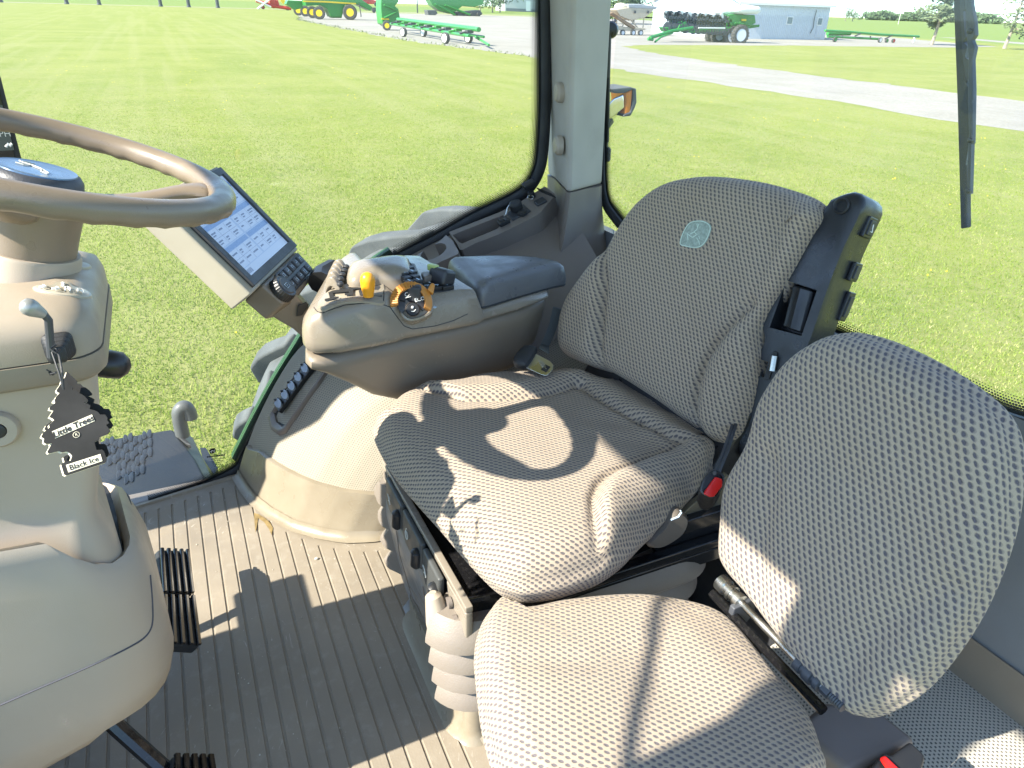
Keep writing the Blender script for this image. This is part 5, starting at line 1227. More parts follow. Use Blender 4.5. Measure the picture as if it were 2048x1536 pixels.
# ------------------------------------------------------------------ ground
def lawnmat(name,cols,stripes=True):
    m,nt,out=newmat(name); oc=objc(nt)
    n1=noise(nt,oc,.35,5,.6); n2=noise(nt,oc,6,4,.7); n3=noise(nt,scl(nt,oc,(60,60,60)),1,3,.7)
    n4=noise(nt,scl(nt,oc,(1.6,.035,1)),1,2,.5); n5=noise(nt,scl(nt,oc,(.07,.25,1)),1,3,.6)
    c=mixc(nt,maprange(nt,n1,.32,.68),cols[0],cols[1]); c=mixc(nt,maprange(nt,n2,.4,.72,0,.7),c,cols[2])
    if stripes: c=mixc(nt,maprange(nt,n4,.46,.64,0,.34),c,cols[3])
    c=mixc(nt,maprange(nt,n5,.5,.75,0,.35),c,cols[3])
    c=mixc(nt,maprange(nt,n3,.45,.75,0,.5),c,tuple(x*.5 for x in cols[0]))
    b=nd(nt,'ShaderNodeBsdfPrincipled',Roughness=.85); b.inputs['Specular IOR Level'].default_value=.15
    nt.links.new(c,b.inputs['Base Color'])
    bp=nd(nt,'ShaderNodeBump',Strength=.7,Distance=.03); nt.links.new(mth(nt,'ADD',n3,mth(nt,'MULTIPLY',n2,.6)),bp.inputs['Height']); nt.links.new(bp.outputs[0],b.inputs['Normal'])
    nt.links.new(b.outputs[0],out.inputs[0]); return m
LC=[(.172,.215,.036),(.230,.255,.060),(.285,.272,.105),(.28,.278,.112)]
M['lawn']=lawnmat('lawn_turf',LC)
M['field']=lawnmat('field_green',[(.15,.215,.05),(.18,.235,.06),(.20,.235,.075),(.19,.235,.07)],False)
def gravelmat():
    m,nt,out=newmat('gravel'); oc=objc(nt)
    n1=noise(nt,oc,.25,5,.6); n2=noise(nt,oc,9,4,.7); n3=noise(nt,scl(nt,oc,(1.3,.04,1)),1,3,.6)
    c=mixc(nt,maprange(nt,n1,.35,.7),(.262,.24,.20),(.318,.294,.252)); c=mixc(nt,maprange(nt,n2,.35,.7,0,.6),c,(.17,.155,.13)); c=mixc(nt,maprange(nt,n3,.5,.7,0,.45),c,(.31,.295,.27))
    b=nd(nt,'ShaderNodeBsdfPrincipled',Roughness=.95); nt.links.new(c,b.inputs['Base Color'])
    bp=nd(nt,'ShaderNodeBump',Strength=.6,Distance=.02); nt.links.new(n2,bp.inputs['Height']); nt.links.new(bp.outputs[0],b.inputs['Normal'])
    nt.links.new(b.outputs[0],out.inputs[0]); return m
M['gravel']=gravelmat()
def sheet(name,pts,h,mat,jit=0,step=1.5):
    P=[Vector((x,y,GROUND+h)) for x,y in pts]
    if jit:
        n=max(8,int(sum((P[i]-P[i-1]).length for i in range(len(P)))/step)); P=resample(P,n)
        P=[p+Vector((rng.normal()*jit,rng.normal()*jit,0)) for p in P]
    mb=MB(); mb.add(P,[tuple(range(len(P)))]); 
    o=mb.build(name,mat,None,smooth=0); tag(o,kind='structure'); return o
def ground():
    S=3500; mb=MB(); mb.add([(-S,-S,GROUND),(S,-S,GROUND),(S,S,GROUND),(-S,S,GROUND)],[(0,1,2,3)]); tag(mb.build('ground',M['lawn'],None,smooth=0),kind='structure')
    sheet('gravel_lot',[(22.8,-60),(22.8,14),(22.8,22),(22.5,30),(22.0,44),(21.3,51),(19.8,61),(20.0,75),(20.4,87),(21.2,110),(21.8,126),(26,150),(29,168),(36,205),(58,232),(100,240),(150,225),(130,150),(112,92),(97,64),(84,61),(62,62),(48.4,61.4),(41,60.6),(37.6,58.4),(34.8,51),(33.6,46),(32.2,36),(31.7,28),(31.5,19),(31.5,-60)],.004,M['gravel'],.22,1.2)
    sheet('country_road',[(-400,241),(-35,249.5),(40,252.5),(220,262),(220,270),(40,260),(-35,257),(-400,249)],.004,M['gravel'])
    sheet('field_road',[(130,97),(106,58),(96,30),(101,29),(111,57),(135,96)],.006,M['gravel'],.15,3)
    sheet('far_field',[(105,150),(116,92),(103,55),(98,20),(900,-300),(1600,400),(1200,1300),(420,700),(190,330)],.003,M['field'])
    sheet('verge',[(-400,262),(200,275),(420,700),(-300,900)],.003,M['field'])
def grass():
    # short mown turf close to the tractor: single blades
    n=340000
    ang=np.deg2rad(25.6)+np.deg2rad(rng.uniform(-44,46,n)); r=3.0+30*(1-np.sqrt(1-rng.random(n)))
    x=r*np.sin(ang); y=r*np.cos(ang); keep=(x<22.3)&~((x>-1.2)&(x<2.2)&(y<2.9)); x=x[keep];y=y[keep];r=r[keep]; n=len(x)
    cl=np.sin(x*2.1+np.sin(y*1.7)*2)+np.sin(y*2.7+np.sin(x*1.3)*2); hgt=(.020+.015*rng.random(n)+.003*cl)*np.clip(1.15-r*.026,.35,1); wd=(.003+.0032*rng.random(n))*(1+.03*r)
    a=rng.uniform(0,2*np.pi,n); ln=rng.uniform(.2,1.1,n)*hgt; la=rng.uniform(0,2*np.pi,n)
    V=np.zeros((n,3,3)); ca,sa=np.cos(a)*wd,np.sin(a)*wd
    V[:,0]=np.stack([x-ca,y-sa,np.full(n,GROUND)],1); V[:,1]=np.stack([x+ca,y+sa,np.full(n,GROUND)],1); V[:,2]=np.stack([x+np.cos(la)*ln,y+np.sin(la)*ln,GROUND+hgt],1)
    me=bpy.data.meshes.new('grass'); me.vertices.add(n*3); me.vertices.foreach_set('co',V.ravel()); me.loops.add(n*3); me.loops.foreach_set('vertex_index',np.arange(n*3)); me.polygons.add(n); me.polygons.foreach_set('loop_start',np.arange(0,n*3,3)); me.update(); me.validate()
    m,nt,out=newmat('grass_blades'); ge=nt.nodes.new('ShaderNodeNewGeometry'); oc=objc(nt)
    rp=nt.nodes.new('ShaderNodeValToRGB'); e=rp.color_ramp.elements; e[0].position=0; e[0].color=(.19,.26,.04,1); e[1].position=1; e[1].color=(.56,.50,.27,1)
    for p,c in((.35,(.23,.31,.05,1)),(.68,(.32,.385,.085,1)),(.88,(.43,.43,.15,1))): q=e.new(p); q.color=c
    f=mth(nt,'ADD',mth(nt,'MULTIPLY',ge.outputs['Random Per Island'],.8),mth(nt,'MULTIPLY',mth(nt,'SUBTRACT',noise(nt,oc,.9,4,.6),.38),.75)); nt.links.new(f,rp.inputs[0])
    d=nd(nt,'ShaderNodeBsdfDiffuse'); tl=nd(nt,'ShaderNodeBsdfTranslucent'); nt.links.new(rp.outputs[0],d.inputs[0]); nt.links.new(rp.outputs[0],tl.inputs[0])
    mx=nd(nt,'ShaderNodeMixShader'); mx.inputs[0].default_value=.4; nt.links.new(d.outputs[0],mx.inputs[1]); nt.links.new(tl.outputs[0],mx.inputs[2]); nt.links.new(mx.outputs[0],out.inputs[0])
    me.materials.append(m); o=bpy.data.objects.new('grass',me); COL.objects.link(o); tag(o,'short mown lawn grass around the tractor','grass',kind='stuff')
    # dandelions
    mb=MB()
    for i in range(150):
        an=R(25.6)+R(random.uniform(-38,40)); rr=5+random.random()**.6*40; x_,y_=rr*math.sin(an),rr*math.cos(an)
        if x_>22 : continue
        for k in range(random.choice((1,1,2,3))):
            px,py=x_+random.gauss(0,.12),y_+random.gauss(0,.12); mb.lathe((px,py,GROUND+.045),(random.gauss(0,.2),random.gauss(0,.2),1),[(.004,-.01),(.011,0),(.009,.006),(.003,.011)],6)
    tag(mb.build('dandelion_flowers',pbr('dandelion_yellow',(.75,.58,.03),.8),None,smooth=0),'yellow dandelion flowers dotted through the lawn','flowers',kind='stuff')
    mb=MB()
    edge=[(22.0,44),(21.3,51),(19.8,61),(20.1,75),(20.6,90),(21.2,110),(22,128),(26,150)]
    ep=resample([Vector((x,y,0)) for x,y in edge],160,False)
    for p in ep:
        if random.random()<.55:
            for k in range(7):
                q=Vector((p.x+random.gauss(.2,.35),p.y+random.gauss(0,.4),GROUND)); h=random.uniform(.05,.2); a=random.uniform(0,6.28); w_=random.uniform(.03,.07)
                mb.add([q+Vector((math.cos(a)*w_,math.sin(a)*w_,0)),q-Vector((math.cos(a)*w_,math.sin(a)*w_,0)),q+Vector((random.gauss(0,.08),random.gauss(0,.08),h))],[(0,1,2)])
    tag(mb.build('edge_weeds',pbr('weed_green',(.17,.21,.07),.8,var=.4,vscale=2),None,smooth=0),'ragged weeds along the edge of the gravel lot','weeds',kind='stuff')
ground(); grass()

# ------------------------------------------------------------------ outside parts of the tractor
def rear_tyre():
    t=thing('tractor_rear_wheel','dusty grey rear tractor wheel with chunky lugs seen through the side window','wheel',(1.05,2.3,GROUND+1.10))
    c=Vector((1.05,0,-.50)); y0,y1=2.02,2.55; Rr=1.055
    mb=MB(); prof=[(.55,2.08),(.62,2.03),(.80,2.00),(.93,2.02),(.99,2.06),(1.01,2.12),(1.02,2.28),(1.01,2.44),(.99,2.50),(.93,2.54),(.80,2.56),(.62,2.53),(.55,2.48)]
    mb.ring_loft([[c+Vector((-r*math.cos(2*math.pi*i/96),y,r*math.sin(2*math.pi*i/96))) for i in range(96)] for r,y in prof],True,True); b=mb.build('tyre_carcass',M['tyre'],t,smooth=50)
    for k in range(22):
        for sgn in(-1,1):
            th0=2*math.pi*(k+(.5 if sgn>0 else 0))/22; mb=MB(); P=[]
            for i in range(7):
                f=i/6; y=2.285+sgn*(.0+.285*f); th=th0-.20*f-.05*sst(.7,1,f); r1=Rr-.015*f**2-(.055 if i==6 else 0); w=.030+.012*f
                row=[]
                for dw,rr in((-w*1.25,.965),(-w,r1),(w,r1),(w*1.25,.965)):
                    a=th+dw/1.05; row.append(c+Vector((-rr*math.cos(a),y,rr*math.sin(a))))
                P.append(row)
            mb.ring_loft(P); mb.build('tread_lug',M['tyre'],b,smooth=40,bevel=.012,seg=2)
    mb=MB(); mb.lathe(c+Vector((0,2.14,0)),(0,1,0),[(.55,0),(.50,.03),(.42,.12),(.15,.14),(.15,.02)],40); mb.build('tyre_rim',M['yellow'],t)
M['cleat']=pbr('cleat_plastic',(.016,.02,.027),.45,spec=.3)
def step_tank():
    t=thing('fuel_tank_step','black plastic tank top with raised tread cleats below the side window','tank',(-.3,2.4,-.6))
    z=-.34
    tp=[at(*q,Z=z) for q in((120,905),(215,878),(345,857),(390,915),(440,1010),(460,1080),(250,1120),(100,1080))]
    tp=[Vector((p.x,p.y,z)) for p in tp]
    side=[at(345,857,Z=z),at(386,870,Z=z-.10),at(428,925,Z=z-.10),at(470,1010,Z=z-.12)]
    mb=MB(); mb.ring_loft([[Vector((p.x,p.y,z-.55)) for p in tp],[Vector((p.x,p.y,z-.02)) for p in tp],[p for p in tp]]); b=mb.build('tank_body',pbr('dusty_black_shaded_tank',(.020,.026,.036),.6,grain=(60,.3),var=.25,vscale=3,spec=.22,dirt=((.045,.05,.05),2.5,.6)),t,bevel=.012)  # base darkened to stand in for the tractor's shadow; dust is separate
    mb=MB(); a,b2,c2,d2=at(345,857,Z=z),at(385,872,Z=z-.05),at(440,985,Z=z-.07),at(415,1010,Z=z); mb.ring_loft([[a,b2,c2,d2],[p+Vector((0,0,-.5)) for p in(a,b2,c2,d2)]]); sl=mb.build('tank_shoulder',pbr('dusty_grey_shoulder',(.13,.14,.12),.6,var=.2,dirt=((.2,.2,.16),6,.5)),t,bevel=.01)
    for qs in([(354,878),(362,879),(380,893),(384,900),(374,897),(360,886)],[(380,952),(388,955),(404,966),(410,973),(396,972),(384,962)]):
        mb=MB(); pp=[at(*q,Z=z-.025) for q in qs]; mb.prism([p+Vector((0,0,.004)) for p in pp],(0,0,.02)); mb.build('shoulder_slot',M['rubber'],sl,bevel=.004)
    mb=MB()
    for (x0,y0) in [(294,870),(256,877),(219,884),(276,881),(236,890),(295,888),(258,896),(277,902),(222,901),(295,907),(241,912),(260,914),(280,922),(225,921),(243,933),(263,938),(280,941),(243,949),(258,957)]:
        for d in((-7,2),(7,-2)):
            p=at(x0+d[0],y0+d[1],Z=z); s=1 if d[0]<0 else -1
            pl=[p+Vector((s*(.016*math.cos(a)-.010*abs(math.cos(a))**.5 if False else .013*math.cos(a)*(1 if math.cos(a)*1>0 else .35)),.034*math.sin(a),0)) for a in np.linspace(0,2*math.pi,14,endpoint=False)]
            c_=sum(pl,Vector())/14
            m1=MB(); m1.ring_loft([[q+Vector((0,0,-.004)) for q in pl],[q+Vector((0,0,.0035)) for q in pl],[c_+(q-c_)*.72+Vector((0,0,.005)) for q in pl]])
            m1.build('tread_cleat',M['cleat'],b)
    mb=MB(); q=[at(361,880,Z=z-.1),at(359,850,Z=z+.12),at(355,822,Z=z+.30),at(360,814,Z=z+.36),at(370,813,Z=z+.37),at(378,825,Z=z+.30),at(377,838,Z=z+.26)]
    q=[Vector((p.x,q[0].y+ (p.y-q[0].y)*.2,p.z)) for p in q]
    base=at(364,868,Z=z); pl=[]
    for x,y,dz in((366,872,-.2),(361,850,0),(358,832,0),(359,822,0),(365,815,0),(373,816,0),(379,826,0),(381,836,0)): pl.append(at(x,y,Y=base.y))
    mb=MB(); mb.tube(crom(pl,5,False),.027,14); mb.build('vent_pipe',pbr('grey_pipe',(.085,.09,.09),.5,var=.15),t,smooth=60)
    mb=MB(); p=[at(*s,Z=z-.2) for s in((400,895),(412,896),(435,935),(428,950),(405,915))]; mb.prism(p,(0,0,-.1)); mb.build('side_bracket',M['black'],t)
def decal():
    t=thing('window_decal','small black printed sticker with white animal emblem low on the side window','sticker',tuple(atg(425,912)))
    f=lambda x,y,d=-.001:atg(x,y,d)
    mb=MB(); ol=[(418,901),(422,897),(430,896),(432,900),(431,904),(426,907),(420,907)]; mb.prism(ol and [f(*q) for q in ol],(0,-.0006,0)); b=mb.build('emblem_plate',M['card'],t,smooth=0)
    mb=MB()
    for pl in([(421,904),(424,901),(428,902),(430,899)],[(424,901),(423,905)],[(428,902),(429,905)]): mb.tube([f(*q,-.0022) for q in pl],.0012,4)
    mb.build('emblem_animal',M['white'],b)
    mb=MB()
    for (x0,x1,y,w_) in((418,442,910,.0010),(414,450,914,.0022),(422,446,919,.0008),(424,446,923,.0008),(425,445,926,.0008),(426,445,930,.0008),(428,444,933,.0008)):
        k=x0
        while k<x1: mb.tube([f(k,y-(k-x0)*.12),f(min(k+2.2,x1),y-(k+2-x0)*.12)],w_,4); k+=3.4
    tag(mb.build('print_rows',M['card'],t))
def outer_bits():
    # amber marker lamp on a bright stalk
    t=thing('marker_lamp','amber turn lamp on a bright metal stalk outside the rear pillar','lamp',tuple(at(1245,205,Y=2.25)))
    Y=2.2; g=lambda x,y,d=0:at(x,y,Y=Y+d)
    mb=MB(); P=[[g(1208,216),g(1208,246),g(1216,250,.10),g(1214,210,.10)],[g(1228,196),g(1229,232),g(1236,230,.10),g(1234,190,.10)],[g(1247,188),g(1249,216),g(1256,212,.10),g(1254,182,.10)]]
    mb.ring_loft(P); mb.build('lamp_stalk',M['chrome'],t,bevel=.006)
    mb=MB(); mb.tube([g(1212,232,.05),g(1190,262,.05),g(1150,330,.02)],.035,10); mb.build('stalk_arm',M['darkiron'],t)
    mb=MB(); mb.prism([g(*q) for q in((1251,186),(1266,178),(1262,226),(1248,230),(1252,205))],(0,.10,0)); mb.build('amber_lens',M['amber'],t,bevel=.006)
    mb=MB(); mb.prism([g(*q,-.004) for q in((1266,176),(1273,177),(1274,205),(1270,216),(1262,232),(1246,234),(1249,229),(1261,224),(1266,200))],(0,.11,0)); mb.build('lamp_housing',M['darkiron'],t,bevel=.004)
    mb=MB(); mb.prism([g(*q,-.006) for q in((1222,178),(1262,174),(1270,177),(1250,186),(1230,187))],(0,.11,0)); mb.build('lamp_visor',M['tyre'],t,bevel=.003)
    # gas strut
    t=thing('gas_strut','slim black gas strut standing against the rear pillar edge','strut',tuple(at(1210,300,Y=1.78)))
    Y=1.76; g=lambda x,y:at(x,y,Y=Y)
    mb=MB(); mb.tube([g(1217,55),g(1214,160),g(1212,284)],.0085,12); mb.build('strut_cylinder',M['black'],t)
    mb=MB(); mb.tube([g(1213,284),g(1213,302)],.0035,8); mb.build('strut_rod',M['steel'],t)
    mb=MB(); mb.lathe(g(1211,322),(0,0,1),[(.012,0),(.014,.008),(.013,.032),(.008,.038)],12); mb.build('strut_end',M['rubber'],t)
    mb=MB(); mb.lathe(g(1221,60),(-.4,-1,0),[(.021,-.02),(.021,0),(.017,.008),(.010,.010)],20); mb.build('hinge_knob',M['black'],t)
    # rear wiper
    t=thing('rear_wiper','black rear window wiper with slotted arm hanging at the upper right','wiper',tuple(at(1930,200,X=1.17)))
    X=1.17; g=lambda x,y,d=0.:at(x,y,X=X+d)
    mb=MB(); mb.prism([g(*q,.03) for q in((1885,-560),(1899,-560),(1932,200),(1934,455),(1921,458),(1914,200))],(.012,0,0)); mb.build('wiper_blade',M['rubber'],t,bevel=.002)
    mb=MB(); mb.prism([g(*q) for q in((1908,-640),(1924,-640),(1942,10),(1948,40),(1950,70),(1943,80),(1949,95),(1946,110),(1944,120),(1946,180),(1944,288),(1938,290),(1935,200),(1936,110),(1932,60))],(.010,0,0)); ar=mb.build('wiper_arm',M['darkiron'],t,bevel=.0015)
    mb=MB(); mb.prism([g(*q) for q in((1937,288),(1943,288),(1940,388),(1934,388))],(.008,0,0)); mb.build('arm_tip',M['darkiron'],ar)
    mb=MB(); mb.prism([g(*q,.012) for q in((1904,-400),(1916,-400),(1934,14),(1926,22),(1929,60),(1932,74),(1926,84),(1934,92),(1930,115),(1938,120),(1940,128),(1938,150),(1934,170),(1930,150),(1924,100))],(.008,0,0)); mb.build('arm_lattice',M['blacks'],ar)
    mb=MB(); mb.prism([g(*q,.010) for q in((1930,160),(1941,185),(1940,240),(1936,300),(1931,330),(1929,240))],(.008,0,0)); mb.build('spring_cover',M['black'],ar)
    for (x,y) in((1941,62),(1942,281),(1937,382)):
        mb=MB(); p=g(x,y); mb.lathe(p,(-1,0,0),[(.0045,-.002),(.0045,.003),(.003,.004)],12); mb.build('arm_bolt',M['black'],ar)
rear_tyre(); step_tank(); decal(); outer_bits()
# ------------------------------------------------------------------ yard machines, buildings, trees
def wheel(parent,c,r,w,axis=(0,1,0),rim='yellow',name='wheel',lug=True,tm='tyre_far',hubf=.55):
    ax=Vector(axis).normalized(); c=Vector(c); mb=MB()
    mb.lathe(c-ax*w/2,ax,[(r*hubf,.0),(r*.9,.0),(r*.97,w*.12),(r,w*.3),(r,w*.7),(r*.97,w*.88),(r*.9,w),(r*hubf,w)],28,False); o=mb.build(name,M[tm],parent,smooth=40)
    if lug:
        a=ax.orthogonal().normalized(); b=ax.cross(a); mb=MB()
        for k in range(20):
            th=2*math.pi*k/20; d=a*math.cos(th)+b*math.sin(th); s=ax.cross(d); mb.box(c+d*r*1.0,(r*.07,r*.09,w*.9),Matrix((d,s,(ax+s*.35).normalized())).transposed())
        l=mb.build('tyre_tread',M[tm],o)
    mb=MB(); mb.lathe(c-ax*w*.46,ax,[(r*hubf,0),(r*hubf*.9,w*.08),(r*.28,w*.2),(r*.28,w*.72),(r*hubf*.9,w*.84),(r*hubf,w*.92)],24,True); mb.build('rim',M[rim],o)
    return o
Gz=GROUND
def shed():
    p=gnd(1455,76.5); q=gnd(1663,81); X0,X1=p.x,q.x; Y0=(p.y+q.y)/2; L=gnd(1300,62).y; H=at(1677,11,Y=Y0).z
    t=thing('pole_shed','long pale blue grey metal shed with white roof and two small windows','shed',(X0,Y0,Gz))
    m,nt,out=newmat('ribbed_siding'); oc=objc(nt); sp=nd(nt,'ShaderNodeSeparateXYZ'); nt.links.new(oc,sp.inputs[0])
    s=mth(nt,'FRACT',mth(nt,'MULTIPLY',mth(nt,'ADD',sp.outputs[0],sp.outputs[1]),3.3)); rib=maprange(nt,mth(nt,'ABSOLUTE',mth(nt,'SUBTRACT',s,.5)),.30,.48)
    b=nd(nt,'ShaderNodeBsdfPrincipled',Roughness=.45); nt.links.new(mixc(nt,maprange(nt,noise(nt,oc,.6,4),.3,.7,0,.3),(.47,.52,.57),(.55,.59,.63)),b.inputs['Base Color'])
    bp=nd(nt,'ShaderNodeBump',Strength=.8,Distance=.05); nt.links.new(rib,bp.inputs['Height']); nt.links.new(bp.outputs[0],b.inputs['Normal']); nt.links.new(b.outputs[0],out.inputs[0])
    Yb=Y0+18; Zr=H+3.2; ym=(Y0+Yb)/2
    mb=MB(); a=[(Y0,Gz),(Y0,H),(ym,Zr),(Yb,H),(Yb,Gz)]; mb.prism([(X0,y,z) for y,z in a],(X1-X0,0,0)); w=mb.build('shed_wall',m,t,smooth=0)
    roof=pbr('white_roof_sheet',(.80,.80,.78),.4,var=.04); mb=MB()
    ov=.45; s0=(H-(Zr-H)/(ym-Y0)*ov); mb.prism([(X0-ov,Y0-ov,s0),(X0-ov,ym,Zr),(X0-ov,Yb+ov,s0),(X0-ov,Yb+ov,s0+.16),(X0-ov,ym,Zr+.18),(X0-ov,Y0-ov,s0+.16)],(X1-X0+2*ov,0,0)); mb.build('shed_roof',roof,t,smooth=0)
    mb=MB(); mb.box(((X0+X1)/2,Y0-ov-.03,s0+.02),(X1-X0+2*ov,.12,.26)); mb.build('eave_gutter',M['white'],t)
    for (x,y,w_,h_) in((1579,41,12,16),(1639,43,10,16)):
        c=at(x,y,Y=Y0); k=Y0*1.09/1608*1.0; ww=(at(x+w_/2,y,Y=Y0).x-at(x-w_/2,y,Y=Y0).x); hh=at(x,y-h_/2,Y=Y0).z-at(x,y+h_/2,Y=Y0).z
        mb=MB(); mb.box((c.x,Y0-.03,c.z),(ww,.10,hh)); wi=mb.build('window',M['white'],t,smooth=0); mb=MB(); mb.box((c.x,Y0-.085,c.z),(ww*.8,.03,hh*.82)); mb.build('pane',pbr('shed_window_glass',(.20,.25,.27),.15),wi,smooth=0)
    for x in(1639,): 
        c=at(x,60,Y=Y0); mb=MB(); mb.box((c.x,Y0-.025,(Gz+c.z+1.6)/2+.2),(1.1,.06,2.6)); mb.build('door',m,t,smooth=0)
    c=at(1632,20,Y=Y0); d=at(1623,66,Y=Y0); mb=MB(); mb.tube([(c.x,Y0-.1,c.z),(c.x-.1,Y0-.12,c.z-1),(d.x,Y0-.1,d.z+.6),(d.x-.3,Y0-.1,d.z)],.05,6); mb.build('downpipe',M['tyre'],t)
    p=gnd(1625,78); b=thing('drum_barrel','dull grey drum standing in front of the shed door','barrel',tuple(p)); mb=MB(); mb.lathe(p,(0,0,1),[(.55,0),(.62,.1),(.60,.5),(.62,.55),(.62,.9),(.66,.95),(.64,1.0),(.55,.98)],20); mb.build('drum_shell',pbr('grey_drum',(.33,.35,.36),.5,var=.15),b); mb=MB(); mb.lathe(p+Vector((0,0,.99)),(0,0,1),[(.55,0),(.5,.01)],20); mb.build('drum_lid',M['tyre'],b)
def planter():
    Yp=67.; g=lambda x,y,d=0.:at(x,y,Y=Yp+d)
    t=thing('seed_planter','green folded seed planter with two white tanks parked before the shed','planter',(58,67,Gz))
    # rolling frame
    mb=MB(); mb.tube([g(1300,76,-2),g(1318,70,-1.5),g(1345,62,-1),g(1385,56,-.5)],.17,8); mb.tube([g(1310,84,-2),g(1322,74,-1.8),g(1345,66,-1)],.10,8); mb.tube([g(1296,78,-2),g(1306,79,-2)],.14,8); tg=mb.build('tongue',M['green_lt'],t)
    mb=MB(); q=[g(*s) for s in((1330,55),(1360,50),(1372,42),(1378,58),(1352,64),(1336,64))]; mb.prism(q,(0,1.2,0)); mb.build('hitch_frame',M['green_lt'],t,bevel=.05)
    mb=MB(); q=[g(*s) for s in((1372,58),(1450,54),(1520,49),(1519,54),(1470,62),(1380,66))]; mb.prism(q,(0,1.5,0)); mb.build('main_beam',M['green'],t,bevel=.05)
    mb=MB(); q=[g(*s) for s in((1455,30),(1468,28),(1510,30),(1512,46),(1500,52),(1462,52))]; mb.prism(q,(0,2.0,0)); mb.build('tank_stand',M['green'],t,bevel=.06)
    mb=MB(); q=[g(*s,-.05) for s in((1483,38),(1492,38),(1492,42),(1483,42))]; mb.prism(q,(0,-.05,0)); mb.build('yellow_badge',M['yellow'],t)
    rnd=random.Random(3)
    for i in range(26):
        x=1332+i*5.3; y=34+i*.35+rnd.uniform(-2,2); mb=MB(); z0=2*(i%2)
        a,b,c=g(x-3,y-8,.4*(i%3)),g(x+3,y+4,.3),g(x+1,y+18,.2)
        mb.tube([a,b],.08,6); mb.tube([b,c],.07,6); mb.box(g(x,y,.2),(.26,.4,.26)); u=mb.build('row_unit',M['darkiron'],t)
        mb=MB(); mb.lathe(g(x-1,y-6,.2),(0,1,0),[(.30,-.05),(.33,0),(.30,.05)],12); mb.build('unit_disc',M['tankw'] if i%3==0 else M['darkiron'],u)
        mb=MB(); mb.lathe(g(x+2,y+20,.1),(.3,1,0),[(.40,-.05),(.44,0),(.40,.05)],14); mb.build('opener_disc',M['darkiron'],u)
    mb=MB(); q=[g(*s,.8) for s in((1335,36),(1400,32),(1460,33),(1462,60),(1420,66),(1360,60))]; mb.prism(q,(0,.6,0)); mb.build('toolbar',M['darkiron'],t,bevel=.1)
    for (x0,x1,yt,yb,d) in((1432,1486,12,32,1.4),(1462,1516,10,29,.2)):
        a=g((x0+x1)/2,(yt+yb)/2,d); rx_=(g(x1,20).x-g(x0,20).x)/2*.97; rz=(g(1400,yt).z-g(1400,yb).z)/2
        mb=MB(); pr=[]
        for k,(s,h) in enumerate(((.05,-1),(.80,-.85),(.96,-.45),(1.0,-.05),(.985,0),(.985,.06),(1.0,.1),(.96,.5),(.8,.82),(.4,.97),(.25,1.0),(.25,1.14),(.02,1.16))): pr.append([a+Vector((math.copysign(abs(math.cos(u))**.6,math.cos(u))*rx_*s,math.copysign(abs(math.sin(u))**.6,math.sin(u))*1.1*s,rz*h)) for u in np.linspace(0,2*math.pi,28,endpoint=False)])
        mb.ring_loft(pr); tk=mb.build('seed_tank',M['tankw'],t,smooth=50)
    for k,(x,y,d) in enumerate(((1480,70,-.6),(1463,72,.2),(1437,70,1.6),(1425,70,2.2))): wheel(t,g(x,y,d),.98 if k<2 else .85,.55,(.1,1,0),'whiterim','wheel',True,'tyre_far',.62)
    mb=MB()
    for (x0,y0,x1,y1) in((1470,46,1516,52),(1500,50,1490,66),(1480,44,1484,56),(1360,50,1352,64),(1400,60,1440,56)): mb.tube([g(x0,y0,-.3),g(x1,y1,-.3)],.07,6)
    mb.build('brace_pipes',M['green_lt'],t)
    mb=MB(); mb.tube([g(1397,56,-.4),g(1450,56.5,-.4)],.06,6); mb.build('marker_rod',M['tankw'],t)
def tender():
    Y=84.; g=lambda x,y,d=0.:at(x,y,Y=Y+d)
    t=thing('seed_tender','beige seed tender trailer with grey tarped hopper and conveyor','trailer',(55,84,Gz))
    mb=MB(); q=[g(*s) for s in((1232,19),(1255,15),(1310,16),(1306,22),(1290,36),(1262,41),(1240,32))]; mb.prism(q,(0,2.4,0)); hp=mb.build('hopper',M['beige'],t,bevel=.08)
    mb=MB(); q=[g(*s,-.05) for s in((1256,8),(1280,8),(1316,13),(1312,19),(1258,16))]; mb.prism(q,(0,2.5,0)); mb.build('hopper_tarp',pbr('grey_tarp',(.34,.36,.37),.7,var=.1),t,bevel=.1)
    mb=MB(); mb.sphere(g(1241,14,1),.75,16,(1.1,1.0,.62)); mb.build('hopper_lid',M['cream'],t,smooth=80)
    for x in(1270,1296): 
        mb=MB(); mb.box(g(x,24,-.1),(.25,.1,.3)); mb.build('sight_hole',M['darkiron'],hp)
    mb=MB(); mb.prism([g(*s,-.2) for s in((1221,27),(1226,25),(1272,54),(1268,59))],(0,.6,0)); mb.build('conveyor',pbr('brown_conveyor',(.20,.14,.09),.7,var=.2),t,bevel=.03)
    mb=MB(); mb.prism([g(*s) for s in((1222,46),(1250,54),(1290,56),(1292,60),(1260,62),(1225,60))],(0,2.2,0)); mb.build('trailer_deck',M['beige'],t,bevel=.04)
    for (x0,y0,x1,y1) in((1250,38,1244,56),(1262,40,1276,56),(1288,36,1286,56)):
        mb=MB(); mb.tube([g(x0,y0,.2),g(x1,y1,.2)],.08,6); mb.build('hopper_leg',M['beige'],t)
    for x in(1245,1266,1281): wheel(t,g(x,65.5,-.1),.36,.3,(0,1,0),'whiterim','wheel',False,'tyre_far',.62)
    mb=MB(); mb.sphere(g(1228,42,-.3),.28,10); mb.build('drive_motor',M['darkiron'],t)
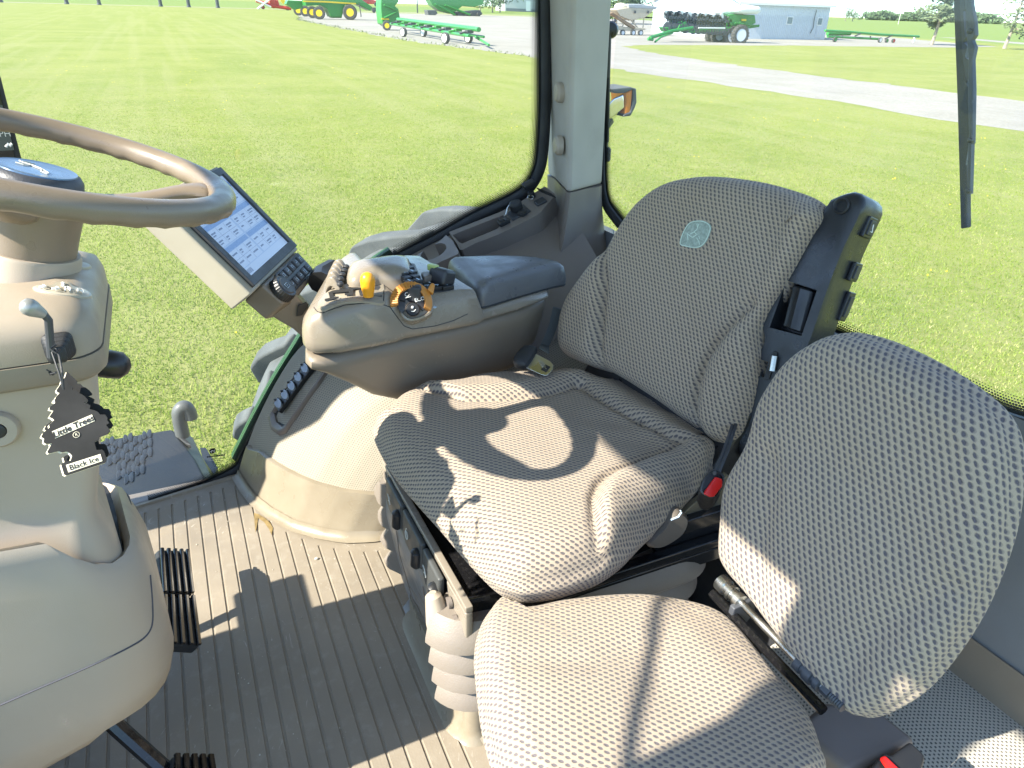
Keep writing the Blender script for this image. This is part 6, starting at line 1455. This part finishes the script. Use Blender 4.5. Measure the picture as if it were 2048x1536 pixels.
def combine():
    t=thing('green_harvester','green harvester with yellow stripe and five yellow rimmed wheels on the gravel edge','harvester',(29,134,Gz))
    for x,y,r in((702,21,1.15),): p=gnd(702,40); wheel(t,(p.x,p.y+.4,Gz+1.15),1.15,.8,(.25,1,0),'yellow')
    for (x,yb,r) in((640,39,.95),(626,36,.92),(612,33,.9),(598,31,.9)):
        p=gnd(x,yb); wheel(t,(p.x,p.y+.3,Gz+r),r,.55,(.25,1,0),'yellow')
    Y=135.; g=lambda x,y,d=0.:at(x,y,Y=Y+d)
    mb=MB(); mb.prism([g(*s) for s in((605,-30),(722,-30),(722,-2),(745,14),(742,22),(725,14),(712,8),(690,10),(684,34),(662,34),(655,18),(640,10),(612,12))],(0,3.,0)); b=mb.build('body',M['green'],t,bevel=.1)
    mb=MB(); mb.prism([g(*s,-.05) for s in((606,1),(650,2),(712,6),(712,9),(650,5),(606,4))],(0,.06,0)); mb.build('side_stripe',M['yellow'],b)
    mb=MB(); mb.prism([g(*s,.5) for s in((655,14),(682,12),(684,36),(664,36))],(0,2,0)); mb.build('drive_housing',M['green'],t,bevel=.06)
    mb=MB(); mb.prism([g(*s,4) for s in((575,0),(606,2),(606,16),(590,20),(572,8))],(0,2,0)); mb.build('rear_chopper',M['green_lt'],t,bevel=.08)
    mb=MB(); mb.tube([g(718,6,-.2),g(722,30,-.2),g(722,34,-.2)],.08,6); mb.build('ladder_rail',M['darkiron'],t)
def red_auger():
    Y=235; g=lambda x,y,d=0.:at(x,y,Y=Y+d)
    t=thing('red_auger','red grain auger with white struts leaning behind the harvester','auger',(32,235,Gz))
    mb=MB(); mb.prism([g(*s) for s in((538,-2),(556,0),(560,12),(548,17),(540,12))],(0,2,0)); mb.build('auger_hopper',M['redp'],t,bevel=.1)
    mb=MB(); mb.tube([g(512,1),g(545,12),g(582,17)],.45,8); mb.build('auger_tube',M['redp'],t)
    for (x0,y0,x1,y1) in((512,0,542,14),(515,18,545,-6)):
        mb=MB(); mb.tube([g(x0,y0,-.3),g(x1,y1,-.3)],.28,6); mb.build('white_strut',M['white'],t)
    mb=MB(); mb.prism([g(*s,-.5) for s in((560,0),(566,-4),(572,4),(566,8))],(0,.5,0)); mb.build('yellow_guard',M['yellow'],t)
    for x,y in((526,16),(575,19)): wheel(t,g(x,y-1.5),.5,.4,(0,1,0),'redp','wheel',False)
def header_wagon():
    t=thing('header_trailer','long green corn head trailer with white wheels at the lawn edge','trailer',(22.5,62,Gz))
    A=gnd(800,66)+Vector((0,0,1.1)); B=gnd(934,88)+Vector((0,0,.95)); 
    Y=70; 
    a=Vector((24.2,82,Gz+1.25)); b=Vector((23.0,56.5,Gz+1.15)); d=(b-a).normalized(); s=Vector((-d.y,d.x,0))
    mb=MB(); mb.tube([a+s*.3,b+s*.3],.18,8); mb.build('header_tube',M['green_lt'],t)
    mb=MB(); mb.tube([a-s*.5-Vector((0,0,.45)),b-s*.5-Vector((0,0,.45))],.12,8); mb.tube([a+s*.7-Vector((0,0,.5)),b+s*.7-Vector((0,0,.5))],.1,8); mb.build('frame_rails',M['green_lt'],t)
    for k in range(9):
        f=(k+.5)/9; p=a.lerp(b,f); mb=MB(); mb.tube([p+s*.9,p-s*.8-Vector((0,0,.35))],.09,6); mb.box(p-Vector((0,0,.2)),(.5,.5,.22)); mb.build('row_snout',M['green'] if k%2 else M['darkiron'],t)
    mb=MB(); mb.tube([b-Vector((0,0,.5)),gnd(960,92)+Vector((0,0,.45)),gnd(978,98)+Vector((0,0,.25))],.1,6); mb.build('tongue',M['green_lt'],t)
    for (x,y,r) in((808,74,.40),(892,88,.42),(848,74,.40),(938,87,.42)):
        p=gnd(x,y); wheel(t,(p.x,p.y+.1,Gz+r),r,.3,(1,.35,0),'white','wheel',False,'tyre_far',.72)
    # tall folded head at the far end
    h=thing('green_header','tall green folded harvester head with yellow stripe beside the header trailer','header',tuple(gnd(780,60)))
    Y=88; g=lambda x,y,d=0.:at(x,y,Y=Y+d)
    mb=MB(); mb.prism([g(*q) for q in((762,-40),(800,-40),(797,4),(790,12),(797,18),(802,46),(775,54),(765,48),(762,20))],(0,2.2,0)); mb.build('head_body',M['green'],h,bevel=.08)
    mb=MB(); mb.prism([g(*q,-.06) for q in((763,36),(778,37),(778,40),(763,39))],(0,.05,0)); mb.build('yellow_stripe',M['yellow'],h)
    mb=MB(); mb.tube([g(768,10,-.1),g(796,22,-.1),g(768,36,-.1)],.12,6); mb.build('head_brace',M['green_lt'],h)
    p=gnd(774,61); wheel(h,(p.x,p.y,Gz+.5),.5,.35,(.2,1,0),'yellow','wheel',False)
def far_machines():
    # second machine across the lot
    t=thing('tracked_harvester','green tracked machine with dark undercarriage on the far side of the lot','harvester',(83,215,Gz))
    Y=212; g=lambda x,y,d=0.:at(x,y,Y=Y+d)
    mb=MB(); mb.prism([g(*s) for s in((848,-20),(965,-20),(967,8),(950,14),(925,12),(905,28),(880,22),(865,10))],(0,4,0)); mb.build('body',M['green_lt'],t,bevel=.2)
    mb=MB(); mb.prism([g(*s,-.2) for s in((910,24),(960,20),(966,28),(958,33),(914,33))],(0,3,0)); mb.build('track_unit',M['darkiron'],t,bevel=.2)
    mb=MB(); mb.prism([g(*s,-.2) for s in((854,20),(872,20),(876,27),(870,31),(857,31))],(0,3,0)); mb.build('track_unit',M['tyre'],t,bevel=.2)
    mb=MB(); mb.tube([g(890,10,-.5),g(940,30,-.5)],.3,6); mb.tube([g(870,8,-.5),g(910,30,-.5)],.3,6); mb.build('side_braces',M['green'],t)
    for k in range(4): wheel(t,g(918+k*13,29.5,-.4),.55,.4,(0,1,0),'darkiron','bogie_wheel',False)
    # red truck behind the harvester head
    r=thing('red_truck','red truck parked far off behind the green header','truck',tuple(gnd(740,20)))
    Y=226; g=lambda x,y,d=0.:at(x,y,Y=Y+d)
    mb=MB(); mb.prism([g(*s) for s in((722,-6),(742,-6),(748,0),(760,2),(760,8),(722,8))],(0,2.2,0)); mb.build('body',M['redp'],r,bevel=.2)
    mb=MB(); mb.prism([g(*s,-.05) for s in((726,-5),(738,-5),(742,0),(726,0))],(0,.1,0)); mb.build('side_window',M['darkiron'],r)
    for x in(728,752): wheel(r,g(x,8.5),.55,.4,(0,1,0),'darkiron','wheel',False)
    w=thing('flat_implement','low dark implement beside the green header far across the lot','implement',tuple(gnd(752,24)))
    mb=MB(); p=gnd(752,26); mb.box(p+Vector((0,0,.9)),(2.2,1.5,1.0)); mb.build('implement_frame',M['tyre'],w,bevel=.1)
    for dx in(-.8,.8): wheel(w,p+Vector((dx,-.8,.45)),.45,.3,(0,1,0),'darkiron','wheel',False)
    # stack of green pipes / folded head by the shed
    t=thing('platform_trailer','low green grain head on a white wheeled trailer beside the shed','trailer',tuple(gnd(1757,88)))
    Yt=72; g=lambda x,y,d=0.:at(x,y,Y=Yt+d)
    mb=MB(); mb.tube([g(1650,61),g(1700,64),g(1760,69),g(1838,73)],.14,8); mb.build('header_tube',M['green_lt'],t)
    mb=MB(); mb.tube([g(1655,73),g(1715,76),g(1760,78)],.14,8); mb.tube([g(1655,67,.8),g(1700,67,.8)],.25,8); mb.build('frame_rails',M['green_lt'],t)
    for (x0,y0,x1,y1) in((1710,72,1722,67),(1770,78,1785,70),(1682,76,1684,71),(1740,78,1741,72)):
        mb=MB(); mb.tube([g(x0,y0,-.1),g(x1,y1,-.1)],.09,6); mb.build('brace',M['darkiron'],t)
    for (x,y,r,m_) in((1757,82,.30,'white'),(1770,84,.24,'green'),(1784,82,.24,'redp'),(1668,76,.3,'green')):
        p=gnd(x,88 if x>1700 else 82); wheel(t,(g(x,y).x,Yt-.2,Gz+r),r,.25,(0,1,0),m_,'wheel',False,'tyre_far',.75)
    p=thing('white_post','short white marker post behind the green platform trailer','post',tuple(gnd(1827,85))); q=gnd(1827,85); mb=MB(); mb.prism([q+Vector((-.12,0,0)),q+Vector((.12,0,0)),q+Vector((.2,0,.75)),q+Vector((-.04,0,.75))],(0,.12,0)); mb.build('post_board',M['white'],p); mb=MB(); mb.box(q+Vector((.06,-.01,.7)),(.22,.03,.08)); mb.build('post_cap',M['pale'],p)
def buildings():
    b=thing('grey_barn','far pale barn with dark base and doors at the top edge','barn',tuple(gnd(1040,24)))
    Y=440; g=lambda x,y,d=0.:at(x,y,Y=Y+d)
    mb=MB(); mb.prism([g(*s) for s in((1010,-16),(1082,-13),(1082,25),(1010,22))],(0,14,0)); mb.build('barn_wall',pbr('barn_siding',(.46,.47,.46),.6,var=.06),b,smooth=0)
    mb=MB(); mb.prism([g(*s,-.1) for s in((1012,16),(1082,19),(1082,25),(1012,22))],(0,.1,0)); mb.build('barn_base',pbr('barn_base',(.17,.19,.21),.7),b,smooth=0)
    mb=MB(); mb.prism([g(*s,-.15) for s in((1052,2),(1062,2),(1062,22),(1052,22))],(0,.1,0)); mb.build('barn_door',M['white'],b,smooth=0)
    mb=MB(); mb.prism([g(*s,-1) for s in((1008,-18),(1046,-24),(1084,-15),(1084,-12),(1046,-21),(1008,-15))],(0,16,0)); mb.build('barn_roof',M['tyre'],b,smooth=0)
    p=gnd(835,26); u=thing('yard_pole','dark yard pole standing on the gravel before the far machine','pole',tuple(p)); mb=MB(); mb.cyl(p,p+Vector((0,0,9)),.22,.16,10); mb.build('pole_shaft',M['darkiron'],u); mb=MB(); mb.box(p+Vector((.5,0,8.6)),(1.2,.25,.2)); mb.build('pole_lamp',M['tyre'],u)
    # posts along the far road: one, then copies
    base=gnd(133,8.4); first=None
    names=['leftmost of the six dark posts on the road verge','second of the six verge posts from the left','third of the six verge posts from the left','fourth of the six verge posts from the left','fifth of the six verge posts from the left','rightmost of the six dark verge posts by the road']
    for k,(x,y) in enumerate(((2,4.4),(134,8.6),(199,10.6),(322,13.6),(378,15.2),(436,16.6))):
        p=at(x,y,Y=247); p.z=Gz
        if first is None:
            first=thing('verge_post',names[k],'post',tuple(p),'dark posts along the far road')
            mb=MB(); mb.cyl(p,p+Vector((0,0,6)),.50,.42,12); mb.build('post_shaft',M['darkiron'],first)
            mb=MB(); mb.cyl(p+Vector((0,0,-.02)),p+Vector((0,0,.5)),.62,.52,12); mb.build('post_foot',M['darkiron'],first)
        else: c=copy_tree(first); c.location=p; c['label']=names[k]
def foliage(mb,c,r,n,size,sc=(1,1,1),rnd=random):
    for i in range(n):
        while True:
            d=Vector((rnd.uniform(-1,1),rnd.uniform(-1,1),rnd.uniform(-1,1)))
            if .1<d.length<1: break
        d=d.normalized()*(d.length**.5)
        p=Vector(c)+Vector((d.x*r*sc[0],d.y*r*sc[1],d.z*r*sc[2])); s=size*rnd.uniform(.5,1.3)
        a=Vector((rnd.gauss(0,1),rnd.gauss(0,1),rnd.gauss(0,.6))).normalized(); b=a.orthogonal().normalized(); 
        mb.add([p+a*s,p+b*s*.5,p-a*s*.9,p-b*s*.5],[(0,1,2,3)])
M['pine']=pbr('pine_needles',(.13,.17,.08),.8,var=.45,vscale=1.2); M['bark']=pbr('pale_bark',(.30,.26,.20),.9,var=.3)
M['leaf']=pbr('broadleaf',(.065,.11,.04),.8,var=.5,vscale=.4); M['twig']=pbr('bare_twigs',(.30,.24,.20),.9,var=.3)
def pine(name,label,base,H,lean,dense,seed):
    rnd=random.Random(seed); t=thing(name,label,'tree',tuple(base)); top=base+Vector((lean,0,H))
    mb=MB(); mb.tube([base.lerp(top,f)+Vector((.12*math.sin(f*5),0,0)) for f in np.linspace(0,1,10)],lambda k:.17*(1-k)+.03,8); mb.build('trunk',M['bark'],t)
    lm=MB(); fm=MB()
    for k in range(34):
        f=.22+.75*k/34; p=base.lerp(top,f); a=rnd.uniform(0,6.28); L=(H*.36)*(1-f)**.6*rnd.uniform(.5,1.1)+.4; d=Vector((math.cos(a),math.sin(a),rnd.uniform(-.15,.35)))
        q=p+d*L; lm.tube([p,p.lerp(q,.5)+Vector((0,0,-.12)),q],lambda k:.05*(1-k)+.012,5)
        for j in range(4):
            s=p+d*L*(.35+.65*j/3)+Vector((rnd.gauss(0,.25),rnd.gauss(0,.25),rnd.gauss(0,.12))); foliage(fm,s,.55,int(46*dense),.21,(1.2,1.2,.5),rnd)
    lm.build('limb',M['bark'],t); fm.build('crown',M['pine'],t,smooth=0)
def bushytree(name,label,base,H,Wd,seed,group=None,mat='leaf'):
    rnd=random.Random(seed); t=thing(name,label,'tree',tuple(base),group)
    mb=MB(); mb.tube([base,base+Vector((.1,0,H*.3)),base+Vector((0,0,H*.65))],lambda k:H*.03*(1-k)+.05,7); mb.build('trunk',M['bark'],t)
    fm=MB()
    for k in range(14): 
        c=base+Vector((rnd.gauss(0,Wd*.22),rnd.gauss(0,Wd*.2),H*rnd.uniform(.3,.86))); foliage(fm,c,Wd*.26,70,Wd*.05,(1,1,.8),rnd)
    fm.build('crown',M[mat],t,smooth=0)
def trees():
    pine('pine_tree','sparse pine tree standing left of the rear wiper',gnd(1863,90),8.6,.5,1.,1)
    p=gnd(2008,98); t_=None
    pine('bare_pine','thin half bare pine at the right edge of the photo',p,8.5,.9,.28,2)
    # far hedge row, single trees and a belt of distant wood
    for k,(x,y,H,W_) in enumerate(((1692,35,9,7),(1706,36,10,8))):
        b=at(x,36,Y=420); b.z=Gz; bushytree('field_tree','left of the two small round trees on the horizon' if k==0 else 'right of the two small round trees on the horizon',b,H,W_,20+k)
    fm=MB(); rnd=random.Random(9)
    for i in range(260):
        f=i/260; x=1738+ (1990-1738)*f; d=760-120*f; b=at(x,48,Y=d); b.z=Gz; h=5.5+2.2*math.sin(f*23)+rnd.uniform(0,3.2); 
        for j in range(3): foliage(fm,b+Vector((rnd.gauss(0,5),rnd.gauss(0,6),h*(.25+.3*j))),h*.34,26,2.2,(1.3,1.3,1),rnd)
    tag(fm.build('distant_wood',M['leaf'],None,smooth=0),'long bluish belt of distant woodland along the horizon','woodland',kind='stuff')
    for k,(x,Yd,H,W_) in enumerate(((985,330,11,10),(1000,345,13,12),(1235,150,7,7),(1250,155,8,8),(1270,158,7,8),(960,350,12,12))):
        b=at(x,12,Y=Yd); b.z=Gz; bushytree('yard_tree',['green tree far beyond the lot, left of the barn','green tree touching the barn at the top edge','left dark tree behind the seed tender','middle dark tree behind the seed tender','right dark tree behind the seed tender','tree far behind the tracked machine'][k],b,H,W_,40+k,'trees beyond the lot')
    b=at(1797,45,Y=300); b.z=Gz; t=thing('utility_pole','thin pale utility pole in the far field','pole',tuple(b)); mb=MB(); mb.cyl(b,b+Vector((.0,0,9)),.16,.12,8); mb.build('pole_shaft',M['pale'],t)
    mb=MB()
    for z in(8.4,7.2): mb.box(b+Vector((0,0,z)),(1.8,.1,.12))
    m_=mb; 
    for z in(8.4,7.2): mb=MB(); mb.box(b+Vector((0,0,z)),(1.8,.1,.12)); mb.build('cross_arm',M['pale'],t)
shed(); planter(); tender(); combine(); red_auger(); header_wagon(); far_machines(); buildings(); trees()
# ------------------------------------------------------------------ camera, sun, sky
cd_=bpy.data.cameras.new('camera'); co=bpy.data.objects.new('camera',cd_); COL.objects.link(co)
cd_.sensor_width=36; cd_.lens=36*F_PX/2048; cd_.clip_start=.01; cd_.clip_end=6000
fw=Vector((math.sin(YAW)*math.cos(PITCH),math.cos(YAW)*math.cos(PITCH),-math.sin(PITCH)))
rt=Vector((math.cos(YAW),-math.sin(YAW),0)); upv=rt.cross(fw)
c_,s_=math.cos(ROLL),math.sin(ROLL)
rx_=rt*c_+upv*s_; up_=-rt*s_+upv*c_
co.matrix_world=Matrix(((rx_.x,up_.x,-fw.x,0),(rx_.y,up_.y,-fw.y,0),(rx_.z,up_.z,-fw.z,CAM_H),(0,0,0,1)))
scene.camera=co
SUN_EL,SUN_AZ=39.3,3.7      # light travels towards +X (rearwards), slightly to the right
sl=bpy.data.lights.new('sun','SUN'); so=bpy.data.objects.new('sun',sl); COL.objects.link(so)
sl.energy=4.8; sl.angle=R(.5); sl.color=(1,.94,.82)
dv=Vector((math.cos(R(SUN_EL))*math.cos(R(SUN_AZ)),math.cos(R(SUN_EL))*math.sin(R(SUN_AZ)),-math.sin(R(SUN_EL))))
so.rotation_euler=dv.to_track_quat('-Z','Y').to_euler(); so.location=(-20,-2,20)
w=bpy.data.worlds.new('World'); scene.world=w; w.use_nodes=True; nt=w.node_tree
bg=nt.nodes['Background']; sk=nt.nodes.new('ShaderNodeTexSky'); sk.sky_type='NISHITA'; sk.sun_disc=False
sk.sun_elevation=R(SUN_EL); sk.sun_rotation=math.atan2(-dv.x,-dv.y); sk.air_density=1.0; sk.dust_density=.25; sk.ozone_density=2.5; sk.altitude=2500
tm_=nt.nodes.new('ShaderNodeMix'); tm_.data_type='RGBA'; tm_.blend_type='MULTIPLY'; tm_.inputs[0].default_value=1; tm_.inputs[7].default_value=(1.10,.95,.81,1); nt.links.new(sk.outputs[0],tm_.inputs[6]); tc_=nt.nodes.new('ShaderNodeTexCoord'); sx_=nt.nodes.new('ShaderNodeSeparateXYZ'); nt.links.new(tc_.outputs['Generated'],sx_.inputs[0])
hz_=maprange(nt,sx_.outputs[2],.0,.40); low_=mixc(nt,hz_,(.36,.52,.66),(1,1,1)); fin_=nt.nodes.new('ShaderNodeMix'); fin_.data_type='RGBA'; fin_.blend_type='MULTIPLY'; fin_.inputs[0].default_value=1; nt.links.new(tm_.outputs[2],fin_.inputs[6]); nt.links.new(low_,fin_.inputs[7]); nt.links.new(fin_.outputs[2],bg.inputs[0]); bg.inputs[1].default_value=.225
vs=scene.view_settings; vs.view_transform='Standard'; vs.look='None'; vs.gamma=1; vs.exposure=1.62; vs.use_curve_mapping=False
